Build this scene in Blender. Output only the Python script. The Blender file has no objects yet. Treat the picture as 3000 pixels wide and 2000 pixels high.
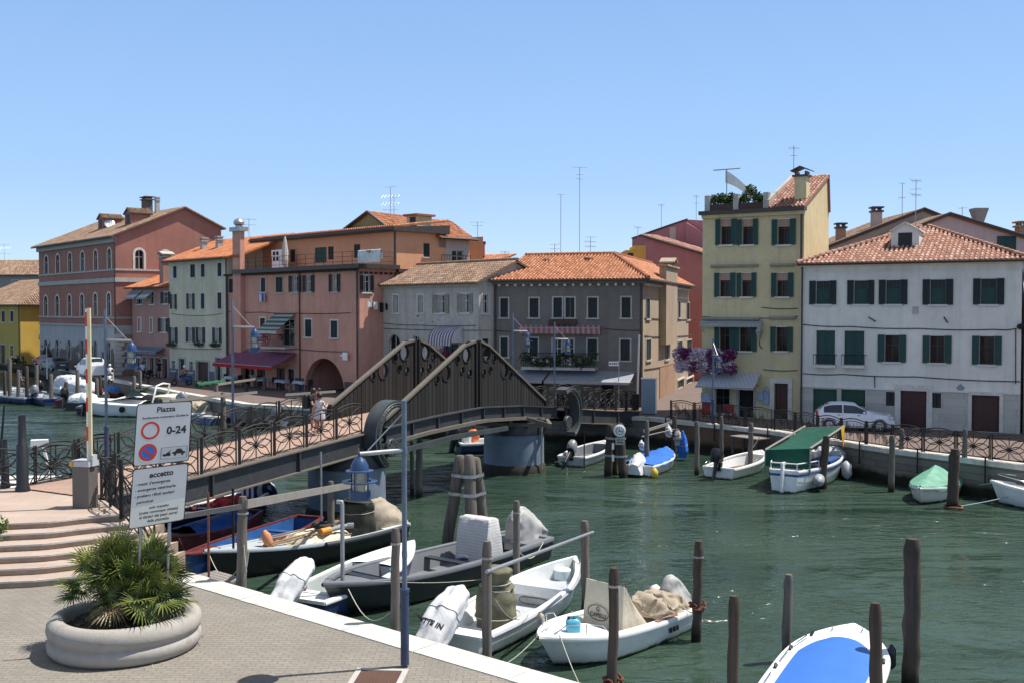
import bpy, math, random
from mathutils import Vector, Matrix, noise as mnoise
V = Vector
S = bpy.context.scene
COL = S.collection
R = math.radians
PI = math.pi
random.seed(7)

# ---------------------------------------------------------------- camera
FPX, HC, CX, CY = 2402.0, 6.3, 1176.0, 784.0
PIT = math.atan(72 / FPX)
cam = bpy.data.cameras.new('camera')
cam.sensor_width = 36.0
cam.lens = 36.0 * FPX / 2352.0
cam.clip_start = .1
cam.clip_end = 6000
camo = bpy.data.objects.new('camera', cam)
camo.location = (0, 0, HC)
camo.rotation_euler = (PI / 2 - PIT, 0, 0)
COL.objects.link(camo)
S.camera = camo
# ---------------------------------------------------------------- sky and sun
SUN_EL, SUN_AZ = R(62.5), R(77)
world = bpy.data.worlds.new('World')
S.world = world
world.use_nodes = True
wn = world.node_tree
sky = wn.nodes.new('ShaderNodeTexSky')
sky.sky_type = 'NISHITA'
sky.sun_disc = False
sky.sun_elevation = SUN_EL
sky.sun_rotation = SUN_AZ
sky.altitude = 3000
sky.air_density = 1.0
sky.dust_density = 1.0
sky.ozone_density = 8.0
bg = wn.nodes['Background']
SKY_STR = .095
bg.inputs[1].default_value = SKY_STR
smix = wn.nodes.new('ShaderNodeMix')          # summer haze, paler towards the horizon, softens the clear sky
smix.data_type = 'RGBA'
smix.inputs[0].default_value = .72
wtc = wn.nodes.new('ShaderNodeTexCoord')
wsep = wn.nodes.new('ShaderNodeSeparateXYZ'); wn.links.new(wtc.outputs['Generated'], wsep.inputs[0])
wrp = wn.nodes.new('ShaderNodeValToRGB'); we = wrp.color_ramp.elements
we.new(.5); we.new(.7)
for e_, p_, c_ in zip(we, (.0, .12, .3, .6), ((.58, .71, .84), (.37, .56, .83), (.26, .44, .76), (.33, .36, .41))):
 e_.position = p_; e_.color = (*c_, 1)
wsc = wn.nodes.new('ShaderNodeMix'); wsc.data_type = 'RGBA'; wsc.blend_type = 'MULTIPLY'; wsc.inputs[0].default_value = 1
wsc.inputs[7].default_value = (1 / SKY_STR, 1 / SKY_STR, 1 / SKY_STR, 1)
wsc.clamp_result = False
wn.links.new(wsep.outputs[2], wrp.inputs[0]); wn.links.new(wrp.outputs[0], wsc.inputs[6]); wn.links.new(wsc.outputs[2], smix.inputs[7])
wn.links.new(sky.outputs[0], smix.inputs[6])
wn.links.new(smix.outputs[2], bg.inputs[0])
sl = bpy.data.lights.new('sun', 'SUN')
sl.energy = 5.0
sl.angle = R(.53)
sl.color = (1, .955, .88)
sun = bpy.data.objects.new('sun', sl)
sdir = V((math.cos(SUN_EL) * math.sin(SUN_AZ), math.cos(SUN_EL) * math.cos(SUN_AZ), math.sin(SUN_EL)))
sun.rotation_euler = (-sdir).to_track_quat('-Z', 'Y').to_euler()
sun.location = (40, 20, 60)
COL.objects.link(sun)
S.view_settings.view_transform = 'Standard'
S.view_settings.look = 'None'
S.view_settings.exposure = .45
S.view_settings.gamma = 1.0

# ---------------------------------------------------------------- picture -> place
def ray(x, y):
 a, b = (x - CX) / FPX, (CY - y) / FPX
 c, s = math.cos(PIT), math.sin(PIT)
 return V((a, c + b * s, -s + b * c))
EYE = V((0, 0, HC))
def gz(x, y, z):
 d = ray(x, y)
 return EYE + d * ((z - HC) / d.z)
def gy(x, y, Y):
 d = ray(x, y)
 return EYE + d * (Y / d.y)
def gpl(x, y, p0, n):
 d = ray(x, y)
 return EYE + d * ((V(p0) - EYE).dot(V(n)) / d.dot(V(n)))
ZOOM = {0: (0, 0, 1.27551), 1: (0, 550, .41445), 2: (500, 550, .41445), 3: (1050, 650, .44643), 4: (1400, 650, .44643),
  5: (1950, 450, .54187), 6: (2300, 550, .47847), 7: (1400, 1150, .29762), 8: (2000, 1100, .42517)}
def zc(k, x, y):
 ox, oy, s = ZOOM[k]
 return (ox + x * s) * .784, (oy + y * s) * .784

# ---------------------------------------------------------------- mesh helper
def frame(n, up=V((0, 0, 1))):
 n = V(n).normalized()
 if abs(n.dot(up)) > .99:
  up = V((0, 1, 0))
 x = up.cross(n).normalized()
 return x, n.cross(x).normalized(), n
class MB:
 def __init__(s):
  s.v, s.f, s.m, s.t = [], [], [], []
 def add(s, vs, fs, m=0, t=.5):
  o = len(s.v)
  s.v += [V(v) for v in vs]
  for f in fs:
   s.f.append([i + o for i in f]); s.m.append(m); s.t.append(t)
  return s
 def poly(s, pts, m=0, t=.5):
  return s.add(pts, [list(range(len(pts)))], m, t)
 def hexa(s, p, m=0, t=.5):
  return s.add(p, [(0, 3, 2, 1), (4, 5, 6, 7), (0, 1, 5, 4), (1, 2, 6, 5), (2, 3, 7, 6), (3, 0, 4, 7)], m, t)
 def box(s, c, sz, rz=0, m=0, t=.5, M=None):
  if M is None:
   M = Matrix.Rotation(rz, 3, 'Z')
  c = V(c); a, b, d = sz[0] / 2, sz[1] / 2, sz[2] / 2
  return s.hexa([c + M @ V(q) for q in ((-a, -b, -d), (a, -b, -d), (a, b, -d), (-a, b, -d), (-a, -b, d), (a, -b, d), (a, b, d), (-a, b, d))], m, t)
 def bar(s, p, q, w, h, m=0, t=.5, up=V((0, 0, 1))):
  p, q = V(p), V(q)
  x, y, n = frame(q - p, up)
  x, y = x * (w / 2), y * (h / 2)
  return s.hexa([p - x - y, p + x - y, p + x + y, p - x + y, q - x - y, q + x - y, q + x + y, q - x + y], m, t)
 def tube(s, pts, r, n=8, m=0, cap=True, t=.5, closed=False):
  pts = [V(p) for p in pts]
  k = len(pts)
  rs = r if isinstance(r, (list, tuple)) else [r] * k
  rings = []
  px = None
  for i, p in enumerate(pts):
   if closed:
    d = pts[(i + 1) % k] - pts[i - 1]
   else:
    d = pts[min(i + 1, k - 1)] - pts[max(i - 1, 0)]
   if d.length < 1e-9:
    d = V((0, 0, 1))
   d.normalize()
   if px is None:
    x, y, _ = frame(d)
   else:
    x = px - d * px.dot(d)
    x = x.normalized() if x.length > 1e-6 else frame(d)[0]
    y = d.cross(x)
   px = x
   rings.append([p + (x * math.cos(2 * PI * j / n) + y * math.sin(2 * PI * j / n)) * rs[i] for j in range(n)])
  s.loft(rings, True, m, t, closed)
  if cap and not closed:
   s.poly(rings[0][::-1], m, t); s.poly(rings[-1], m, t)
  return s
 def loft(s, rings, ring_closed=True, m=0, t=.5, closed=False):
  o = len(s.v); n = len(rings[0]); k = len(rings)
  for r in rings:
   s.v += [V(p) for p in r]
  for i in range(k if closed else k - 1):
   a, b = o + i * n, o + ((i + 1) % k) * n
   for j in range(n if ring_closed else n - 1):
    j2 = (j + 1) % n
    s.f.append([a + j, a + j2, b + j2, b + j]); s.m.append(m); s.t.append(t)
  return s
 def lathe(s, prof, c=(0, 0, 0), n=20, m=0, ax=(0, 0, 1), a0=0, a1=2 * PI, t=.5, cap=False):
  x, y, z = frame(ax); c = V(c)
  full = abs(a1 - a0 - 2 * PI) < 1e-6
  cnt = n if full else n + 1
  rings = [[c + (x * math.cos(a0 + (a1 - a0) * j / n) + y * math.sin(a0 + (a1 - a0) * j / n)) * r + z * h for j in range(cnt)] for r, h in prof]
  s.loft(rings, full, m, t)
  if cap:
   s.poly(rings[0][::-1], m, t); s.poly(rings[-1], m, t)
  return s
 def prism(s, pts, d, m=0, t=.5):
  n = len(pts); pts = [V(p) for p in pts]; q = [p + V(d) for p in pts]
  return s.add(pts + q, [list(range(n))[::-1], list(range(n, 2 * n))] + [(i, (i + 1) % n, n + (i + 1) % n, n + i) for i in range(n)], m, t)
 def ball(s, c, r, n=10, k=6, m=0, t=.5, sc=(1, 1, 1)):
  c = V(c)
  prof = [(math.sin(PI * i / k), -math.cos(PI * i / k)) for i in range(k + 1)]
  rings = [[c + V((math.cos(2 * PI * j / n) * a * r * sc[0], math.sin(2 * PI * j / n) * a * r * sc[1], b * r * sc[2])) for j in range(n)] for a, b in prof]
  return s.loft(rings, True, m, t)
 def build(s, name, mats, parent=None, smooth=None, loc=None, world=True, label=None, cat=None, group=None, kind=None):
  if not isinstance(mats, (list, tuple)):
   mats = [mats]
  if parent is not None:
   r = parent
   while r.parent is not None:
    r = r.parent
   M = (Matrix.Translation(r.location) @ r.rotation_euler.to_matrix().to_4x4()).inverted() if world else None
   vs = [M @ v for v in s.v] if world else s.v
  else:
   if loc is None:
    xs = [v.x for v in s.v]; ys = [v.y for v in s.v]; zs = [v.z for v in s.v]
    loc = V(((min(xs) + max(xs)) / 2, (min(ys) + max(ys)) / 2, min(zs)))
   loc = V(loc)
   vs = [v - loc for v in s.v] if world else s.v
  me = bpy.data.meshes.new(name)
  me.from_pydata([tuple(v) for v in vs], [], s.f)
  for mt in mats:
   me.materials.append(mt)
  if len(mats) > 1:
   me.polygons.foreach_set('material_index', s.m)
  if any(abs(t - .5) > 1e-6 for t in s.t):
   at = me.attributes.new('tint', 'FLOAT', 'FACE')
   at.data.foreach_set('value', s.t)
  if smooth:
   me.polygons.foreach_set('use_smooth', [True] * len(s.f))
   if smooth is not True:
    me.set_sharp_from_angle(angle=R(smooth))
  me.update()
  o = bpy.data.objects.new(name, me)
  COL.objects.link(o)
  if parent is not None:
   o.parent = parent
  else:
   o.location = loc
  tag(o, label, cat, group, kind)
  return o
def tag(o, label=None, cat=None, group=None, kind=None):
 if label: o['label'] = label
 if cat: o['category'] = cat
 if group: o['group'] = group
 if kind: o['kind'] = kind
 return o
def thing(name, label, cat, loc=(0, 0, 0), rz=0, group=None):
 o = bpy.data.objects.new(name, None)
 o.empty_display_size = .3
 o.location = V(loc); o.rotation_euler = (0, 0, rz)
 COL.objects.link(o)
 return tag(o, label, cat, group)
def copy_tree(o, parent=None):
 c = o.copy(); COL.objects.link(c)
 if parent is not None:
  c.parent = parent
 for ch in list(o.children):
  copy_tree(ch, c)
 return c
def place(o, loc, rz, label=None, group=None):
 o.location = V(loc); o.rotation_euler = (0, 0, rz)
 if label: o['label'] = label
 if group: o['group'] = group
 return o
def text_into(mb, txt, size, o, u, v, m=0, align='CENTER', bold=0.0, depth=.004):
 """Lettering as real raised mesh at point o, reading along u with up v."""
 cu = bpy.data.curves.new('lettering', 'FONT')
 cu.body = txt; cu.size = size; cu.align_x = align; cu.align_y = 'CENTER'; cu.offset = bold; cu.resolution_u = 3
 ob = bpy.data.objects.new('lettering', cu)
 COL.objects.link(ob)
 bpy.context.view_layer.update()
 me = bpy.data.meshes.new_from_object(ob.evaluated_get(bpy.context.evaluated_depsgraph_get()))
 u, v = V(u).normalized(), V(v).normalized(); n = u.cross(v)
 mb.add([V(o) + u * p.co.x + v * p.co.y + n * depth for p in me.vertices], [list(p.vertices) for p in me.polygons], m)
 bpy.data.objects.remove(ob); bpy.data.curves.remove(cu); bpy.data.meshes.remove(me)

# ---------------------------------------------------------------- materials
_MC = {}
class NT:
 def __init__(s, name):
  s.mat = bpy.data.materials.new(name); s.mat.use_nodes = True
  s.nt = s.mat.node_tree; s.b = s.nt.nodes['Principled BSDF']
  s.tc = s.nt.nodes.new('ShaderNodeTexCoord')
 def n(s, typ, **kw):
  nd = s.nt.nodes.new(typ)
  for k, v in kw.items(): setattr(nd, k, v)
  return nd
 def l(s, a, b): s.nt.links.new(a, b)
 def vec(s, scale=(1, 1, 1), src='Object', rot=(0, 0, 0)):
  mp = s.n('ShaderNodeMapping'); mp.inputs['Scale'].default_value = scale; mp.inputs['Rotation'].default_value = rot
  s.l(s.tc.outputs[src], mp.inputs[0]); return mp.outputs[0]
 def noise(s, scale, detail=4, rough=.6, vec=None, dist=0):
  nd = s.n('ShaderNodeTexNoise'); nd.inputs['Scale'].default_value = scale; nd.inputs['Detail'].default_value = detail
  nd.inputs['Roughness'].default_value = rough; nd.inputs['Distortion'].default_value = dist
  s.l(vec if vec is not None else s.tc.outputs['Object'], nd.inputs['Vector']); return nd.outputs[0]
 def ramp(s, fac, stops):
  nd = s.n('ShaderNodeValToRGB'); e = nd.color_ramp.elements
  while len(e) < len(stops): e.new(.5)
  for i, (p, c) in enumerate(stops):
   e[i].position = p; e[i].color = (*c, 1) if len(c) == 3 else c
  s.l(fac, nd.inputs[0]); return nd.outputs[0]
 def mix(s, fac, a, b, typ='MIX'):
  nd = s.n('ShaderNodeMix', data_type='RGBA', blend_type=typ)
  for i, x in ((0, fac), (6, a), (7, b)):
   if hasattr(x, 'is_linked'): s.l(x, nd.inputs[i])
   elif isinstance(x, (int, float)): nd.inputs[i].default_value = x
   else: nd.inputs[i].default_value = (*x, 1)
  return nd.outputs[2]
 def math(s, op, a, b=0.0):
  nd = s.n('ShaderNodeMath', operation=op)
  for i, x in ((0, a), (1, b)):
   if hasattr(x, 'is_linked'): s.l(x, nd.inputs[i])
   else: nd.inputs[i].default_value = x
  return nd.outputs[0]
 def bump(s, h, strength=.3, dist=.02):
  nd = s.n('ShaderNodeBump'); nd.inputs['Strength'].default_value = strength; nd.inputs['Distance'].default_value = dist
  s.l(h, nd.inputs['Height']); s.l(nd.outputs[0], s.b.inputs['Normal'])
 def col(s, c): s.l(c, s.b.inputs['Base Color'])
 def set(s, rough=.6, metal=0.0, spec=.5):
  s.b.inputs['Roughness'].default_value = rough; s.b.inputs['Metallic'].default_value = metal
  s.b.inputs['Specular IOR Level'].default_value = spec
def mul(c, k): return tuple(max(0, min(1, x * k)) for x in c)
def paint(name, c, rough=.5, var=.15, scale=3.0, metal=0.0, bump=0.0, spec=.5, grime=0.0, weed=0.0):
 """Plain coloured surface with uneven tone."""
 if name in _MC: return _MC[name]
 n = NT(name); n.set(rough, metal, spec)
 f = n.noise(scale, 6, .65)
 cc = n.ramp(f, [(.25, mul(c, 1 - var)), (.75, mul(c, 1 + var))])
 if grime:
  g = n.ramp(n.noise(scale * .8, 8, .75, dist=.4), [(.52, (0, 0, 0)), (.72, (1, 1, 1))])
  cc = n.mix(n.math('MULTIPLY', g, grime), cc, mul((.12, .105, .085), 1))
 if weed:                                 # slimy growth just above the water
  geo = n.n('ShaderNodeNewGeometry'); sp = n.n('ShaderNodeSeparateXYZ'); n.l(geo.outputs['Position'], sp.inputs[0])
  hh = n.math('ADD', n.math('ADD', sp.outputs[2], 2.0), n.math('MULTIPLY', n.noise(2.5, 6, .7), -.22))
  cc = n.mix(n.ramp(hh, [(.33, (1, 1, 1)), (.40, (0, 0, 0))]), cc, (.045, .045, .022))
 n.col(cc)
 if bump: n.bump(n.noise(scale * 9, 5, .7), bump, .02)
 _MC[name] = n.mat; return n.mat
def stucco(name, c, stain=None, amt=.5, patch=None, pth=.6, streak=.35, pz=None):
 """Old render: cloudy tone, rain streaks and patches where the coat has gone."""
 if name in _MC: return _MC[name]
 n = NT(name); n.set(.9, 0, .2)
 stain = stain or mul(c, .62)
 base = n.ramp(n.noise(.35, 6, .6), [(.3, mul(c, .86)), (.7, mul(c, 1.1))])
 base = n.mix(n.math('MULTIPLY', n.ramp(n.noise(2.5, 8, .75, dist=.6), [(.45, (0, 0, 0)), (.75, (1, 1, 1))]), amt), base, stain)
 st = n.noise(1.0, 6, .7, n.vec((2.2, 2.2, .16)))
 base = n.mix(n.math('MULTIPLY', n.ramp(st, [(.48, (0, 0, 0)), (.72, (1, 1, 1))]), streak), base, mul(stain, .8))
 if patch:
  pn = n.noise(.75, 7, .62, dist=.3)
  if pz:                               # the coat is lost mostly low down
   sp = n.n('ShaderNodeSeparateXYZ'); n.l(n.tc.outputs['Object'], sp.inputs[0])
   pn = n.math('ADD', pn, n.math('MULTIPLY', n.math('SUBTRACT', pz, sp.outputs[2]), .16))
  pm = n.ramp(pn, [(pth, (0, 0, 0)), (pth + .03, (1, 1, 1))])
  base = n.mix(pm, base, patch)
 n.col(base); n.bump(n.noise(11, 6, .75), .35, .02)
 _MC[name] = n.mat; return n.mat
def bricks(name, c1, c2, mortar, w=.25, h=.07, ms=.01, rough=.9, axes='xz', bump=.5, dirt=.4, big=.3, weed=0):
 if name in _MC: return _MC[name]
 n = NT(name); n.set(rough, 0, .25)
 if axes == 'xy': vec = n.vec()
 else:
  sp = n.n('ShaderNodeSeparateXYZ'); n.l(n.tc.outputs['Object'], sp.inputs[0])
  cb = n.n('ShaderNodeCombineXYZ'); n.l(n.math('ADD', sp.outputs[0], n.math('MULTIPLY', sp.outputs[1], 1.0)), cb.inputs[0]); n.l(sp.outputs[2], cb.inputs[1])
  vec = cb.outputs[0]
 br = n.n('ShaderNodeTexBrick'); n.l(vec, br.inputs[0])
 br.inputs['Color1'].default_value = (*c1, 1); br.inputs['Color2'].default_value = (*c2, 1); br.inputs['Mortar'].default_value = (*mortar, 1)
 br.inputs['Scale'].default_value = 1; br.inputs['Mortar Size'].default_value = ms
 br.inputs['Brick Width'].default_value = w; br.inputs['Row Height'].default_value = h
 cc = n.mix(n.math('MULTIPLY', n.ramp(n.noise(.5, 7, .7), [(.4, (0, 0, 0)), (.7, (1, 1, 1))]), dirt), br.outputs[0], mul(c2, .55))
 cc = n.mix(big, cc, n.ramp(n.noise(14, 4, .7), [(.2, mul(c1, .6)), (.8, mul(c1, 1.35))]))
 if weed:
  geo = n.n('ShaderNodeNewGeometry'); sp = n.n('ShaderNodeSeparateXYZ'); n.l(geo.outputs['Position'], sp.inputs[0])
  hh = n.math('ADD', n.math('ADD', sp.outputs[2], 2.0), n.math('MULTIPLY', n.noise(1.6, 7, .7), .7))
  cc = n.mix(n.ramp(n.math('MULTIPLY', hh, .5), [(.55, (1, 1, 1)), (.68, (0, 0, 0))]), cc, (.022, .022, .014))
 n.col(cc)
 n.bump(n.math('SUBTRACT', n.noise(20, 4), n.math('MULTIPLY', br.outputs[1], 1.5)), bump, .012)
 _MC[name] = n.mat; return n.mat
def tiles_mat(name, a, b, c, lich=.35):
 if name in _MC: return _MC[name]
 n = NT(name); n.set(.85, 0, .25)
 at = n.n('ShaderNodeAttribute'); at.attribute_name = 'tint'
 cc = n.ramp(at.outputs['Fac'], [(0, a), (.5, b), (1, c)])
 cc = n.mix(n.math('MULTIPLY', n.ramp(n.noise(.9, 8, .7), [(.45, (0, 0, 0)), (.68, (1, 1, 1))]), lich), cc, (.16, .13, .10))
 cc = n.mix(.35, cc, n.ramp(n.noise(22, 4, .7), [(.25, mul(b, .55)), (.75, mul(b, 1.4))]))
 n.col(cc); n.bump(n.noise(30, 4), .3, .01)
 _MC[name] = n.mat; return n.mat
def wood(name, c, rough=.85, var=.45, zs=.35, axis='z', wet=None):
 if name in _MC: return _MC[name]
 n = NT(name); n.set(rough, 0, .25)
 sc = {'z': (14, 14, zs), 'x': (zs, 14, 14), 'y': (14, zs, 14)}[axis]
 at = n.n('ShaderNodeAttribute'); at.attribute_name = 'tint'
 g = n.noise(1.0, 7, .7, n.vec(sc), .3)
 cc = n.ramp(g, [(.28, mul(c, 1 - var)), (.5, c), (.78, mul(c, 1 + var))])
 cc = n.mix(n.math('MULTIPLY', n.ramp(n.noise(1.7, 6, .7), [(.4, (0, 0, 0)), (.75, (1, 1, 1))]), .5), cc, mul(c, .5))
 cc = n.mix(.5, cc, n.ramp(at.outputs['Fac'], [(0, mul(c, .45)), (1, mul(c, 1.6))]))
 if wet:
  sp = n.n('ShaderNodeSeparateXYZ'); geo = n.n('ShaderNodeNewGeometry'); n.l(geo.outputs['Position'], sp.inputs[0])
  hh = n.math('ADD', sp.outputs[2], n.math('MULTIPLY', n.noise(3, 4), .35))
  cc = n.mix(n.ramp(n.math('ADD', hh, 2.0), [(.75, (1, 1, 1)), (1.0, (0, 0, 0))]), cc, wet)
 n.col(cc); n.bump(g, .5, .02)
 _MC[name] = n.mat; return n.mat
def leafy(name, a, b, c):
 if name in _MC: return _MC[name]
 n = NT(name); n.set(.45, 0, .4)
 at = n.n('ShaderNodeAttribute'); at.attribute_name = 'tint'
 n.col(n.ramp(at.outputs['Fac'], [(0, a), (.55, b), (1, c)]))
 n.b.inputs['Subsurface Weight'].default_value = 0
 _MC[name] = n.mat; return n.mat
def cloth(name, c, rough=.9, var=.18, stripes=None, axis=0, period=.3):
 if name in _MC: return _MC[name]
 n = NT(name); n.set(rough, 0, .2)
 cc = n.ramp(n.noise(2.2, 7, .65), [(.3, mul(c, 1 - var)), (.7, mul(c, 1 + var * .6))])
 if stripes:
  sp = n.n('ShaderNodeSeparateXYZ'); n.l(n.tc.outputs['Object'], sp.inputs[0])
  a = sp.outputs[axis] if axis < 3 else n.math('ADD', sp.outputs[0], n.math('MULTIPLY', sp.outputs[1], -1.0))
  f = n.math('FRACT', n.math('DIVIDE', a, period))
  cc = n.mix(n.math('GREATER_THAN', f, .5), cc, stripes)
 n.col(cc); n.bump(n.noise(7, 5, .6, dist=.8), .35, .04)
 _MC[name] = n.mat; return n.mat
def glassy(name, c=(.012, .014, .016), rough=.06, spec=.6):
 if name in _MC: return _MC[name]
 n = NT(name); n.set(rough, 0, spec)
 n.col(n.ramp(n.noise(1.6, 3), [(.35, c), (.7, mul(c, 2.6))]))
 n.bump(n.noise(2.5, 2), .04, .02)
 _MC[name] = n.mat; return n.mat
GLASS = glassy('window_glass', (.007, .008, .009), .08, .22)
DARK = paint('dark_interior', (.012, .011, .011), .9)
STONE = paint('istrian_stone', (.62, .58, .52), .75, .18, 2.5, bump=.25, grime=.35)
STONE2 = paint('grey_trim', (.42, .40, .37), .8, .2, 2.5, bump=.25, grime=.35)
IRON = paint('dark_iron', (.018, .017, .017), .7, .4, 6, spec=.3)
BLACKP = paint('black_paint', (.015, .015, .016), .4)
WHITEP = paint('white_paint', (.78, .78, .76), .4, .06)
GUTTER = paint('dark_gutter', (.05, .035, .03), .5, .3)
CABLE = paint('black_cable', (.03, .028, .026), .7)
GREYM = paint('galvanised_metal', (.36, .37, .38), .42, .18, 5, metal=.6)
RUBBER = paint('black_rubber', (.018, .018, .019), .75)
ROPE = paint('rope_fibre', (.42, .40, .34), .9, .25, 20)
RUST = paint('rusty_iron', (.16, .055, .03), .85, .5, 9, bump=.4)
CHROME = paint('polished_steel', (.62, .63, .65), .2, .05, metal=1.0)
SKIN = paint('skin', (.50, .27, .18), .55, .08)

# ================================================================ the setting: water, ground, quays
WZ = -1.6
n = NT('canal_water'); n.set(.05, 0, .5)
n.b.inputs['IOR'].default_value = 1.33
n.col(n.ramp(n.noise(.12, 5, .6), [(.35, (.023, .045, .032)), (.65, (.041, .069, .048))]))
h1 = n.noise(.5, 3, .55, n.vec((.8, 1.5, 1), rot=(0, 0, .5)), .6)
h2 = n.noise(2.1, 3, .55, n.vec((.75, 1.5, 1), rot=(0, 0, -.15)), .5)
h3 = n.noise(7.0, 2, .5, n.vec((.8, 1.3, 1), rot=(0, 0, .3)))
h = n.math('ADD', n.math('ADD', h1, n.math('MULTIPLY', h2, .42)), n.math('MULTIPLY', h3, .06))
pat = n.ramp(n.noise(1.0, 4, .55, n.vec((.05, .11, 1), rot=(0, 0, .3)), .8), [(.38, (.12, .12, .12)), (.62, (1, 1, 1))])
n.bump(n.math('MULTIPLY', h, pat), 1.0, .46)
WATER = n.mat
MB().poly([(-500, -60, WZ), (500, -60, WZ), (500, 700, WZ), (-500, 700, WZ)]).build('water', WATER, loc=(0, 0, WZ), kind='structure')

PAVE = bricks('near_pavers', (.27, .243, .205), (.20, .184, .16), (.125, .113, .096), .24, .12, .012, axes='xy', bump=.6, dirt=.75, big=.42)
PORPH = bricks('far_paving', (.185, .138, .12), (.145, .11, .098), (.11, .09, .08), .5, .25, .012, axes='xy', bump=.25, dirt=.35)
MARBLE = paint('pale_kerb_stone', (.56, .535, .485), .8, .2, 1.6, bump=.45, grime=.5)
PINKST = bricks('pink_slabs', (.44, .345, .285), (.37, .285, .235), (.26, .21, .18), 1.1, .55, .008, axes='xy', bump=.15, dirt=.2, big=.2)
WALLST = bricks('quay_wall_stone', (.22, .2, .17), (.15, .14, .12), (.08, .075, .065), .7, .3, .02, dirt=.8, weed=1)
ORWALL = bricks('quay_wall_brick', (.20, .115, .075), (.15, .085, .06), (.10, .08, .06), .3, .09, .012, dirt=.7, weed=1)
QD = V((.765, -.644, 0)); QN = V((.644, .765, 0)); Q0 = V((.82, 17.68, 0))
def q(t, d=0, z=0):
 p = Q0 + QD * t + QN * d; p.z = z; return p
# near square
TL = -12.0
land = [q(60), q(TL), V((-10.2, 27.0, 0)), V((-11.5, 29.2, 0)), V((-14.5, 31.0, 0)), V((-60, 31.0, 0)), V((-60, -50, 0)), V((60, -50, 0))]
mb = MB().poly(land)
mb.build('square_pavement', PAVE, loc=(0, 0, 0), kind='structure')
mb = MB()
t = TL
while t < 50:                                  # long kerb stones with fine open joints
 L = random.uniform(1.5, 2.3)
 a, b, c, d = q(t + .012, -.62), q(t + L - .012, -.6 - random.uniform(0, .03)), q(t + L - .012, .05), q(t + .012, .05 + random.uniform(-.015, .01))
 z0, z1 = -.22, .02 + random.uniform(-.004, .004)
 mb.hexa([V((p.x, p.y, z0)) for p in (a, b, c, d)] + [V((p.x, p.y, z1)) for p in (a, b, c, d)])
 t += L
mb.build('quay_kerb', MARBLE, kind='structure')
mb = MB().poly([q(TL, 0, -3), q(60, 0, -3), q(60, 0, -.21), q(TL, 0, -.21)])
mb.build('near_quay_wall', WALLST, loc=q(0, 0, -3), kind='structure')
# landing of the bridge and its rounded steps
ZL = 1.0
top = [V(p) for p in ((-30, 25.6), (-12.7, 25.9), (-11.7, 26.15), (-11.0, 26.65), (-10.4, 27.0), (-10.05, 27.05))]
bot = [V(p) for p in ((-30, 23.1), (-12.2, 23.4), (-10.9, 23.65), (-9.9, 24.2), (-9.0, 24.95), (-8.6, 25.35))]
def smooth(ps, k=5):
 out = []
 for i in range(len(ps) - 1):
  p0, p1, p2, p3 = ps[max(i - 1, 0)], ps[i], ps[i + 1], ps[min(i + 2, len(ps) - 1)]
  if i == 0: out.append(p1); out.append(p1.lerp(p2, .6)); continue
  for j in range(k):
   t = j / k; out.append(.5 * (2 * p1 + (p2 - p0).normalized() * 0 + (p2 - p0) * t * (1 if i > 1 else .4) + (2 * p0 - 5 * p1 + 4 * p2 - p3) * t * t * (1 if i > 1 else 0) + (3 * p1 - p0 - 3 * p2 + p3) * t ** 3 * (1 if i > 1 else 0)) if i > 1 else p1.lerp(p2, t))
 return out + [ps[-1]]
top, bot = smooth(top), smooth(bot)
ST = thing('stone_steps', 'broad pale stone steps with rounded corner leading up to the bridge', 'steps', (-11.5, 25, 0))
mb = MB()
for k in range(6):
 w = k / 5.0
 z1 = ZL - k * ZL / 6
 ln = [a.lerp(b, w) for a, b in zip(top, bot)]
 fr = [V((p.x, p.y, 0)) for p in ln]
 bk = [V((p.x + .25, p.y + (1.2 if k else 6), 0)) for p in ln]
 if k == 0:
  m_ = len(ln) - 1; bk = [V((-30 + 15.5 * min(1, i / m_ * 1.6), 31, 0)) if i / m_ < .62 else V((-14.5, 31, 0)).lerp(V((-11.5, 29.25, 0)), (i / m_ - .62) / .38) for i in range(m_ + 1)]
 for i in range(len(ln) - 1):
  p0, p1, p2, p3 = fr[i], fr[i + 1], bk[i + 1], bk[i]
  zz = z1 - .045
  mb.add([V((p.x, p.y, z1)) for p in (p0, p1, p2, p3)], [(0, 1, 2, 3)], 0)
  nd = V((p1.y - p0.y, p0.x - p1.x, 0)).normalized() * .035
  mb.hexa([V((p.x, p.y, zz)) for p in (p0 + nd, p1 + nd, p1, p0)] + [V((p.x, p.y, z1 - .002)) for p in (p0 + nd, p1 + nd, p1, p0)], 1)
  mb.add([V((p0.x, p0.y, zz)), V((p1.x, p1.y, zz)), V((p1.x, p1.y, zz - .14 if k < 5 else 0)), V((p0.x, p0.y, zz - .14 if k < 5 else 0))], [(0, 1, 2, 3)], 2)
 mb.add([V((fr[-1].x, fr[-1].y, z1)), V((bk[-1].x, bk[-1].y, z1)), V((bk[-1].x, bk[-1].y, -3)), V((fr[-1].x, fr[-1].y, -3))], [(0, 1, 2, 3)], 2)
RISER = paint('step_riser_stone', (.33, .24, .175), .8, .25, 3, grime=.4)
mb.build('treads', [PINKST, MARBLE, RISER], ST)
mb = MB()
mb.hexa([V(p) for p in ((-60, 31.0, -3), (-14.5, 31.0, -3), (-12.6, 33.6, -3), (-60, 33.6, -3), (-60, 31.0, .98), (-14.5, 31.0, .98), (-12.6, 33.6, .98), (-60, 33.6, .98))])
mb.hexa([V(p) for p in ((-14.5, 31.0, -3), (-11.5, 29.25, -3), (-11.1, 29.9, -3), (-12.6, 33.6, -3), (-14.5, 31.0, .97), (-11.5, 29.25, .97), (-11.1, 29.9, .97), (-12.6, 33.6, .97))])
mb.build('landing_edge', MARBLE, kind='structure')
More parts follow.
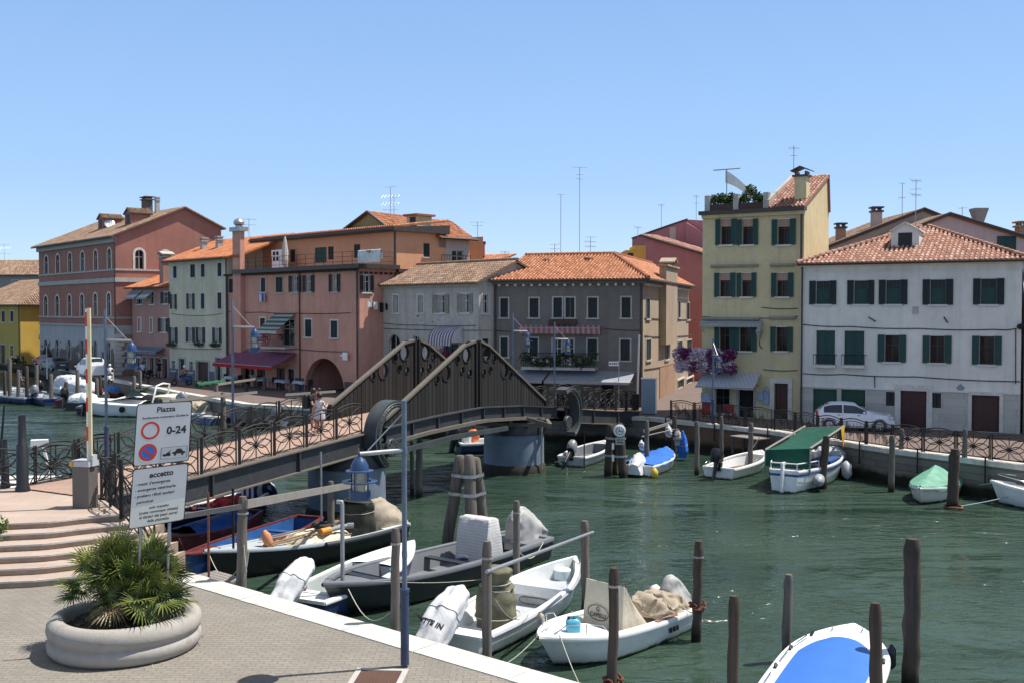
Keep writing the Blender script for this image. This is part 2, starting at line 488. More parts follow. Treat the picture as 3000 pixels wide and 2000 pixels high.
# far bank
E = [V((-150, 258, 0)), V((-67, 139, 0)), V((-39.8, 100, 0)), V((-26.4, 81.2, 0)), V((-18, 70.3, 0)), V((-8, 65, 0))] + [gz(x, y, 0) for x, y in ((1480, 957), (1768, 988), (2040, 1030), (2352, 1068))]
E.append(E[-1] + (E[-1] - E[-2]) * 4)
for p in E: p.z = 0
mb = MB().poly(E + [V((600, E[-1].y, 0)), V((600, 900, 0)), V((-600, 900, 0)), V((-600, 258, 0))])
mb.build('far_quay_pavement', PORPH, loc=(0, 90, 0), kind='structure')
mb = MB(); mw = MB()
for i in range(len(E) - 1):
 a, b = E[i], E[i + 1]
 d = (b - a).normalized(); nn = V((d.y, -d.x, 0))
 if nn.y > 0: nn = -nn
 k = max(1, int((b - a).length / 2))
 for j in range(k):
  p = a.lerp(b, j / k) + d * .006; r_ = a.lerp(b, (j + 1) / k) - d * .006
  mb.hexa([V((s.x, s.y, z)) for z in (-.2, .012 + random.uniform(0, .006)) for s in (p + nn * .06, r_ + nn * .06, r_ - nn * .55, p - nn * .55)])
 mw.add([V((a.x, a.y, -3)), V((b.x, b.y, -3)), V((b.x, b.y, -.19)), V((a.x, a.y, -.19))], [(0, 1, 2, 3)], 1 if i == 6 else 0)
mb.build('far_quay_kerb', MARBLE, kind='structure')
mw.build('far_quay_wall', [WALLST, ORWALL], loc=(0, 60, -3), kind='structure')

# ================================================================ building kit
class Fac:
 """A wall plane: A -> B left to right as seen from outside."""
 def __init__(s, A, B, z0=0.0):
  s.A = V((A[0], A[1], 0)); s.B = V((B[0], B[1], 0)); s.L = (s.B - s.A).length
  s.u = (s.B - s.A).normalized(); s.n = V((s.u.y, -s.u.x, 0)); s.z0 = z0
 def P(s, u, z, d=0.0): return s.A + s.u * u + s.n * d + V((0, 0, z))
 def px(s, x, y, d=0.0):
  p = gpl(x, y, s.A + s.n * d, s.n)
  return (p - s.A).dot(s.u), p.z
 def rc(s, k, x0, y0, x1, y1, d=0.0):
  xm, ym = (x0 + x1) / 2, (y0 + y1) / 2
  return (s.px(*zc(k, x0, ym), d)[0], s.px(*zc(k, x1, ym), d)[0], s.px(*zc(k, xm, y1), d)[1], s.px(*zc(k, xm, y0), d)[1])
 def right(s, depth): return Fac(s.B, s.B - s.n * depth)
 def left(s, depth): return Fac(s.A - s.n * depth, s.A)
 def back(s, depth): return Fac(s.B - s.n * depth, s.A - s.n * depth)
 def box(s, mb, u0, u1, z0, z1, d0, d1, m=0, t=.5):
  mb.hexa([s.P(u0, z0, d1), s.P(u1, z0, d1), s.P(u1, z0, d0), s.P(u0, z0, d0), s.P(u0, z1, d1), s.P(u1, z1, d1), s.P(u1, z1, d0), s.P(u0, z1, d0)], m, t)
def on_ray(px, dirx, A, u):
 """Plan distance along A + u t where it meets picture column px."""
 k = (px - CX) / FPX * 1.0
 return (k * A[1] - A[0]) / (u[0] - k * u[1])
def wall(mb, F, u0, u1, z0, z1, ops=(), dep=.16, m=0, mr=None, arches=()):
 """Wall rectangle with real openings and reveals; ops = (u0,u1,z0,z1)."""
 us = sorted({u0, u1, *[min(max(o[i], u0), u1) for o in ops for i in (0, 1)]})
 zs = sorted({z0, z1, *[min(max(o[i], z0), z1) for o in ops for i in (2, 3)]})
 for i in range(len(us) - 1):
  for j in range(len(zs) - 1):
   if us[i + 1] - us[i] < 1e-5 or zs[j + 1] - zs[j] < 1e-5: continue
   a, b = (us[i] + us[i + 1]) / 2, (zs[j] + zs[j + 1]) / 2
   if any(o[0] < a < o[1] and o[2] < b < o[3] for o in ops): continue
   mb.poly([F.P(us[i], zs[j]), F.P(us[i + 1], zs[j]), F.P(us[i + 1], zs[j + 1]), F.P(us[i], zs[j + 1])], m)
 mr = m if mr is None else mr
 for o in ops:
  a, b, c, e = o[:4]
  d = o[4] if len(o) > 4 else dep
  mb.poly([F.P(a, c), F.P(a, e), F.P(a, e, -d), F.P(a, c, -d)], mr)
  mb.poly([F.P(b, c), F.P(b, c, -d), F.P(b, e, -d), F.P(b, e)], mr)
  mb.poly([F.P(a, e), F.P(b, e), F.P(b, e, -d), F.P(a, e, -d)], mr)
  mb.poly([F.P(a, c), F.P(a, c, -d), F.P(b, c, -d), F.P(b, c)], mr)
def spandrel(mb, F, o, m=0, n=10, dep=.16):
 """Round the head of a rectangular opening."""
 a, b, c, e = o[:4]; r = (b - a) / 2; cz = e - r
 arc = [(a + r - r * math.cos(PI * i / n), cz + r * math.sin(PI * i / n)) for i in range(n + 1)]
 for i in range(n):
  p, q_ = arc[i], arc[i + 1]
  mb.poly([F.P(p[0], p[1]), F.P(q_[0], q_[1]), F.P(q_[0], e), F.P(p[0], e)], m)
  mb.poly([F.P(p[0], p[1]), F.P(p[0], p[1], -dep), F.P(q_[0], q_[1], -dep), F.P(q_[0], q_[1])], m)
SHUT_D = paint('dark_green_shutter', (.008, .014, .014), .6, .25, 4)
SHUT_G = paint('green_shutter', (.012, .055, .045), .6, .2, 4)
SHUT_B = paint('brown_black_shutter', (.018, .014, .012), .6, .3, 4)
SHUT_W = paint('weathered_shutter', (.28, .25, .20), .8, .35, 4)
CURT = cloth('dark_curtain', (.035, .026, .022))
CURTL = cloth('pale_curtain', (.38, .36, .33))
FRAMEW = paint('white_window_frame', (.55, .55, .53), .5, .1)
def slats(mb, F, u0, u1, z0, z1, d, m=0):
 """One louvred shutter leaf: frame and slanting slats."""
 fw = min(.07, (u1 - u0) * .18)
 F.box(mb, u0, u0 + fw, z0, z1, d, d + .04, m); F.box(mb, u1 - fw, u1, z0, z1, d, d + .04, m)
 F.box(mb, u0 + fw, u1 - fw, z1 - fw, z1, d, d + .04, m); F.box(mb, u0 + fw, u1 - fw, z0, z0 + fw, d, d + .04, m)
 mb.poly([F.P(u0 + fw, z0 + fw, d + .008), F.P(u1 - fw, z0 + fw, d + .008), F.P(u1 - fw, z1 - fw, d + .008), F.P(u0 + fw, z1 - fw, d + .008)], m)
 k = max(4, int((z1 - z0 - 2 * fw) / .085)); h = (z1 - z0 - 2 * fw) / k
 for i in range(k):
  z = z0 + fw + i * h
  mb.poly([F.P(u0 + fw, z, d + .032), F.P(u1 - fw, z, d + .032), F.P(u1 - fw, z + h, d + .01), F.P(u0 + fw, z + h, d + .01)], m)
def window(F, T, r, style='shut', trim=STONE2, shut=SHUT_D, tw=.09, sill=True, arch=False, dep=.16, frame_m=FRAMEW, curtain=None, lab=None):
 """A window part with its sub-parts; r is the opening (u0,u1,z0,z1)."""
 a, b, c, e = r
 mb = MB()
 if trim is not None:
  if arch:
   rr = (b - a) / 2; cz = e - rr; k = 12
   ar = [(-math.cos(PI * i / k), math.sin(PI * i / k)) for i in range(k + 1)]
   inn = [(a, c)] + [(a + rr + x * rr, cz + y * rr) for x, y in ar] + [(b, c)]
   out = [(a - tw, c)] + [(a + rr + x * (rr + tw), cz + y * (rr + tw)) for x, y in ar] + [(b + tw, c)]
   for i in range(len(inn) - 1):
    i0, i1, o0, o1 = inn[i], inn[i + 1], out[i], out[i + 1]
    mb.hexa([F.P(*i0, .035), F.P(*i1, .035), F.P(*i1, -.01), F.P(*i0, -.01), F.P(*o0, .035), F.P(*o1, .035), F.P(*o1, -.01), F.P(*o0, -.01)])
  else:
   F.box(mb, a - tw, a, c, e + tw, -.01, .03); F.box(mb, b, b + tw, c, e + tw, -.01, .03); F.box(mb, a, b, e, e + tw, -.01, .03)
 else:
  F.box(mb, a, b, e - .03, e, -dep + .02, -dep + .06)
 w = mb.build('window', trim or frame_m, T, label=lab)
 mb = MB()
 if style == 'shut' and not arch:
  m_ = (a + b) / 2
  slats(mb, F, a + .01, m_ - .008, c + .02, e - .02, -.07); slats(mb, F, m_ + .008, b - .01, c + .02, e - .02, -.07)
  mb.build('shutter', shut, w)
 else:
  d = -dep + .02
  mb.poly([F.P(a, c, d - .015), F.P(b, c, d - .015), F.P(b, e, d - .015), F.P(a, e, d - .015)])
  mb.build('pane', GLASS, w)
  mb = MB(); fw = .05
  for x0, x1 in ((a, a + fw), (b - fw, b), ((a + b) / 2 - fw / 2, (a + b) / 2 + fw / 2)):
   F.box(mb, x0, x1, c, e, d - .01, d + .03)
  for z in (c, e - fw, c + (e - c) * .62):
   F.box(mb, a + fw, b - fw, z, z + fw, d - .012, d + .026)
  mb.build('frame', frame_m, w)
  if curtain:
   mb = MB()
   x1 = a + (b - a) * random.choice((.3, .4, .45))
   k = 6
   mb.loft([[F.P(a + (x1 - a) * i / k, c, d - .012 + .008 * (i % 2)), F.P(a + (x1 - a) * i / k, e, d - .012 + .008 * (i % 2))] for i in range(k + 1)], False)
   mb.build('curtain', curtain, w)
 if style == 'open':
  s_ = (b - a) / 2
  for x0, x1 in ((a - s_, a - .01), (b + .01, b + s_)):
   mb = MB(); slats(mb, F, x0, x1, c - .02, e + .02, .035); mb.build('shutter', shut, w)
 if sill:
  mb = MB(); F.box(mb, a - tw - .06, b + tw + .06, c - .1, c, -dep, .1); mb.build('sill', trim or STONE2, w)
 return w
def door(F, T, r, mat, trim=STONE2, tw=.16, dep=.2, panels=True, lab=None):
 a, b, c, e = r; mb = MB()
 d = -dep + .03
 F.box(mb, a, b, c, e, d - .05, d)
 if panels:
  m_ = (a + b) / 2
  for x0, x1 in ((a, m_), (m_, b)):
   for z0, z1 in ((.06, .34), (.4, .66), (.72, .95)):
    F.box(mb, x0 + .1, x1 - .1, c + (e - c) * z0, c + (e - c) * z1, d - .01, d + .025)
 dr = mb.build('door', mat, T, label=lab)
 if trim is not None:
  mb = MB(); F.box(mb, a - tw, a, c, e + tw, -.02, .06); F.box(mb, b, b + tw, c, e + tw, -.02, .06); F.box(mb, a, b, e, e + tw, -.02, .06)
  mb.build('door_frame', trim, dr)
 return dr
def rect_open(r):                         # measured rectangle that includes folded-back shutters -> opening
 q_ = (r[1] - r[0]) / 4
 return (r[0] + q_, r[1] - q_, r[2], r[3])
# roof tiles: every tile is a little barrel of its own
def clip_v(poly, u):
 vs = []
 for i in range(len(poly)):
  (a, b), (c, d) = poly[i], poly[(i + 1) % len(poly)]
  if (a - u) * (c - u) < 0: vs.append(b + (d - b) * (u - a) / (c - a))
 return (min(vs), max(vs)) if len(vs) >= 2 else None
def tiles(mb, pts, cw=.22, rh=.36, seed=1, ht=.075, m=0):
 rnd = random.Random(seed)
 pts = [V(p) for p in pts]
 nrm = V((0, 0, 0))
 for i in range(len(pts)): nrm += pts[i].cross(pts[(i + 1) % len(pts)])
 nrm.normalize()
 if nrm.z < 0: nrm = -nrm
 u = V((-nrm.y, nrm.x, 0)).normalized()         # along the eave
 v = nrm.cross(u)
 if v.z < 0: v = -v
 o = min(pts, key=lambda p: p.z)
 pl = [((p - o).dot(u), (p - o).dot(v)) for p in pts]
 mb.poly([p - nrm * .02 for p in pts], m, .03)  # near-black slab paints the shade in the gaps between barrels
 mb.poly([p - nrm * .12 for p in pts], m, .0)
 for i in range(len(pts)):
  a, b = pts[i], pts[(i + 1) % len(pts)]
  mb.poly([a - nrm * .12, b - nrm * .12, b - nrm * .02, a - nrm * .02], m, .0)
 u0, u1 = min(p[0] for p in pl), max(p[0] for p in pl)
 k = int((u1 - u0) / cw)
 for i in range(k):
  uc = u0 + (i + .5) * (u1 - u0) / k
  r = clip_v(pl, uc)
  if not r: continue
  v0, v1 = r
  j = 0
  vv = v0
  wob = rnd.uniform(-.012, .012)
  while vv < v1 - .1:
   ve = min(vv + rh, v1)
   w = cw * .35
   t = min(1, max(.05, rnd.gauss(.5, .27)))
   c0 = o + u * (uc + wob + rnd.uniform(-.008, .008)) + v * (vv - .04) + nrm * (.022 + rnd.uniform(0, .012))
   c1 = o + u * (uc + wob) + v * (ve + .03) + nrm * .002
   ring = lambda c, w_, h_: [c - u * w_, c - u * w_ * .62 + nrm * h_ * .8, c + nrm * h_, c + u * w_ * .62 + nrm * h_ * .8, c + u * w_]
   a, b = ring(c0, w, ht), ring(c1, w * .86, ht * .9)
   mb.loft([a, b], False, m, t)
   mb.poly(a, m, t * .5)
   vv = ve
TILE_O = tiles_mat('terracotta_tiles', (.20, .075, .04), (.46, .19, .10), (.60, .33, .21), .12)
TILE_N = tiles_mat('new_orange_tiles', (.30, .10, .05), (.52, .20, .09), (.60, .28, .15), .05)
TILE_A = tiles_mat('old_mossy_tiles', (.10, .07, .05), (.30, .19, .13), (.48, .35, .26), .5)
TILE_R = tiles_mat('pinkish_roof_tiles', (.14, .065, .05), (.42, .22, .16), (.66, .46, .36), .28)
def roof(T, polys, mat, cw=.22, rh=.36, seed=3, extra=None, name='roof'):
 mb = MB()
 for i, p in enumerate(polys): tiles(mb, p, cw, rh, seed + i)
 r = mb.build(name, [mat], T)
 if extra:                                # ridge and hip caps
  mb = MB()
  for a, b in extra:
   a, b = V(a), V(b); k = max(1, int((b - a).length / .38))
   for i in range(k):
    p, q_ = a.lerp(b, i / k), a.lerp(b, (i + 1.08) / k)
    mb.tube([p + V((0, 0, .03 + .015)), q_ + V((0, 0, .03))], [.125, .105], 8, 0, True, random.uniform(.25, .7))
  mb.build('ridge_tiles', mat, r)
 return r
def eave_gutter(T, pts, r=.075, mat=GUTTER, down=(), name='gutter'):
 mb = MB(); mb.tube(pts, r, 6)
 for p, z in down: mb.tube([p, V((p[0], p[1], z))], .055, 6)
 return mb.build(name, mat, T)
def wires(T, F, lines, r=.018, d=.04, mat=CABLE, name='cable'):
 mb = MB()
 for k, ps in lines:
  pts = []
  for i in range(len(ps) - 1):
   a, b = F.px(*zc(k, *ps[i]), d), F.px(*zc(k, *ps[i + 1]), d)
   for j in range(6):
    w = j / 6
    pts.append(F.P(a[0] + (b[0] - a[0]) * w, a[1] + (b[1] - a[1]) * w - .05 * math.sin(PI * w), d))
  e = F.px(*zc(k, *ps[-1]), d); pts.append(F.P(e[0], e[1], d))
  mb.tube(pts, r, 4, 0, False)
 return mb.build(name, mat, T)
def chimney(T, p, w, z0, z1, mat, cap='slab', d=None, top_mat=None, name='chimney', rz=0):
 d = d or w; mb = MB()
 mb.box((p[0], p[1], (z0 + z1) / 2), (w, d, z1 - z0), rz)
 c = mb.build(name, mat, T)
 mb = MB()
 if cap == 'slab':
  mb.box((p[0], p[1], z1 + .06), (w * 1.3, d * 1.3, .12), rz)
  for sx in (-1, 1): mb.box((p[0] + sx * w * .35 * math.cos(rz), p[1] + sx * w * .35 * math.sin(rz), z1 + .2), (.1, d, .16), rz)
  mb.box((p[0], p[1], z1 + .33), (w * 1.35, d * 1.35, .1), rz)
 elif cap == 'gable':
  mb.box((p[0], p[1], z1 + .05), (w * 1.35, d * 1.35, .1), rz)
  Rm = Matrix.Rotation(rz, 3, 'Z'); c0 = V((p[0], p[1], z1 + .1))
  for sx in (-1, 1): mb.box(c0 + Rm @ V((sx * w * .42, 0, .1)), (.1, d, .2), rz)
  for sx in (-1, 1):
   mb.hexa([c0 + Rm @ V(q_) for q_ in ((0, -d * .75, .42), (sx * w * .8, -d * .75, .2), (sx * w * .8, d * .75, .2), (0, d * .75, .42), (0, -d * .75, .5), (sx * w * .8, -d * .75, .26), (sx * w * .8, d * .75, .26), (0, d * .75, .5))])
 elif cap == 'flare':
  mb.lathe([(w * .5, 0), (w * .62, .15), (w * .95, .75), (w * 1.02, .8), (w * 1.02, .95), (.02, 1.0)], (p[0], p[1], z1), 4, a0=PI / 4 - PI / 2 + rz, a1=PI / 4 - PI / 2 + rz + 2 * PI)
 elif cap == 'cowl':
  mb.lathe([(w * .3, 0), (w * .3, .1), (w * .62, .22), (w * .62, .38), (w * .35, .62), (w * .2, .68), (.01, .72)], (p[0], p[1], z1), 14)
 mb.build('chimney_cap', top_mat or mat, c)
 return c
def antenna(px, y0, y1, Y, label, bars=((.0, .5, 0),), lean=0.0, cat='antenna'):
 """A mast with elements; bars = (fraction down from the top, half width m, yagi?)."""
 a, b = gy(px, y1, Y), gy(px, y0, Y); b.x = a.x + lean; b.y = a.y
 T = thing('rooftop_antenna', label, cat, a, 0, 'rooftop antennas')
 mb = MB(); mb.tube([a, b], .022, 6); mb.build('mast', GREYM, T)
 for fr, hw, yg in bars:
  p = b.lerp(a, fr); mb = MB()
  ang = random.uniform(-.5, .5); dx = V((math.cos(ang), math.sin(ang), 0)); dy = V((-dx.y, dx.x, 0))
  mb.tube([p - dx * hw, p + dx * hw], .014, 5)
  if yg:
   k = 6
   for i in range(k):
    c = p + dx * hw * (-1 + 2 * i / (k - 1)); l_ = .34 - .03 * i
    mb.tube([c - (dy * .6 + V((0, 0, .4))) * l_, c + (dy * .6 + V((0, 0, .4))) * l_], .009, 4)
  mb.build('antenna_element', GREYM, T)
 return T
def dormer(T, F, u, zbase, w, h, dback, wallm, roofm, wind=True, slab=None):
 """Small roof dormer: front at facade depth dback, gabled cap."""
 mb = MB(); d0 = -dback
 F.box(mb, u - w / 2, u + w / 2, zbase - .4, zbase + h, d0 - 2.0, d0)
 mb.poly([F.P(u - w / 2, zbase + h, d0), F.P(u + w / 2, zbase + h, d0), F.P(u, zbase + h + w * .28, d0)])
 dm = mb.build('dormer', wallm, T)
 mb = MB()
 for sx in (-1, 1):
  if slab: mb.prism([F.P(u, zbase + h + w * .28, d0 + .12), F.P(u + sx * (w / 2 + .1), zbase + h - .06, d0 + .12), F.P(u + sx * (w / 2 + .1), zbase + h + .02, d0 + .12), F.P(u, zbase + h + w * .28 + .09, d0 + .12)], F.n * -1.9); continue
  tiles(mb, [F.P(u, zbase + h + w * .28 + .06, d0 + .15), F.P(u + sx * (w / 2 + .18), zbase + h - .04, d0 + .15), F.P(u + sx * (w / 2 + .18), zbase + h - .04, d0 - 2.2), F.P(u, zbase + h + w * .28 + .06, d0 - 2.2)], .2, .36, 5)
 mb.build('dormer_roof', slab or roofm, dm)
 if wind:
  mb = MB(); F.box(mb, u - w * .25, u + w * .25, zbase + .12, zbase + h * .9, d0 - .02, d0 + .02); mb.build('dormer_window', SHUT_D, dm)
 return dm
def awning(T, F, u0, u1, zt, zb, out, mat, val=None, name='awning', vh=.22, scal=True):
 """Sloping cloth awning with a valance."""
 mb = MB(); k = 16
 rows = []
 for j in range(5):
  w = j / 4
  rows.append([F.P(u0 + (u1 - u0) * i / k, zt + (zb - zt) * w - .05 * math.sin(PI * w), .05 + out * w) for i in range(k + 1)])
 mb.loft(rows, False)
 a = mb.build(name, mat, T)
 mb = MB()
 k2 = 48
 mb.loft([[F.P(u0 + (u1 - u0) * i / k2, zb, .05 + out + .004) for i in range(k2 + 1)],
             [F.P(u0 + (u1 - u0) * i / k2, zb - vh + (.05 * abs(math.sin(i * PI / 3)) if scal else 0), .055 + out) for i in range(k2 + 1)]], False)
 mb.build('valance', val or mat, a)
 mb = MB()
 mb.tube([F.P(u0, zb, .05 + out), F.P(u1, zb, .05 + out)], .03, 6)
 for u in (u0 + .1, u1 - .1):
  mb.tube([F.P(u, zt - .7, .03), F.P(u, zb, .04 + out)], .02, 5)
 mb.build('awning_arm', GREYM, a)
 return a
PLANT = leafy('balcony_leaves', (.008, .018, .006), (.018, .042, .013), (.05, .09, .028))
def leaf_clump(mb, c, r, cnt, s=.09, rnd=random, m=0, sc=(1, 1, 1), tr=(0, 1)):
 c = V(c)
 for i in range(cnt):
  d = V((rnd.gauss(0, 1), rnd.gauss(0, 1), rnd.gauss(0, 1))).normalized() * (r * rnd.random() ** .45)
  p = c + V((d.x * sc[0], d.y * sc[1], d.z * sc[2]))
  a = V((rnd.gauss(0, 1), rnd.gauss(0, 1), rnd.gauss(0, 1))).normalized()
  b = a.cross(V((rnd.gauss(0, 1), rnd.gauss(0, 1), rnd.gauss(0, 1)))).normalized()
  l_ = s * rnd.uniform(.6, 1.4)
  mb.add([p - a * l_, p + b * l_ * .5, p + a * l_, p - b * l_ * .5], [(0, 1, 2, 3)], m, tr[0] + (tr[1] - tr[0]) * rnd.random())

# ================================================================ buildings on the left bank
W_RED = stucco('brick_red_render', (.37, .172, .135), (.25, .118, .095), .5, None, .6, .35)
W_BASE = stucco('flaking_white_base', (.46, .46, .46), (.30, .29, .27), .5, (.17, .135, .11), .62, .4, pz=3.0)
W_CREAMG = stucco('pale_green_cream_render', (.60, .56, .42), (.42, .39, .29), .5, None, .6, .45)
W_PINK = stucco('salmon_pink_render', (.60, .31, .235), (.44, .21, .16), .5, None, .6, .5)
W_PINK2 = stucco('dusty_pink_render', (.40, .235, .20), (.28, .16, .14), .45, None, .6, .3)
W_ORANGE = stucco('peach_orange_render', (.64, .33, .19), (.46, .22, .13), .25, None, .6, .15)
W_OLD = stucco('weathered_grey_white_render', (.50, .47, .42), (.28, .26, .23), .6, (.22, .15, .115), .66, .5)
W_GREY = stucco('dark_grey_render', (.195, .178, .158), (.12, .105, .10), .5, (.25, .2, .165), .74, .4)
W_GREY_SUN = stucco('tan_sunlit_render', (.40, .32, .235), (.27, .21, .155), .55, (.28, .17, .11), .72, .5)  # same coat as the dark grey front, painted in its sunlit tone
W_YEL = stucco('pale_yellow_render', (.62, .52, .31), (.45, .36, .2), .5, None, .6, .45)
W_WHITE = stucco('off_white_render', (.74, .70, .635), (.54, .51, .465), .45, None, .6, .35)
W_CREAM = stucco('cream_render', (.48, .40, .34), (.36, .30, .26), .25, None, .6, .15)
W_OCHRE = stucco('ochre_yellow_render', (.58, .38, .085), (.46, .29, .07), .2, None, .6, .1)
W_OCHRE_SHADE = stucco('ochre_shaded_render', (.50, .36, .10), (.38, .28, .08), .2, None, .6, .1)  # the ochre coat again, darkened for the shaded front
W_GREY2 = stucco('light_grey_render', (.30, .29, .275), (.20, .19, .18), .3)
W_MAG = stucco('raspberry_pink_render', (.46, .20, .21), (.33, .145, .15), .3, None, .6, .2)
W_STONE = bricks('stone_cladding', (.55, .51, .45), (.42, .39, .345), (.28, .265, .25), .95, .42, .006, bump=.3, dirt=.35, big=.25)
W_BRICK = bricks('raw_brick', (.40, .22, .125), (.30, .15, .085), (.42, .36, .29), .27, .09, .016, bump=.7)
D_BROWN = paint('brown_door', (.06, .024, .015), .6, .2)
D_RED = paint('dark_red_door', (.055, .008, .008), .45, .25)
D_GREEN = paint('green_garage_door', (.012, .06, .035), .55, .15)
D_DK = paint('dark_door', (.02, .02, .022), .5, .3)

def shell(T, F, depth, z1, mat, front_ops=(), right_ops=(), z0=-.05, name='wall', right=True, mats=None, fsplit=None):
 mb = MB(); Fr = F.right(depth)
 if fsplit is None: wall(mb, F, 0, F.L, z0, z1, front_ops)
 if right: wall(mb, Fr, 0, depth, z0, z1, right_ops)
 wall(mb, F.left(depth), 0, depth, z0, z1); wall(mb, F.back(depth), 0, F.L, z0, z1)
 return mb, Fr

# ---------------- tall brick red house
F = Fac((-54.2, 120.0), (-38.6, 102.0))
T = thing('brick_red_palazzo', 'tall brick red palazzo with white arched windows in two rows above a flaking base', 'building', F.A, 0)
DR = 11.0; Fr = F.right(DR)
up = []
for xs, ys0, ys1 in (((328, 409, 495, 584, 677, 774), (484, 474, 461, 453, 443, 431), (610, 604, 598, 590, 583, 576)),
                     ((325, 406, 492, 581, 675, 770), (766, 763, 758, 754, 748, 744), (910, 910, 910, 910, 908, 906))):
 up += [F.rc(1, x - 13, a, x + 13, b) for x, a, b in zip(xs, ys0, ys1)]
lo = [F.rc(1, x - 12, a, x + 12, b) for x, a, b in zip((325, 405, 490, 581, 675, 770), (1076, 1076, 1078, 1080, 1084, 1090), (1190, 1204, 1210, 1212, 1216, 1220))]
gab = [Fr.rc(1, 955, 440, 1016, 578), Fr.rc(1, 1143, 452, 1200, 600)]
zt = F.px(*zc(1, 560, 967))[1]
mb = MB()
wall(mb, F, 0, F.L, zt, 13.6, up); wall(mb, Fr, 0, DR, zt, 13.6, gab)
for o in up: spandrel(mb, F, o)
for o in gab: spandrel(mb, Fr, o)
wall(mb, F.left(DR), 0, DR, 0, 13.6); wall(mb, F.back(DR), 0, F.L, 0, 14.9)
for Fx, sgn in ((Fr, 1), (F.left(DR), -1)):
 g = [(0, 13.6), (DR, 13.6), (DR, 14.85), (7, 16.6)]
 if sgn < 0: g = [(DR - a, b) for a, b in g][::-1]
 mb.poly([Fx.P(a, b) for a, b in g])
mb.build('upper_wall', W_RED, T)
mb = MB(); wall(mb, F, 0, F.L, -.05, zt, lo); wall(mb, Fr, 0, DR, -.05, zt)
for o in lo: spandrel(mb, F, o)
mb.build('ground_floor_wall', W_BASE, T)
for o in up: window(F, T, o, 'glass', STONE, tw=.17, arch=True, sill=False, curtain=None)
for o in lo: window(F, T, o, 'glass', STONE2, tw=.12, arch=True, sill=False)
for o in gab: window(Fr, T, o, 'glass', STONE, tw=.22, arch=True, sill=False, curtain=CURT)
mb = MB()
for ya, yb, h, d in ((435, 370, .55, .25), (620, 580, .16, .07), (687, 646, .42, .12), (917, 914, .16, .07)):
 z = (F.px(*zc(1, 292, ya))[1] + F.px(*zc(1, 812, yb))[1]) / 2
 F.box(mb, -.1, F.L + .003, z - h / 2, z + h / 2, -.02, d)
 if ya != 435:
  Fr.box(mb, -d + .002, DR, z - h / 2, z + h / 2, -.02, d - .003)
F.box(mb, -.05, F.L + .05, zt - .12, zt + .06, -.02, .14)
mb.build('string_course', STONE2, T)
mb = MB(); Fr.box(mb, .05, 5.2, 0, 3.9, -.02, .35); mb.build('brick_buttress', W_BRICK, T)
mb = MB()
for i in range(10): Fr.box(mb, -.35, .35 + .25 * (i % 2), i * .4, i * .4 + .36, .355, .42)
mb.build('corner_quoins', STONE, T)
roof(T, [[F.P(-.5, 13.45, .6), F.P(F.L + .35, 13.45, .6), F.P(F.L + .35, 16.75, -7), F.P(-.5, 16.75, -7)],
         [F.P(-.5, 16.75, -7), F.P(F.L + .35, 16.75, -7), F.P(F.L + .35, 14.75, -DR - .4), F.P(-.5, 14.75, -DR - .4)]], TILE_A, .3, .45, 11)
for x, y, w in ((712, 318, 1.5), (905, 288, 1.7)):
 u, z = F.px(*zc(1, x, y), -2.6)
 dm = dormer(T, F, u, 14.9, w, 1.2, 2.6, W_RED, TILE_A)
u = F.px(*zc(1, 1040, 180), -6)[0]
p = F.P(u, 0, -6); a0 = math.atan2(F.u.y, F.u.x)
chimney(T, p, 1.3, 15.6, 17.9, paint('sooty_brick', (.13, .10, .085), .9, .3), 'slab', .7, rz=a0)
chimney(T, F.P(u + 2.2, 0, -6.2), .4, 15.8, 17.7, STONE2, 'slab', rz=a0)
dp = F.px(*zc(1, 775, 258), -3.2); p = F.P(dp[0], dp[1], -3.2)
D = thing('satellite_dish', 'white satellite dish between the two dormers of the brick red palazzo', 'satellite dish', p - V((0, 0, .7)))
mb = MB(); mb.tube([p - V((0, 0, 1.0)), p], .03, 6); mb.build('mast', GREYM, D)
mb = MB(); mb.lathe([(.01, -.12), (.3, -.08), (.55, .03), (.56, .05), (.3, -.05), (.01, -.08)], p, 16, ax=(.35, -.8, .45)); mb.build('dish', WHITEP, D, True)
eave_gutter(T, [F.P(-.4, 13.35, .68), F.P(F.L + .3, 13.35, .68)], .09, GUTTER, [(F.P(F.L + .02, 13.3, .12), 0)])

# ---------------- far yellow and grey houses at the left edge
F = Fac((-70, 134), (-57.6, 122.5)); Fr = F.right(14)
T = thing('ochre_house', 'two storey ochre house with hipped tile roof at the left edge', 'building', F.A)
ops = [F.rc(1, 12, 872, 36, 950), F.rc(1, 74, 872, 97, 948)]
dops = [F.rc(1, 5, 1110, 38, 1240), F.rc(1, 72, 1112, 96, 1190)]
mb, _ = shell(T, F, 14, 7.0, W_OCHRE_SHADE, ops + dops)
mb2 = MB(); wall(mb2, Fr, 0, 14, -.05, 7.0); mb2.build('side_wall', W_OCHRE, T)
mb3 = MB(); wall(mb3, F, 0, F.L, -.05, 7.0, ops + dops); wall(mb3, F.back(14), 0, F.L, -.05, 7.0); wall(mb3, F.left(14), 0, 14, -.05, 7.0)
mb3.build('front_wall', W_OCHRE_SHADE, T)
for o in ops: window(F, T, o, 'shut', FRAMEW, SHUT_B)
window(F, T, dops[1], 'glass', FRAMEW); door(F, T, dops[0], D_DK)
mb = MB(); F.box(mb, 0, F.L, 0, 2.6, 0, .03)
roof(T, [[F.P(-.4, 6.9, .5), F.P(F.L + .5, 6.9, .5), F.P(F.L - 5, 10.2, -7), F.P(0, 10.2, -7)],
         [F.P(F.L + .5, 6.9, .5), F.P(F.L + .5, 6.9, -14.4), F.P(F.L - 5, 10.2, -7)]], TILE_A, .3, .45, 21)
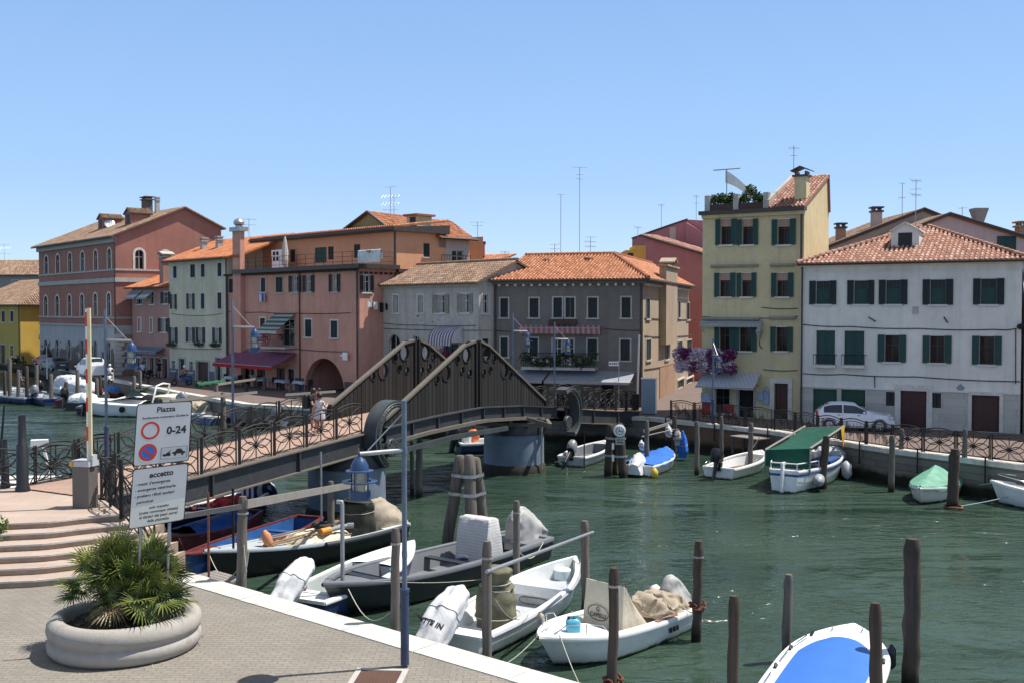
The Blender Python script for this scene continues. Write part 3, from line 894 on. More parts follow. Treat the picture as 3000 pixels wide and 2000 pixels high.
eave_gutter(T, [F.P(-.4, 6.85, .55), F.P(F.L + .5, 6.85, .55), F.P(F.L + .55, 6.85, -14)], .09, GUTTER, [(F.P(F.L - .1, 6.8, .12), 0)])
mb = MB(); Fr.box(mb, 2.2, 4.2, 3.0, 3.5, 0, .06); mb.build('name_plate', STONE, T)
F = Fac((-86, 152), (-63, 149)); Fr = F.right(12)
T = thing('grey_house', 'light grey house with brown tile roof behind the ochre house', 'building', F.A)
wops = [F.rc(1, 85, 655, 128, 728)]
mb = MB(); wall(mb, F, 0, F.L, 0, 11.4, wops); wall(mb, Fr, 0, 12, 0, 11.4); wall(mb, F.left(12), 0, 12, 0, 11.4); wall(mb, F.back(12), 0, F.L, 0, 11.4)
mb.build('wall', W_GREY2, T)
window(F, T, wops[0], 'glass', FRAMEW, curtain=CURTL)
roof(T, [[F.P(-.4, 11.3, .5), F.P(F.L + .4, 11.3, .5), F.P(F.L - 2, 13.7, -6), F.P(2, 13.7, -6)],
         [F.P(F.L + .4, 11.3, .5), F.P(F.L + .4, 11.3, -12.4), F.P(F.L - 2, 13.7, -6)],
         [F.P(-.4, 11.3, -12.4), F.P(F.L + .4, 11.3, -12.4), F.P(F.L - 2, 13.7, -6), F.P(2, 13.7, -6)]], TILE_A, .32, .5, 31)

# ---------------- the slanting row: small pink, cream green, salmon pink
RA, RB = V((-37.0, 102.2)), V((-11.1, 76.4))
RU = (RB - RA).normalized()
def rowpt(px):
 t = on_ray(px, 0, RA, RU); return RA + RU * t
def fac(x0, x1, A=None, U=None): return Fac(rowpt(x0), rowpt(x1))
F = fac(304, 389)
T = thing('small_pink_house', 'narrow dusty pink house squeezed between the brick red palazzo and the cream house', 'building', F.A)
top = [F.rc(1, 967, 738, 1008, 824), F.rc(1, 1062, 738, 1092, 824), F.rc(1, 1156, 740, 1189, 820)]
mid = [F.rc(1, 976, 922, 998, 1016), F.rc(1, 1062, 922, 1078, 1022), F.rc(1, 1140, 924, 1180, 1020)]
gr = [F.rc(1, 965, 1192, 990, 1288), F.rc(1, 1010, 1192, 1036, 1262), F.rc(1, 1062, 1198, 1090, 1340), F.rc(1, 1100, 1200, 1132, 1340), F.rc(1, 1150, 1205, 1185, 1345)]
mb = MB(); wall(mb, F, 0, F.L, -.05, 8.6, top + mid + gr); wall(mb, F.left(7), 0, 7, 0, 8.6); wall(mb, F.right(7), 0, 7, 0, 8.6)
mb.build('wall', W_PINK2, T)
for i, o in enumerate(top): window(F, T, o, 'open' if i == 2 else 'glass', FRAMEW, SHUT_B, tw=.07)
for i, o in enumerate(mid): window(F, T, o, 'open' if i == 2 else 'glass', STONE, SHUT_B, tw=.1, curtain=CURTL)
for i, o in enumerate(gr):
 if i < 2: window(F, T, o, 'glass', STONE)
 else: door(F, T, o, D_DK, STONE2, .1)
AWG = cloth('grey_white_awning', (.52, .55, .55), stripes=(.30, .33, .35), axis=2, period=.5)
for a in ((928, 1010), (1022, 1092)):
 r = F.rc(1, a[0], 728, a[1], 788); awning(T, F, r[0], r[1], r[3], r[2] + .15, .8, AWG, vh=.18)
r = F.rc(1, 945, 1130, 1168, 1168)
awning(T, F, r[0], r[1], r[3] + .1, r[2] + .25, .9, cloth('blue_grey_awning', (.14, .17, .22)), vh=.3)
roof(T, [[F.P(-.3, 8.45, .6), F.P(F.L + .1, 8.45, .6), F.P(F.L + .1, 10.6, -5.5), F.P(-.3, 10.6, -5.5)]], TILE_N, .27, .42, 41)
eave_gutter(T, [F.P(-.3, 8.4, .66), F.P(F.L, 8.4, .66)], .08)
u, z = F.px(*zc(1, 1122, 620), .1)
p = F.P(u, 0, -.6)
chimney(T, p, .85, 8.6, 11.2, W_PINK2, 'gable', top_mat=STONE2, rz=a0)

F = fac(389, 524)
T = thing('cream_house', 'four storey pale cream green house with dark shuttered windows and flower boxes', 'building', F.A)
r1 = [F.rc(1, *a) for a in ((1224, 555, 1250, 640), (1345, 543, 1380, 636), (1420, 540, 1448, 632), (1538, 532, 1567, 628))]
r2 = [F.rc(1, 1205, 755, 1250, 858), F.rc(1, 1322, 750, 1376, 858), F.rc(1, 1420, 748, 1446, 858), F.rc(1, 1538, 742, 1567, 857)]
r3 = [F.rc(1, 1196, 988, 1256, 1096), F.rc(1, 1318, 988, 1378, 1090), F.rc(1, 1388, 988, 1450, 1090), F.rc(1, 1505, 990, 1567, 1094)]
r4 = [F.rc(1, 1215, 1218, 1240, 1290), F.rc(1, 1268, 1207, 1306, 1340), F.rc(1, 1340, 1225, 1366, 1302), F.rc(1, 1390, 1228, 1475, 1372), F.rc(1, 1527, 1202, 1562, 1380)]
for i in (1, 3, 4): r4[i] = (r4[i][0], r4[i][1], .02, r4[i][3])
o2 = [rect_open(r) if i < 2 else r for i, r in enumerate(r2)]
o3 = [rect_open(r) for r in r3]
mb = MB(); wall(mb, F, 0, F.L, -.05, 10.9, r1 + o2 + o3 + r4); wall(mb, F.left(10), 0, 10, 0, 10.9); wall(mb, F.right(10), 0, 10, 0, 10.9); wall(mb, F.back(10), 0, F.L, 0, 10.9)
for Fx in (F.left(10), F.right(10)): mb.poly([Fx.P(0, 10.9), Fx.P(10, 10.9), Fx.P(5, 12.7)])
mb.build('wall', W_CREAMG, T)
for o in r1: window(F, T, o, 'shut', FRAMEW, SHUT_D)
for i, o in enumerate(o2): window(F, T, o, 'open' if i < 2 else 'shut', FRAMEW, SHUT_D, curtain=CURTL)
for i, o in enumerate(o3): window(F, T, o, 'open', FRAMEW, SHUT_D, curtain=CURTL)
for i in (0, 2): window(F, T, r4[i], 'glass', FRAMEW)
door(F, T, r4[1], D_DK); door(F, T, r4[3], D_BROWN, panels=False); door(F, T, r4[4], D_DK)
mb = MB(); F.box(mb, 0, r4[3][0] - .02, 0, .95, 0, .03); F.box(mb, r4[3][1] + .02, r4[4][0] - .1, 0, .95, 0, .03)
mb.build('plinth', paint('blue_grey_plinth', (.13, .15, .18), .8, .3, grime=.4), T)
for o in o3[:1] + o3[2:]:
 fb = MB(); F.box(fb, o[0] - .25, o[1] + .25, o[2] - .3, o[2] - .08, .11, .36); b = fb.build('flower_box', D_BROWN, T)
 fb = MB(); leaf_clump(fb, F.P((o[0] + o[1]) / 2, o[2] - .15, .25), .38, 120, .09, sc=(1.3, 1.3, .7)); fb.build('plant', PLANT, b)
roof(T, [[F.P(-.1, 10.8, .55), F.P(F.L + 2.6, 10.8, .55), F.P(F.L + 2.6, 12.95, -5), F.P(-.1, 12.95, -5)],
         [F.P(-.1, 12.95, -5), F.P(F.L + 2.6, 12.95, -5), F.P(F.L + 2.6, 11, -10.3), F.P(-.1, 11, -10.3)]], TILE_N, .27, .42, 51)
eave_gutter(T, [F.P(-.1, 10.7, .62), F.P(F.L, 10.7, .62)], .09, GUTTER, [(F.P(F.L - .08, 10.7, .12), 0)])
for x, y in ((1440, 428), (1550, 392)):
 uu, z = F.px(*zc(1, x, y), -2.4); chimney(T, F.P(uu, 0, -2.4), .5, 11.4, 12.6, STONE2, 'slab', rz=a0)
wires(T, F, [(1, [(1205, 890), (1400, 905), (1570, 890)]), (1, [(1205, 1130), (1570, 1140)])], .02)

# salmon pink house with terrace and penthouse
F = fac(524, 826); Fr = F.right(16)
T = thing('salmon_pink_house', 'large salmon pink house with a ground floor archway, purple awning and peach penthouse', 'building', F.A)
EZ = 9.35
w1 = [F.rc(2, 638, 637, 671, 738), F.rc(2, 744, 632, 793, 740), rect_open(F.rc(2, 838, 625, 925, 738)), rect_open(F.rc(2, 936, 622, 1018, 737)), rect_open(F.rc(2, 1122, 614, 1200, 735)), F.rc(2, 411, 645, 448, 745)]
w2 = [F.rc(2, 633, 922, 668, 990), F.rc(2, 790, 930, 876, 1118), F.rc(2, 950, 932, 997, 1054), F.rc(2, 1132, 940, 1180, 1060)]
g = [F.rc(2, 428, 1262, 462, 1390), F.rc(2, 515, 1262, 558, 1400), F.rc(2, 566, 1268, 590, 1322), F.rc(2, 620, 1272, 662, 1410), F.rc(2, 758, 1278, 802, 1410), F.rc(2, 826, 1278, 874, 1372)]
for i in (1, 3, 4): g[i] = (g[i][0], g[i][1], .02, g[i][3])
ar = F.rc(2, 945, 1203, 1228, 1440); ar = (ar[0], ar[1], -.02, ar[3], 5.0)
mb = MB(); wall(mb, F, 0, F.L, -.05, EZ, w1 + w2 + g + [ar]); spandrel(mb, F, ar, n=20, dep=.5)
wall(mb, F.left(16), 0, 16, 0, EZ)
sop = [rect_open(Fr.rc(2, 1335, 622, 1432, 740))]
wall(mb, Fr, 0, 16, -.05, EZ, sop)
mb.poly([F.P(0, EZ - .05), F.P(F.L, EZ - .05), F.P(F.L, EZ - .05, -16), F.P(0, EZ - .05, -16)])
mb.poly([F.P(ar[0] - .5, -.02, -5), F.P(ar[1] + .5, -.02, -5), F.P(ar[1] + .5, ar[3] + .3, -5), F.P(ar[0] - .5, ar[3] + .3, -5)])
mb.build('wall', W_PINK, T)
mb = MB(); mb.poly([F.P(ar[0] + .9, 0, -4.96), F.P(ar[0] + 2.3, 0, -4.96), F.P(ar[0] + 2.3, 2.4, -4.96), F.P(ar[0] + .9, 2.4, -4.96)]); mb.build('passage_door', D_DK, T)
for i, o in enumerate(w1):
 window(F, T, o, 'open' if i in (2, 3, 4) else 'shut', FRAMEW if i == 0 else STONE2, SHUT_B, tw=.07, curtain=CURTL)
for i, o in enumerate(w2):
 if i == 1: window(F, T, o, 'glass', STONE2, curtain=CURT, sill=False)
 else: window(F, T, o, 'shut', STONE, SHUT_D, tw=.12)
window(Fr, T, sop[0], 'open', FRAMEW, SHUT_B, curtain=CURTL)
for i, o in enumerate(g):
 if i in (1, 3, 4): door(F, T, o, D_DK, D_RED, .08)
 else: window(F, T, o, 'glass', STONE2, frame_m=D_BROWN)
mb = MB(); F.box(mb, ar[1] + .02, F.L, 0, 1.0, 0, .025); F.box(mb, g[5][1] + .1, ar[0] - .02, 0, 1.0, 0, .025); mb.build('plinth', paint('dark_plinth', (.07, .07, .075), .8, .3), T)
mb = MB()
F.box(mb, 1.6, F.L + .5, EZ - .02, EZ + .3, -.3, .55); Fr.box(mb, -.5, 3.4, EZ - .02, EZ + .297, -.3, .5); Fr.box(mb, 3.4, 16, EZ - .25, EZ + .02, -.05, .35)
mb.build('eaves_fascia', GUTTER, T)
mb = MB()
for i in range(60): F.box(mb, i * F.L / 60, i * F.L / 60 + .1, EZ - .2, EZ - .022, 0, .42)
for i in range(34): Fr.box(mb, i * .46, i * .46 + .1, EZ - .42, EZ - .252, 0, .3)
mb.build('rafter_ends', wood('rafter_wood', (.12, .075, .05)), T)
# chimney breast running up the left end
cb = F.rc(2, 462, 600, 540, 1400); ct = F.px(*zc(2, 505, 268), .3)[1] - .1
mb = MB(); F.box(mb, cb[0] + .25, cb[1] - .3, -.02, ct, 0, .42); c = mb.build('chimney', W_PINK, T)
mb = MB(); F.box(mb, cb[0] + .05, cb[1] - .1, ct - .35, ct, -.25, .6)
pc = F.P((cb[0] + cb[1]) / 2 - .02, ct, .15)
mb.lathe([(.3, 0), (.3, .15), (.45, .25), (.46, .45), (.33, .65), (.12, .75), (.01, .78)], pc, 16); mb.build('chimney_cowl', GREYM, c)
# balcony with striped awning and flowers
bx = F.rc(2, 708, 1040, 880, 1120)
bal = MB(); F.box(bal, bx[0], bx[1], bx[2] - .15, bx[2], 0, .95); b_ = bal.build('balcony', STONE2, T)
mb = MB()
for i in range(20): mb.tube([F.P(bx[0] + (bx[1] - bx[0]) * i / 19, bx[2], .9), F.P(bx[0] + (bx[1] - bx[0]) * i / 19, bx[2] + .95, .9)], .012, 4)
for u in (bx[0], bx[1]):
 for i in range(5): mb.tube([F.P(u, bx[2], .1 + .2 * i), F.P(u, bx[2] + .95, .1 + .2 * i)], .012, 4)
 mb.tube([F.P(u, bx[2] + .95, 0), F.P(u, bx[2] + .95, .9)], .02, 4)
mb.tube([F.P(bx[0], bx[2] + .95, .9), F.P(bx[1], bx[2] + .95, .9)], .025, 4); mb.build('balcony_rail', IRON, b_)
PETM = leafy('magenta_petals', (.03, .05, .012), (.20, .015, .075), (.36, .05, .17))
PETW = leafy('mixed_petals', (.05, .012, .035), (.24, .03, .15), (.78, .70, .76))
mb = MB(); leaf_clump(mb, F.P(bx[0] + .4, bx[2] + .55, .95), .55, 260, .07, sc=(1.2, 1.2, 1)); leaf_clump(mb, F.P(bx[1] - .5, bx[2] + .75, .9), .3, 100, .07)
mb.build('balcony_flowers', PETM, b_)
aw = F.rc(2, 740, 888, 885, 1035)
GST = cloth('green_grey_striped_awning', (.34, .38, .35), stripes=(.07, .095, .08), axis=2, period=.32)
awning(T, F, aw[0], aw[1], aw[3], aw[3] - 1.35, 1.75, GST, cloth('pale_valance', (.48, .50, .46)), vh=.25)
aw = F.rc(2, 500, 1155, 895, 1260)
PUR = cloth('purple_awning', (.20, .075, .13), .8); REDV = cloth('red_valance', (.36, .02, .025), .8)
awning(T, F, aw[0] - .6, aw[1], aw[3], aw[3] - 1.0, 2.3, PUR, REDV, vh=.3)
wires(T, F, [(2, [(400, 875), (640, 880), (900, 888), (1270, 885)]), (2, [(530, 1140), (900, 1140), (1250, 1158)])], .025)
eave_gutter(T, [F.P(F.L - .1, EZ - .05, .15), F.P(F.L - .1, 0, .15)], .07, GUTTER, [(F.P(F.px(*zc(2, 917, 900))[0], EZ - .1, .1), 0), (F.P(.12, EZ, .12), 0)], name='downpipe')
mb = MB(); o = F.rc(2, 1240, 1160, 1272, 1215); F.box(mb, o[0], o[1], o[2], o[3], .25, .33); F.box(mb, o[0] - .3, o[0], o[3] - .3, o[3] - .2, 0, .3); mb.build('wall_sign', WHITEP, T)
# penthouse
PA = rowpt(826)
SB = 3.45
Fp = Fac(F.P(F.px(*zc(2, 610, 560), -SB)[0], 0, -SB), F.P(F.L, 0, -SB)); Fpr = Fac(Fp.B, Fp.B - Fp.n * 5.0)
po = [Fp.rc(2, 845, 437, 880, 528), Fp.rc(2, 1020, 422, 1102, 532), Fp.rc(2, 1113, 416, 1152, 510), Fp.rc(2, 1296, 400, 1340, 497)]
pr = [Fpr.rc(3, 427, 142, 468, 232)]
ph = MB(); wall(ph, Fp, 0, Fp.L, EZ - .04, 12.25, po); wall(ph, Fpr, 0, 5.0, EZ - .3, 12.25, pr); wall(ph, Fp.left(9), 0, 9, EZ, 12.25); wall(ph, Fp.back(9), 0, Fp.L, EZ, 12.25)
P_ = ph.build('penthouse', W_ORANGE, T)
for i, o in enumerate(po): window(Fp, T, o, 'shut', None, D_GREEN if i == 1 else SHUT_D, sill=False)
window(Fpr, T, pr[0], 'shut', None, SHUT_D)
mb = MB(); mb.hexa([Fp.P(-.2, 12.2, .6), Fp.P(Fp.L + .45, 12.2, .6), Fp.P(Fp.L + .45, 12.2, -5), Fp.P(-.2, 12.2, -5), Fp.P(-.2, 12.5, .62), Fp.P(Fp.L + .45, 12.5, .62), Fp.P(Fp.L + .45, 12.9, -5), Fp.P(-.2, 12.9, -5)])
mb.build('penthouse_roof', GUTTER, T)
roof(T, [[Fp.P(-.2, 12.56, .6), Fp.P(Fp.L + .45, 12.56, .6), Fp.P(Fp.L + .45, 13.3, -5), Fp.P(-.2, 13.3, -5)]], TILE_O, .27, .42, 61, name='penthouse_tiles')
eave_gutter(T, [Fp.P(-.2, 12.35, .68), Fp.P(Fp.L + .4, 12.35, .68)], .09, GUTTER, [(Fp.P(Fp.L - .1, 12.3, .1), EZ)])
mb = MB()
for i in range(15): u = 1.9 + (F.L - 1.7) * i / 14; mb.tube([F.P(u, EZ + .25, -.1), F.P(u, EZ + 1.25, -.1)], .02, 4)
for z in (.55, .9, 1.25): mb.tube([F.P(1.9, EZ + z, -.1), F.P(F.L + .15, EZ + z, -.1), Fr.P(3.4, EZ + z, .1)], .015, 4)
mb.build('terrace_rail', IRON, T)
a = F.rc(2, 1330, 435, 1490, 530, -.1); TW = thing('hanging_quilt', 'white quilt with a green print hung over the pink house terrace rail', 'quilt', F.P((a[0] + a[1]) / 2, a[2], 0))
mb = MB(); mb.loft([[F.P(a[0] + (a[1] - a[0]) * i / 14, z, d + .02 * math.sin(i * 1.7 + z * 3)) for i in range(15)] for z, d in ((a[2], .02), (a[2] + .5, .03), (EZ + 1.26, -.02), (EZ + 1.29, -.1), (EZ + 1.2, -.2), (EZ + .6, -.22))], False)
mb.build('quilt', cloth('quilt_cloth', (.66, .67, .65)), TW)
mb = MB(); leaf_clump(mb, F.P(a[0] + (a[1] - a[0]) * .55, EZ + 1.18, .04), .22, 12, .12, sc=(1.4, 1.4, .5), tr=(.6, 1)); mb.build('green_print', PLANT, TW)
u = F.px(*zc(2, 808, 450), -.6)[0]; pb = F.P(u, EZ, -.6)
U = thing('folded_parasol', 'folded pale parasol standing on the pink house terrace', 'parasol', pb)
mb = MB(); mb.tube([pb, pb + V((0, 0, 3.0))], .03, 6); mb.build('pole', IRON, U)
mb = MB(); mb.lathe([(.22, .5), (.3, .9), (.26, 1.6), (.16, 2.4), (.05, 2.9)], pb, 9); mb.build('canopy', cloth('parasol_cloth', (.50, .46, .41)), U)
a = F.rc(2, 712, 440, 790, 552, -1.8); AC = thing('white_cabinet', 'white ventilated cabinet on the pink house terrace beside the folded parasol', 'cabinet', F.P((a[0] + a[1]) / 2, EZ, -1.8))
mb = MB(); F.box(mb, a[0], a[1], EZ, a[3], -2.4, -1.8); mb.build('body', WHITEP, AC)
mb = MB()
for i in range(2):
 for j in range(2): F.box(mb, a[0] + .25 + .5 * i, a[0] + .6 + .5 * i, a[3] - .45 - .45 * j, a[3] - .15 - .45 * j, -1.82, -1.79)
mb.build('grille', DARK, AC)
# laundry on the sunlit side
LD = thing('laundry_line', 'clothes line of dark and white washing on the sunlit side of the pink house', 'laundry', Fr.P(1.2, 7, .4))
mb = MB(); mb.tube([Fr.P(.2, 7.0, .55), Fr.P(4.2, 6.5, .55)], .01, 4); mb.build('line', CABLE, LD)
mb = MB(); mw_ = MB()
for i in range(7):
 u = .3 + i * .55; m_ = mw_ if i < 2 else mb; z = 7.0 - .125 * u
 m_.loft([[Fr.P(u + .1 * j, z - h, .55 + .03 * math.sin(j * 2 + i)) for j in range(5)] for h in (0, .25, .45 + .25 * (i % 3) / 2)], False)
mb.build('dark_clothes', cloth('black_cloth', (.02, .02, .025)), LD); mw_.build('white_clothes', cloth('white_cloth', (.66, .66, .65)), LD)
LB = thing('blue_laundry', 'blue and white cloth hanging under a top floor window of the pink house', 'laundry', F.P(*F.px(*zc(2, 665, 800)), .3))
mb = MB(); o = F.rc(2, 645, 755, 685, 805); mb.loft([[F.P(o[0] + (o[1] - o[0]) * j / 6, z, .3 + .03 * math.sin(j)) for j in range(7)] for z in (o[3], (o[2] + o[3]) / 2, o[2])], False)
mb.build('cloth', cloth('blue_cloth', (.05, .10, .32), stripes=(.55, .58, .6), axis=0, period=.5), LB)

# cream house with loggia beyond the penthouse
Fq = Fac(Fpr.P(4.2, 0), Fpr.P(7.5, 0)); T = thing('loggia_house', 'cream and grey top floor with a recessed balcony beyond the peach penthouse', 'building', Fq.A)
lo_ = [Fq.rc(3, 497, 170, 575, 296), Fq.rc(3, 615, 190, 690, 290)]
mb = MB(); wall(mb, Fq, 0, Fq.L, 0, 12.0, [(*lo_[0], 1.2), (*lo_[1], .2)]); wall(mb, Fq.back(2), 0, Fq.L, 0, 12); wall(mb, Fq.right(2), 0, 2, 0, 12)
mb.build('wall', W_CREAM, T)
window(Fq, T, lo_[1], 'glass', None, curtain=CURT, sill=False)
mb = MB(); mb.poly([Fq.P(lo_[0][0], lo_[0][2], -1.18), Fq.P(lo_[0][1], lo_[0][2], -1.18), Fq.P(lo_[0][1], lo_[0][3], -1.18), Fq.P(lo_[0][0], lo_[0][3], -1.18)]); mb.build('loggia_shade', DARK, T)  # near-black sheet paints the shade at the back of the recess
mb = MB()
for i in range(12): u = .1 + (Fq.L - .2) * i / 11; mb.tube([Fq.P(u, 9.6, .25), Fq.P(u, 10.6, .25)], .014, 4)
mb.tube([Fq.P(.1, 10.6, .25), Fq.P(Fq.L - .1, 10.6, .25)], .02, 4); mb.build('balcony_rail', IRON, T)
roof(T, [[Fq.P(-.3, 11.95, .5), Fq.P(Fq.L + .4, 11.95, .5), Fq.P(Fq.L + .1, 12.7, -2.1), Fq.P(-.3, 12.9, -2.1)]], TILE_O, .27, .42, 71)
eave_gutter(T, [Fq.P(-.3, 11.9, .56), Fq.P(Fq.L + .4, 11.9, .56)], .1)

# green gabled house behind
b0 = gy(776, 600, 92); b1 = gy(910, 600, 88.5)
Fg = Fac((b0.x, b0.y), (b1.x, b1.y)); gw = Fg.L
T = thing('green_gabled_house', 'mossy green gabled house with dormer rising behind the penthouse', 'building', Fg.A)
ze = 12.6; zp = 6.3 + 221 / 2402 * 90.4
mb = MB(); wall(mb, Fg, 0, gw, 0, ze); mb.poly([Fg.P(0, ze), Fg.P(gw, ze), Fg.P(gw * .56, zp)]); wall(mb, Fg.right(12), 0, 12, 0, ze)
mb.build('wall', stucco('mossy_green_render', (.33, .30, .15), (.2, .18, .1), .5), T)
roof(T, [[Fg.P(gw * .56, zp + .1, .3), Fg.P(gw * .56, zp + .1, -12), Fg.P(gw + .5, ze - .1, -12), Fg.P(gw + .5, ze - .1, .3)],
         [Fg.P(gw * .56, zp + .1, .3), Fg.P(gw * .56, zp + .1, -12), Fg.P(-.5, ze - .1, -12), Fg.P(-.5, ze - .1, .3)]], TILE_O, .27, .42, 81)
mb = MB(); mb.tube([Fg.P(-.5, ze - .1, .35), Fg.P(gw * .56, zp + .08, .35), Fg.P(gw + .5, ze - .1, .35)], .13, 5); mb.build('bargeboard', GUTTER, T)
mb = MB(); Fg.box(mb, gw * .62, gw * .8, ze + .35, ze + .75, -.02, .03); mb.build('attic_window', DARK, T)
p = gy(963, 528, 87); zt = gy(963, 498, 87).z; Mz = Matrix.Rotation(-.75, 3, 'Z')
mb = MB(); mb.box((p.x, p.y, (p.z + zt) / 2 - .6), (1.3, 1.6, zt - p.z + 1.2), M=Mz); dm = mb.build('dormer', W_YEL, T)
mb = MB(); mb.box((p.x, p.y, zt + .08), (1.75, 2.1, .16), M=Mz); mb.build('dormer_roof', TILE_O, dm)
mb = MB(); mb.box(V((p.x, p.y, (p.z + zt) / 2)) + Mz @ V((.1, -.81, .05)), (.7, .04, .8), M=Mz); mb.build('dormer_window', SHUT_D, dm)
# red chimney house strip
p = gy(1096, 600, 92)
T = thing('low_red_roofed_house', 'low house with a stout raspberry chimney behind the weathered house', 'building', (p.x, p.y, 0))
mb = MB(); mb.box((p.x - 1, p.y + 3, 5.1), (11, 6, 10.2), -.7); mb.build('wall', W_CREAM, T)
mb = MB(); Mz = Matrix.Rotation(-.7, 3, 'Z'); c_ = V((p.x - 1, p.y + 3, 0))
tiles(mb, [c_ + Mz @ V(v) for v in ((-5.8, -3.3, 10.2), (5.8, -3.3, 10.2), (5.8, 0, 11.2), (-5.8, 0, 11.2))], .27, .42, 7); mb.build('roof', TILE_O, T)
zt = gy(1096, 556, 92).z; zb = gy(1096, 612, 92).z
mb = MB(); mb.box((p.x, p.y, (zb + zt) / 2 - .9), (1.05, 1.05, zt - zb + 1.8)); mb.box((p.x, p.y, zt - .75), (1.35, 1.35, 1.1)); c = mb.build('chimney', W_MAG, T)
mb = MB(); mb.box((p.x, p.y, zt - .1), (1.5, 1.5, .18)); mb.build('chimney_cap', GUTTER, c)

# ================================================================ buildings facing the camera and right bank
# ---------------- weathered grey house
F = Fac((-9.6, 78.0), (-2.22, 70.0)); DP = 6.6; Fr = F.right(DP)
T = thing('weathered_house', 'weathered grey white two storey house with peeling plaster and old tile roof', 'building', F.A)
w1 = [F.rc(3, 228, 482, 262, 598), F.rc(3, 390, 482, 424, 598), F.rc(3, 515, 480, 568, 598), F.rc(3, 676, 474, 726, 596)]
w2 = [F.rc(3, 203, 738, 276, 1000), F.rc(3, 362, 748, 400, 900), F.rc(3, 562, 800, 660, 1000)]
w2 = [(a, b, max(c, .02) if i != 1 else c, d) for i, (a, b, c, d) in enumerate(w2)]
so = [Fr.rc(3, 815, 478, 852, 600), Fr.rc(3, 815, 765, 852, 880)]
EZ = 8.15
mb = MB(); wall(mb, F, 0, F.L, -.05, EZ, w1 + w2); spandrel(mb, F, w2[0])
wall(mb, Fr, 0, DP, -.05, EZ, so); wall(mb, F.left(DP), 0, DP, 0, EZ); wall(mb, F.back(DP), 0, F.L, 0, EZ)
for Fx in (Fr, F.left(DP)): mb.poly([Fx.P(0, EZ), Fx.P(DP, EZ), Fx.P(DP / 2, 9.55)])
mb.build('wall', W_OLD, T)
for i, o in enumerate(w1):
 window(F, T, o, 'glass' if i < 2 else 'open', STONE, SHUT_W, tw=.12, curtain=CURTL)
window(F, T, w2[1], 'glass', STONE2); window(F, T, w2[0], 'glass', STONE2, arch=True, sill=False); door(F, T, w2[2], D_DK)
window(Fr, T, so[0], 'glass', STONE, curtain=CURTL); window(Fr, T, so[1], 'shut', None, SHUT_B)
mb = MB(); F.box(mb, 0, F.L, EZ - .25, EZ, 0, .22); mb.build('cornice', STONE2, T)
roof(T, [[F.P(-.35, EZ - .02, .45), F.P(F.L + .3, EZ - .02, .45), F.P(F.L + .3, 9.7, -DP / 2), F.P(-.35, 9.7, -DP / 2)],
         [F.P(-.35, EZ - .02, -DP - .4), F.P(F.L + .3, EZ - .02, -DP - .4), F.P(F.L + .3, 9.7, -DP / 2), F.P(-.35, 9.7, -DP / 2)]], TILE_A, .25, .4, 91,
     [(F.P(-.35, 9.75, -DP / 2), F.P(F.L + .3, 9.75, -DP / 2))])
r = F.rc(3, 535, 718, 688, 802)
mb = MB()                                             # round-headed striped canopy
k = 18
rows = []
for j in range(9):
 w = j / 8 * PI / 2
 rows.append([F.P(r[0] + (r[1] - r[0]) * i / k, r[2] + .15 + 1.05 * math.cos(w), .05 + 1.0 * math.sin(w)) for i in range(k + 1)])
mb.loft(rows, False, 0)
for i in (0, k): mb.poly([row[i] for row in rows] + [F.P(r[0] + (r[1] - r[0]) * i / k, r[2] + .15, .05)])
mb.loft([[F.P(r[0] + (r[1] - r[0]) * i / 40, r[2] + .16, 1.055) for i in range(41)], [F.P(r[0] + (r[1] - r[0]) * i / 40, r[2] - .1 + .06 * abs(math.sin(i * .6)), 1.06) for i in range(41)]], False)
mb.build('awning', cloth('violet_striped_awning', (.52, .50, .52), stripes=(.15, .10, .17), axis=4, period=.42), T)
mb = MB(); leaf_clump(mb, F.P((r[0] + r[1]) / 2 - .2, r[2] - .85, .6), .75, 500, .08, sc=(1.2, 1.2, .8)); mb.build('hanging_flowers', PETM, T)
wires(T, F, [(3, [(165, 665), (400, 678), (770, 680)]), (3, [(165, 700), (880, 712)])], .02)

# ---------------- dark grey house with hipped orange roof
F = Fac((-1.2, 70.9), (8.5, 67.9)); DP = 22.0; Fr = F.right(DP)
T = thing('dark_grey_house', 'dark grey house with bright orange hipped roof, pink awning and plant filled balcony', 'building', F.A)
EZ = 8.3
w1 = [F.rc(4, *a) for a in ((148, 502, 198, 627), (340, 502, 398, 628), (496, 498, 552, 628), (576, 498, 634, 628), (724, 498, 784, 630), (944, 496, 1002, 630))]
w2 = [F.rc(4, *a) for a in ((150, 758, 196, 884), (340, 762, 394, 880), (492, 768, 548, 935), (572, 768, 628, 935), (720, 768, 782, 900), (936, 772, 998, 908))]
gd = [F.rc(4, 330, 1035, 430, 1200), F.rc(4, 540, 1030, 610, 1200), F.rc(4, 810, 1042, 890, 1200)]
gd = [(a, b, .02, d) for a, b, c, d in gd]
s1 = [Fr.rc(4, *a) for a in ((1102, 505, 1127, 636), (1222, 512, 1242, 638), (1313, 524, 1328, 630), (1369, 532, 1388, 642))]
s2 = [Fr.rc(4, *a) for a in ((1104, 772, 1134, 904), (1227, 774, 1250, 900), (1310, 784, 1340, 905), (1372, 776, 1402, 900))]
sg = [Fr.rc(4, 1308, 1032, 1350, 1180), Fr.rc(4, 1366, 1022, 1412, 1180)]
sg = [(a, b, .02, d) for a, b, c, d in sg]
mb = MB(); wall(mb, F, 0, F.L, -.05, EZ, w1 + w2 + gd); mb.build('front_wall', W_GREY, T)  # front takes the shade-toned coat, the side below its sunlit twin
mb = MB(); wall(mb, Fr, 0, DP, -.05, EZ, s1 + s2 + sg); wall(mb, F.left(DP), 0, DP, 0, EZ); wall(mb, F.back(DP), 0, F.L, 0, EZ); mb.build('side_wall', W_GREY_SUN, T)
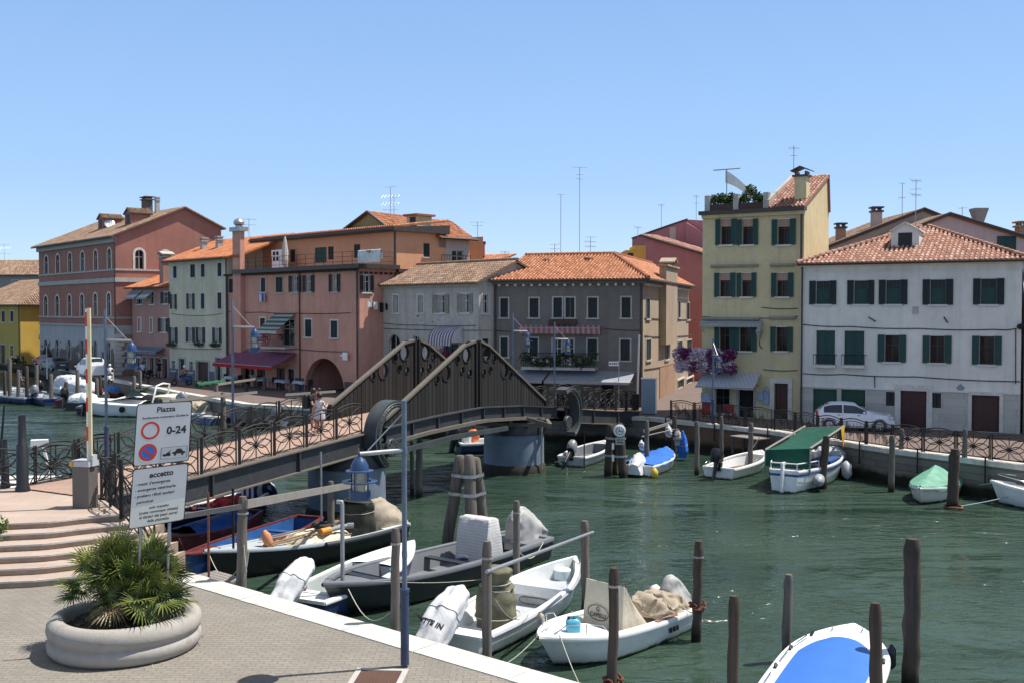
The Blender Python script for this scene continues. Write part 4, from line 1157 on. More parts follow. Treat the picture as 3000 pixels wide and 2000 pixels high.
for o in w1: window(F, T, o, 'shut', STONE2, SHUT_D, tw=.1)
for i, o in enumerate(w2): window(F, T, o, 'glass' if i in (2, 3) else 'shut', STONE2, SHUT_D, tw=.1, curtain=CURTL, sill=i not in (2, 3))
for o in gd: door(F, T, o, DARK, None, panels=False)  # near-black sheets paint the unlit insides of the open ground floor
for o in s1 + s2: window(Fr, T, o, 'shut', STONE2, SHUT_D, tw=.1)
for o in sg: door(Fr, T, o, D_DK, STONE, .14)
mb = MB()
for i in range(17): F.box(mb, .35 + i * .57, .5 + i * .57, EZ - .42, EZ - .28, 0, .3)
for i in range(30): Fr.box(mb, .35 + i * .7, .5 + i * .7, EZ - .42, EZ - .28, 0, .3)
mb.build('eaves_brackets', STONE, T)
mb = MB(); F.box(mb, 0, F.L + .25, EZ - .28, EZ, 0, .28); Fr.box(mb, 0, DP, EZ - .278, EZ - .002, 0, .25); mb.build('cornice', W_GREY, T)
RZ = 10.25
roof(T, [[F.P(-.2, EZ, .5), F.P(F.L + .45, EZ, .5), F.P(7.0, RZ, -6), F.P(.4, RZ, -6)],
         [F.P(F.L + .45, EZ, .5), F.P(F.L + .45, EZ, -DP), F.P(7.0, RZ, -DP), F.P(7.0, RZ, -6)],
         [F.P(.4, RZ, -6), F.P(-.2, EZ, .5), F.P(-.2, EZ, -DP), F.P(.4, RZ, -DP)],
         [F.P(.4, RZ, -6), F.P(7.0, RZ, -6), F.P(7.0, RZ, -DP), F.P(.4, RZ, -DP)]], TILE_O, .24, .38, 101,
     [(F.P(.4, RZ + .05, -6), F.P(7.0, RZ + .05, -6)), (F.P(F.L + .45, EZ + .06, .5), F.P(7.0, RZ + .05, -6)), (F.P(7.0, RZ + .05, -6), F.P(7.0, RZ + .05, -DP))])
mb = MB()
for x, y in ((455, 272), (725, 262)):
 u, z = F.px(*zc(4, x, y), -4.6); mb.lathe([(.3, -.15), (.28, .15), (.36, .2), (.3, .3), (.02, .34)], F.P(u, z, -4.6), 10)
mb.build('roof_vent', TILE_A, T)
eave_gutter(T, [F.P(-.2, EZ - .05, .58), F.P(F.L + .5, EZ - .05, .58), Fr.P(DP, EZ - .05, .55)], .085, GUTTER, [(F.P(F.L - .12, EZ - .1, .1), 0), (F.P(.1, EZ - .1, .1), 0)])
c0 = Fr.px(*zc(4, 1228, 400), .45)[0]; c1 = Fr.px(*zc(4, 1308, 400), .45)[0]
ct = Fr.px(*zc(4, 1266, 300), .45)[1]; cbz = Fr.px(*zc(4, 1266, 800), .45)[1]
mb = MB(); Fr.box(mb, c0 + .3, c1 - .2, cbz, ct, 0, .5); c = mb.build('chimney', W_GREY_SUN, T)
mb = MB(); Fr.box(mb, c0 + .1, c1, ct, ct + .12, -.2, .65)
um = (c0 + c1) / 2 + .05
for sx in (-1, 1): mb.hexa([Fr.P(um, ct + .62, -.3), Fr.P(um, ct + .62, .8), Fr.P(um + sx * .95, ct + .3, .8), Fr.P(um + sx * .95, ct + .3, -.3), Fr.P(um, ct + .72, -.3), Fr.P(um, ct + .72, .8), Fr.P(um + sx * .95, ct + .4, .8), Fr.P(um + sx * .95, ct + .4, -.3)])
for sx in (-.55, .55): Fr.box(mb, um + sx - .1, um + sx + .1, ct + .1, ct + .42, -.15, .6)
mb.build('chimney_cap', W_GREY_SUN, c)
r = F.rc(4, 285, 683, 812, 735)
PKS = cloth('faded_pink_striped_awning', (.42, .24, .24), stripes=(.22, .12, .13), axis=0, period=.34)
awning(T, F, r[0], r[1], r[3] + .05, r[3] - .12, .5, PKS, vh=.42)
b = F.rc(4, 312, 850, 790, 955)
bal = MB(); F.box(bal, b[0], b[1], b[2] - .1, b[2] + .08, 0, 1.05); B_ = bal.build('balcony', STONE2, T)
mb = MB()
for i in range(34): u = b[0] + (b[1] - b[0]) * i / 33; mb.tube([F.P(u, b[2], 1.0), F.P(u, b[2] + 1.0, 1.0)], .014, 4)
mb.tube([F.P(b[0], b[2] + 1, 0), F.P(b[0], b[2] + 1, 1), F.P(b[1], b[2] + 1, 1), F.P(b[1], b[2] + 1, 0)], .022, 4); mb.build('balcony_rail', IRON, B_)
mb = MB()
rn = random.Random(5)
for i in range(16): leaf_clump(mb, F.P(b[0] + .2 + (b[1] - b[0] - .4) * i / 15, b[2] + .35 + rn.uniform(0, .5), 1.0), rn.uniform(.25, .5), 110, .08, rn)
mb.build('balcony_plants', PLANT, B_)
mb = MB()
for i in range(7): leaf_clump(mb, F.P(b[0] + .8 + (b[1] - b[0] - 1.2) * rn.random(), b[2] + .5 + rn.uniform(-.2, .3), 1.15), .16, 30, .06, rn, tr=(.6, 1))
mb.build('balcony_blooms', PETW, B_)
mb = MB(); F.box(mb, F.px(*zc(4, 500, 640))[0] - .3, F.px(*zc(4, 650, 640))[0], w1[2][2] - .5, w1[2][2] - .14, .03, .25); fb = mb.build('flower_box', D_BROWN, T)
r = F.rc(4, 238, 972, 1032, 1032)
LIL = cloth('pale_lilac_awning', (.29, .30, .33))
um = r[0] + (r[1] - r[0]) * .3
awning(T, F, r[0], um, r[3], r[3] - .62, 1.9, LIL, vh=.14, scal=False); awning(T, F, um + .15, r[1], r[3], r[3] - .62, 1.9, LIL, vh=.14, scal=False)
wires(T, F, [(4, [(110, 712), (280, 715)]), (4, [(830, 700), (1085, 712)])], .02)
wires(T, Fr, [(4, [(1095, 745), (1200, 752), (1430, 740)]), (4, [(1095, 965), (1280, 930), (1430, 950)]), (4, [(1095, 632), (1430, 640)])], .025)
mb = MB(); Fr.box(mb, Fr.px(*zc(4, 1190, 1100))[0], Fr.px(*zc(4, 1290, 1100))[0], 0, 2.3, 0, .05); mb.build('exposed_brick_patch', W_BRICK, T)

# ---------------- raspberry pink house behind
A = gy(1480, 600, 97); Bp_ = gy(1640, 600, 93)
F = Fac((A.x, A.y), (Bp_.x, Bp_.y))
T = thing('raspberry_house', 'raspberry pink house with stepped roofs behind the dark grey house', 'building', F.A)
za, zb = F.px(1482, 541)[1], F.px(1614, 581)[1]
mb = MB(); u1 = F.L
mb.poly([F.P(0, 0), F.P(u1, 0), F.P(u1, zb - (za - zb) * .2), F.P(0, za)]); wall(mb, F.left(8), 0, 8, 0, za)
u0, zq = F.px(1452, 549, -6); um_, zm = F.px(1541, 518, -6); u2, z2 = F.px(1580, 505, -6); u3, z3 = F.px(1640, 508, -6)
mb.poly([F.P(u0, 0, -6), F.P(u3, 0, -6), F.P(u3, z3, -6), F.P(u2, z2, -6), F.P(um_, zm, -6), F.P(u0, zq, -6)])
mb.poly([F.P(u0, 0, -6), F.P(u0, zq, -6), F.P(u0, zq, -12), F.P(u0, 0, -12)])
mb.hexa([F.P(u2, z2 - 2.2, -5.6), F.P(u3, z3 - 2.8, -5.6), F.P(u3, z3 - 2.8, -6.2), F.P(u2, z2 - 2.2, -6.2), F.P(u2, z2 - .3, -5.6), F.P(u3, z3 - 1.6, -5.6), F.P(u3, z3 - 1.6, -6.2), F.P(u2, z2 - .3, -6.2)])
mb.build('wall', W_MAG, T)
roof(T, [[F.P(-.2, za + .08, .35), F.P(u1, zb - (za - zb) * .2 + .08, .35), F.P(u1, zb - (za - zb) * .2 + .15, -3), F.P(-.2, za + .15, -3)]], TILE_R, .28, .4, 111)
mb = MB(); mb.tube([F.P(-.2, za, .4), F.P(u1, zb - (za - zb) * .2, .4)], .12, 5); mb.tube([F.P(u0, zq + .05, -5.9), F.P(um_, zm + .05, -5.9), F.P(u2, z2 + .05, -5.9)], .08, 5); mb.build('gutter', GUTTER, T)
mb = MB(); mb.box(F.P(F.px(1545, 535, -5)[0], F.px(1545, 538, -5)[1], -5), (.5, .5, 1.3)); mb.build('chimney', W_CREAM, T)
A = gy(1437, 600, 90); B2 = gy(1483, 600, 90)
Fy = Fac((A.x, A.y), (B2.x, B2.y)); T = thing('small_yellow_house', 'sliver of an ochre yellow upper floor beside the raspberry house', 'building', Fy.A)
z_ = Fy.px(1460, 575)[1]; mb = MB(); mb.hexa([Fy.P(0, 0, 0), Fy.P(Fy.L, 0, 0), Fy.P(Fy.L, 0, -4), Fy.P(0, 0, -4), Fy.P(0, z_, 0), Fy.P(Fy.L, z_, 0), Fy.P(Fy.L, z_, -4), Fy.P(0, z_, -4)])
Fy.box(mb, Fy.L * .45, Fy.L, z_, z_ + .4, -4, .02); mb.build('wall', W_OCHRE, T)
mb = MB(); o = (Fy.L * .1, Fy.L * .38, z_ - 1.2, z_ - .25); Fy.box(mb, *o, -.02, .03); mb.build('window', SHUT_D, T)
# pale house closing the alley
A = gy(1588, 700, 98); B2 = gy(1640, 700, 96); Fy = Fac((A.x, A.y), (B2.x, B2.y)); T = thing('alley_house', 'pale narrow house closing the alley beside the yellow house', 'building', Fy.A)
mb = MB(); mb.hexa([Fy.P(0, 0, 0), Fy.P(Fy.L, 0, 0), Fy.P(Fy.L, 0, -4), Fy.P(0, 0, -4), Fy.P(0, 8.2, 0), Fy.P(Fy.L, 8.2, 0), Fy.P(Fy.L, 8.2, -4), Fy.P(0, 8.2, -4)]); mb.build('wall', W_CREAM, T)
mb = MB()
for z0 in (1.2, 4.2): Fy.box(mb, .5, 1.1, z0, z0 + 1.6, -.02, .04)
mb.build('window', SHUT_D, T)

# ---------------- tall yellow house
F = Fac((11.4, 62.7), (16.57, 59.5)); DP = 5.2; Fr = F.right(DP)
T = thing('tall_yellow_house', 'tall narrow pale yellow house with green shutters, roof terrace and huge petunia balcony', 'building', F.A)
EZ = 12.05
def dbl(y0, y1, xs): return [F.rc(5, a, y0, b, y1) for a, b in xs]
rows = [dbl(357, 493, ((299, 356), (416, 473), (607, 672))), dbl(647, 774, ((293, 350), (412, 465), (602, 662))), dbl(938, 1066, ((292, 345), (400, 462), (598, 658)))]
gd = [F.rc(5, 272, 1268, 346, 1400), F.rc(5, 395, 1276, 476, 1425), F.rc(5, 588, 1240, 662, 1425)]
gd[1] = (*gd[1][:2], .02, gd[1][3]); gd[2] = (*gd[2][:2], .02, gd[2][3])
allo = [o for r_ in rows for o in r_] + gd
mb = MB(); wall(mb, F, 0, F.L, -.05, EZ, allo); wall(mb, F.left(DP), 0, DP, 0, EZ); wall(mb, Fr, 0, DP, 0, EZ); wall(mb, F.back(DP), 0, F.L, 0, EZ)
uS = F.px(*zc(5, 562, 270))[0]
RD = 4.9; RT = 14.35
mb.poly([Fr.P(0, EZ), Fr.P(DP, EZ), Fr.P(RD, RT)])
mb.poly([F.P(uS, EZ), F.P(uS, RT, -RD), F.P(uS, EZ, -DP)])
mb.poly([F.P(0, EZ - .02), F.P(uS, EZ - .02), F.P(uS, EZ - .02, -DP), F.P(0, EZ - .02, -DP)])
mb.build('wall', W_YEL, T)
for k, r_ in enumerate(rows):
 for o in r_:
  w_ = window(F, T, o, 'open', STONE, SHUT_G, tw=.05, curtain=CURT, frame_m=D_BROWN)
  if k < 2:
   mb = MB(); mb.loft([[F.P(o[0] + (o[1] - o[0]) * i / 10, z, -.05 + .01 * (i % 2)) for i in range(11)] for z in (o[3], o[3] - .42)], False); mb.build('lace_valance', cloth('lace', (.42, .27, .20)), w_)
window(F, T, gd[0], 'glass', STONE2, tw=.12, sill=True, frame_m=D_BROWN); door(F, T, gd[1], DARK, STONE2, .12, panels=False); door(F, T, gd[2], D_BROWN, STONE, .25)
mb = MB(); F.box(mb, -.12, F.L + .1, EZ - .12, EZ + .1, -.2, .4); mb.build('eaves_fascia', GUTTER, T)
mb = MB(); F.box(mb, 0, F.L, EZ - .32, EZ - .125, 0, .2); mb.build('cornice', W_YEL, T)
roof(T, [[F.P(uS, EZ + .12, .35), F.P(F.L + .12, EZ + .12, .35), F.P(F.L + .12, RT + .12, -RD), F.P(uS, RT + .12, -RD)], [F.P(uS, RT + .12, -RD), F.P(F.L + .12, RT + .12, -RD), F.P(F.L + .12, EZ + .2, -DP), F.P(uS, EZ + .2, -DP)]], TILE_R, .2, .34, 121)
mb = MB(); mb.hexa([F.P(uS - .18, EZ, .1), F.P(uS, EZ, .1), F.P(uS, EZ, -RD), F.P(uS - .18, EZ, -RD), F.P(uS - .18, EZ + .6, .1), F.P(uS, EZ + .6, .1), F.P(uS, RT + .3, -RD), F.P(uS - .18, RT + .3, -RD)]); mb.build('parapet_wall', W_CREAM, T)
uc, zc_ = F.px(*zc(5, 738, 200), -.9); ctz = F.px(*zc(5, 738, 128), -.9)[1]
a1 = math.atan2(F.u.y, F.u.x)
chimney(T, F.P(uc, 0, -.9), .68, EZ, ctz, W_YEL, 'gable', top_mat=GUTTER, rz=a1)
mb = MB()
for x in (228, 382, 545):
 u, z = F.px(*zc(5, x, 232), -.1); F.box(mb, u - .16, u + .16, EZ, EZ + 1.05, -.35, 0)
mb.build('terrace_pier', STONE2, T)
mb = MB()
for z in (.5, .98): mb.tube([F.P(.2, EZ + z, -.15), F.P(uS, EZ + z, -.15)], .02, 4)
mb.tube([F.P(.2, EZ + .98, -.15), F.P(.2, EZ + .98, -5)], .02, 4); mb.build('terrace_rail', IRON, T)
GRN = leafy('terrace_leaves', (.015, .03, .008), (.04, .085, .02), (.13, .20, .05))
rn = random.Random(9)
for i, (x0, x1, y) in enumerate(((245, 370, 285), (392, 525, 280))):
 u0, u1 = F.px(*zc(5, x0, y), -.05)[0], F.px(*zc(5, x1, y), -.05)[0]
 tb = thing('terrace_planter', ('brown planter of low shrubs at the left corner of the yellow house roof terrace', 'brown planter with a tall shrub in the middle of the yellow house roof terrace')[i], 'planter', F.P((u0 + u1) / 2, EZ, -.4), 0, 'planters on the roof terrace')
 mb = MB(); F.box(mb, u0, u1, EZ + .1, EZ + .5, -.6, -.05); mb.build('trough', D_BROWN, tb)
 mb = MB()
 for j in range(9): leaf_clump(mb, F.P(u0 + (u1 - u0) * (j + .5) / 9, EZ + .75 + rn.uniform(-.15, .2) + (.55 if i and j in (3, 4) else 0), -.3), rn.uniform(.22, .38), 110, .09, rn)
 mb.build('shrub', GRN, tb)
p0 = F.P(F.px(*zc(5, 330, 200), -1.6)[0], EZ, -1.6)
cl = thing('terrace_drying_rack', 'tee shaped drying pole with white sheets on the yellow house roof', 'drying rack', p0)
mb = MB(); mb.tube([p0, p0 + V((0, 0, 2.75))], .035, 5); d_ = V((F.u.x, F.u.y, 0)) * .85; mb.tube([p0 + V((0, 0, 2.75)) - d_, p0 + V((0, 0, 2.75)) + d_], .04, 5); mb.build('pole', GREYM, cl)
mb = MB(); e0 = p0 + V((0, 0, 2.7)); mb.loft([[e0 + d_ * (-.1 + .35 * i) + V((0, 0, -.25 * i + .3 * math.sin(i) * .2 - h * (1.5 - .15 * i))) - F.n * (.15 * i) for i in range(6)] for h in (0, .3, .5)], False)
mb.build('sheet', cloth('sheet_cloth', (.7, .7, .7)), cl)
mb = MB()
for i, (y, xs) in enumerate(((608, (250, 505)), (603, (570, 700)), (893, (205, 512)), (888, (565, 705)))):
 r = F.rc(5, xs[0], y - 5, xs[1], y + 6); mb = MB(); mb.tube([F.P(r[0], (r[2] + r[3]) / 2, .14), F.P(r[1], (r[2] + r[3]) / 2, .14)], .09, 8); mb.build('rolled_awning', cloth('rolled_awning_cloth', (.30, .27, .22)), T)
r = F.rc(5, 198, 905, 528, 935); awning(T, F, r[0], r[1], r[3] + .05, r[3] - .08, .35, cloth('grey_scalloped_awning', (.33, .33, .33)), vh=.3)
mb = MB(); o = F.rc(5, 95, 1085, 395, 1165)
F.box(mb, o[0], o[1], o[2] - .06, o[2] + .08, -.02, .8); bl = mb.build('balcony', STONE2, T)
mb = MB()
for i in range(16):
 for j in range(2): leaf_clump(mb, F.P(o[0] + (o[1] - o[0]) * (i + .5) / 16, o[2] + .2 + .72 * j + rn.uniform(-.1, .12), .82 + .12 * j), .36, 200, .085, rn, tr=(.72, 1.0) if rn.random() < .48 else (.15, .62))
for j in range(4): leaf_clump(mb, F.P(o[0] - .05, o[2] + .25 + .25 * j, .2 + .2 * j), .36, 150, .075, rn)
mb.build('petunias', PETW, bl)
r = F.rc(5, 205, 1185, 515, 1255)
awning(T, F, r[0], r[1], r[3] + .05, r[3] - .75, 1.25, cloth('lilac_grey_awning', (.40, .39, .43), stripes=(.46, .45, .49), axis=0, period=.2), vh=.08, scal=False)
q_ = F.px(*zc(5, 515, 1070), .0)
mb = MB(); pw = F.P(q_[0] + .05, q_[1] + .2, .0)
mb.tube([pw, pw + F.n * .3 + V((0, 0, .1)), pw + F.n * .45 + V((0, 0, .45))], .03, 6); lt = mb.build('wall_lantern', IRON, T)
mb = MB(); c_ = pw + F.n * .45 + V((0, 0, .5)); mb.lathe([(.1, 0), (.2, .45), (.24, .48), (.05, .72), (.02, .78)], c_, 4, cap=True); mb.build('lantern_glass', paint('lantern_pane', (.25, .25, .22), .3), lt)
wires(T, F, [(5, [(200, 882), (520, 890), (715, 880)]), (5, [(520, 832), (715, 838)]), (5, [(525, 1165), (712, 1170)])], .022)
eave_gutter(T, [F.P(F.L - .12, EZ - .2, .1), F.P(F.L - .12, 8.9, .1), F.P(F.L - .02, 8.4, .1), F.P(F.L - .02, 0, .1)], .06, GUTTER, name='downpipe')
for nm, ky, mt, lab in (('poster', (192, 1290, 245, 1340), paint('blue_white_poster', (.38, .45, .58), .5, .4, 8), 'blue and white poster'), ('poster', (200, 1342, 240, 1410), paint('red_poster', (.38, .05, .04), .5, .5, 7), 'red poster'), ('poster', (312, 1352, 372, 1420), paint('red_poster2', (.36, .04, .045), .5, .5, 7), 'red framed poster')):
 o = F.rc(5, *ky); mb = MB(); F.box(mb, *o, .02, .05); mb.build(nm, mt, T, label=lab)
mb = MB(); o = F.rc(5, 503, 1285, 530, 1330); F.box(mb, *o, 0, .14); o2_ = F.rc(5, 532, 1280, 560, 1350); F.box(mb, *o2_, 0, .12); pt = F.P((o2_[0] + o2_[1]) / 2, o2_[3], .06); mb.lathe([(.2, 0), (.01, .3)], pt, 4); mb.build('notice_box', paint('pale_blue_box', (.30, .38, .50), .5, .3), T)

# ---------------- off-white house on the right
A0 = gy(1838, 800, 58.6); B0 = gy(2345, 800, 53.2)
F = Fac((A0.x, A0.y), (B0.x, B0.y)); DP = 10.5; Fr = F.right(DP)
T = thing('off_white_house', 'wide off white three storey house with dark shutters, stone base and dormered tile roof', 'building', F.A)
EZ = 8.85
w1 = [rect_open(F.rc(6, *a)) for a in ((150, 572, 315, 713), (382, 569, 547, 713), (575, 566, 750, 713), (843, 563, 1030, 715), (1152, 558, 1343, 714))]
w2a = [F.rc(6, 192, 874, 306, 1080), F.rc(6, 364, 876, 485, 1082)]
w2b = [rect_open(F.rc(6, *a)) for a in ((568, 902, 742, 1064), (843, 907, 1020, 1070), (1145, 909, 1327, 1080))]
gd = [F.rc(6, *a) for a in ((170, 1230, 316, 1470), (342, 1234, 490, 1470), (618, 1247, 672, 1332), (706, 1217, 866, 1475), (900, 1254, 955, 1345), (1142, 1268, 1312, 1480))]
for i in (0, 1, 3, 5): gd[i] = (*gd[i][:2], .02, gd[i][3])
zS = F.px(*zc(6, 560, 1226))[1]
mb = MB(); wall(mb, F, 0, F.L, zS, EZ, w1 + w2a + w2b); wall(mb, F.left(DP), 0, DP, 0, EZ); wall(mb, Fr, 0, DP, 0, EZ); wall(mb, F.back(DP), 0, F.L, 0, EZ)
gs = [(a, b, c, min(d, zS - .02)) for a, b, c, d in gd]
mb.build('wall', W_WHITE, T)
mb = MB(); wall(mb, F, 0, F.L, -.05, zS, gs); mb.build('stone_base', W_STONE, T)
for o in w1: window(F, T, o, 'open', FRAMEW, SHUT_D, tw=.05, frame_m=SHUT_G);
for o in w1:
 mb = MB(); F.box(mb, o[0] + .03, o[1] - .03, o[2], o[2] + (o[3] - o[2]) * .62, -.1, -.06); mb.build('roller_blind', paint('green_blind', (.008, .045, .034), .6), T)
for o in w2a:
 window(F, T, o, 'shut', STONE, SHUT_G, tw=.05, sill=False)
 mb = MB(); F.box(mb, o[0] - .1, o[1] + .1, o[2] - .16, o[2] - .02, 0, .42); bb = mb.build('balconette', STONE, T)
 mb = MB()
 for i in range(9): u = o[0] - .08 + (o[1] - o[0] + .16) * i / 8; mb.tube([F.P(u, o[2] - .02, .38), F.P(u, o[2] + .55, .38)], .014, 4)
 mb.tube([F.P(o[0] - .1, o[2] + .55, 0), F.P(o[0] - .1, o[2] + .55, .38), F.P(o[1] + .1, o[2] + .55, .38), F.P(o[1] + .1, o[2] + .55, 0)], .02, 4); mb.build('balcony_rail', IRON, bb)
for i, o in enumerate(w2b): window(F, T, o, 'open', FRAMEW, SHUT_G, tw=.05, curtain=CURT, frame_m=D_BROWN)
for i, o in enumerate(gs):
 if i in (0, 1): door(F, T, o, D_GREEN, None, panels=False)
 elif i == 3: door(F, T, o, D_RED, STONE, .28)
 elif i == 5: door(F, T, o, D_BROWN, STONE, .18)
 else: window(F, T, o, 'shut', STONE2, SHUT_B, sill=False)
mb = MB(); F.box(mb, 0, F.L, EZ - .5, EZ - .44, 0, .05); F.box(mb, 0, F.L, EZ - .16, EZ, 0, .3); F.box(mb, 0, F.L, zS - .06, zS + .05, 0, .05); mb.build('cornice', W_WHITE, T)
up_, zp_ = F.px(*zc(6, 833, 250), -DP / 2)
RZ = 11.1
c1, c2, c3, c4 = F.P(-.1, EZ, .5), F.P(F.L + .4, EZ, .5), F.P(F.L + .4, EZ, -DP - .4), F.P(-.1, EZ, -DP - .4)
pk = F.P(up_, RZ, -DP / 2)
pk2 = F.P(up_ + .4, RZ, -DP / 2)
roof(T, [[c1, c2, pk2, pk], [c2, c3, pk2], [c3, c4, pk, pk2], [c4, c1, pk]], TILE_R, .24, .38, 131, [(c1 + V((0, 0, .05)), pk), (c2 + V((0, 0, .05)), pk2)])
ud = F.px(*zc(6, 735, 330), -1.9)[0]
dormer(T, F, ud, 9.6, 1.45, 1.05, 1.9, W_WHITE, TILE_R, slab=STONE)
eave_gutter(T, [F.P(-.1, EZ - .03, .56), F.P(F.L + .4, EZ - .03, .56)], .08, GUTTER, [(F.P(.1, EZ - .05, .1), 0)])
wires(T, F, [(6, [(110, 838), (400, 850), (820, 862), (1290, 868), (1420, 862)]), (6, [(110, 1135), (350, 1140), (800, 1155), (1440, 1185)]), (6, [(548, 1150), (550, 1220)]), (6, [(1412, 868), (1412, 1200)])], .025)
mb = MB()
for ky in ((780, 728, 818, 775),): F.box(mb, *F.rc(6, *ky), 0, .03)
mb.build('stone_plaque', STONE2, T)
mb = MB()
for a, b in (((510, 792), (555, 820)), ((973, 792), (997, 828))):
 p_, q2 = F.px(*zc(6, *a), .06), F.px(*zc(6, *b), .06); mb.bar(F.P(*p_, .06), F.P(*q2, .06), .06, .05)
mb.build('tie_rod', IRON, T)
o = F.px(*zc(6, 1075, 1222)); mb = MB(); c_ = F.P(o[0], o[1], .02); mb.poly([c_ + V((0, 0, .22)), c_ + F.u * .22, c_ - V((0, 0, .22)), c_ - F.u * .22]); mb.build('diamond_tile', paint('blue_grey_tile', (.22, .26, .32), .4), T)
o = F.px(*zc(6, 1447, 850), .2); mb = MB(); mb.ball(F.P(*o, .2), .22, 12, 8, sc=(1, 1, .7)); mb.build('junction_box', IRON, T)
# cream gables behind it
for k, (pk_, lf, rt, Y, nm, lab) in enumerate(((((2120, 483)), (1890, 573), (2290, 552), 70.5, 'cream_gable_house', 'broad cream gable wall rising behind the left of the white house roof'), ((2178, 494), (2080, 533), (2420, 566), 66.5, 'mauve_gable_house', 'pale mauve gable wall rising behind the right of the white house roof'))):
 a, b = gy(lf[0], lf[1], Y), gy(rt[0], rt[1], Y); pz = gy(*pk_, Y)
 F2 = Fac((a.x, Y), (b.x, Y)); T = thing(nm, lab, 'building', F2.A)
 mb = MB(); up = (pz.x - a.x)
 mb.poly([F2.P(0, 0), F2.P(F2.L, 0), F2.P(F2.L, b.z), F2.P(up, pz.z), F2.P(0, a.z)]); wall(mb, F2.left(9), 0, 9, 0, a.z); wall(mb, F2.right(9), 0, 9, 0, b.z)
 mb.build('wall', W_CREAM if k == 0 else stucco('pale_mauve_render', (.46, .38, .37), (.34, .28, .275), .25), T)
 roof(T, [[F2.P(up, pz.z + .05, .25), F2.P(-.4, a.z - .1, .25), F2.P(-.4, a.z - .1, -9), F2.P(up, pz.z + .05, -9)], [F2.P(up, pz.z + .05, .25), F2.P(F2.L + .4, b.z - .1, .25), F2.P(F2.L + .4, b.z - .1, -9), F2.P(up, pz.z + .05, -9)]], TILE_A, .26, .4, 141 + k)
 mb = MB(); mb.tube([F2.P(-.4, a.z - .08, .3), F2.P(up, pz.z + .08, .3), F2.P(F2.L + .4, b.z - .08, .3)], .1, 5); mb.build('bargeboard', GUTTER, T)
 if k == 0:
  for px_, yt, yb, w, cap, mm in ((2013, 480, 545, .6, 'slab', W_CREAM), (1931, 517, 560, .55, 'slab', W_BRICK)):
   t_, b_ = gy(px_, yt, Y + 1.5), gy(px_, yb, Y + 1.5); chimney(T, t_, w, b_.z - 1, t_.z - .25, mm, 'slab', top_mat=GUTTER)
 else:
  t_, b_ = gy(2248, 497, Y + 2), gy(2248, 530, Y + 2); chimney(T, t_, .62, b_.z - 1.2, t_.z - .45, W_GREY2, 'flare')
  t_ = gy(2349, 512, Y + 1); chimney(T, t_, .7, t_.z - 2, t_.z - .3, W_BRICK, 'slab')
  u_, z_ = F2.px(*zc(6, 1355, 355)); mb = MB(); slats(mb, F2, u_ - .6, u_ + .6, z_ - .6, z_ + .6, .01); mb.build('window', SHUT_G, T)
# next house at the right edge
F3 = Fac((F.B.x + .15, F.B.y), (F.B.x + 7, F.B.y - 5)); T = thing('grey_house', 'dark sliver of a house at the right edge beside the off white house', 'building', F3.A)
mb = MB(); wall(mb, F3, 0, F3.L, 0, 8.4); wall(mb, F3.left(9), 0, 9, 0, 8.4); mb.build('wall', W_GREY, T)
# ---------------- antennas
antenna(897, 430, 500, 84, 'tall crossed antenna with many elements above the peach penthouse', ((0, .5, 0), (.3, .75, 1), (.55, .7, 1), (.75, .6, 1)))
antenna(905, 448, 500, 84, 'thin companion mast right of the crossed antenna on the penthouse', ((.1, .4, 0),))
antenna(572, 502, 545, 88, 'short comb antenna beside the pink chimney with the steel cowl', ((.05, .6, 1), (.35, .6, 0)))
antenna(1097, 510, 556, 92, 'antenna with a bent arm on the raspberry chimney', ((.02, .7, 1), (.2, .5, 0)))
antenna(1288, 447, 592, 80, 'thin whip antenna left of the tallest mast on the orange roof', ((.0, .3, 0),))
antenna(1331, 385, 588, 80, 'tallest television mast above the orange hipped roof', ((0, .6, 0), (.08, .3, 1), (.13, .25, 0)))
antenna(1356, 545, 588, 80, 'low double antenna right of the tallest mast', ((.0, .4, 0), (.25, .5, 1), (.5, .45, 1)))
antenna(1274, 560, 590, 80, 'low comb antenna left of the whip antenna', ((.05, .5, 1), (.4, .4, 0)))
antenna(1519, 470, 522, 96, 'thin tee antenna on the left of the raspberry house', ((.02, .3, 1),))
antenna(1599, 448, 512, 96, 'antenna rising beside the yellow house over the raspberry roof', ((.05, .3, 1), (.3, .25, 0)))
antenna(1465, 522, 548, 92, 'small tee antenna over the ochre sliver', ((.02, .35, 1),))
antenna(1823, 335, 392, 62, 'antenna above the chimney of the tall yellow house', ((.1, .3, 1), (.4, .2, 0)))
antenna(2072, 420, 496, 71, 'slim mast left of the branched antenna behind the white house', ((.02, .22, 0), (.45, .25, 1)))
antenna(2103, 413, 522, 64, 'branched antenna rising behind the dormer of the white house', ((.02, .35, 1), (.2, .3, 0), (.32, .35, 1)))
antenna(2210, 476, 500, 70, 'small cross antenna left of the flared chimney', ((.1, .3, 0),))
antenna(10, 562, 604, 148, 'faint comb antenna on the grey house at the left edge', ((.0, .8, 0), (.2, .9, 1), (.5, .9, 0)))
antenna(1160, 577, 600, 90, 'tiny antenna between the weathered house and the orange roof', ((.1, .4, 1),))

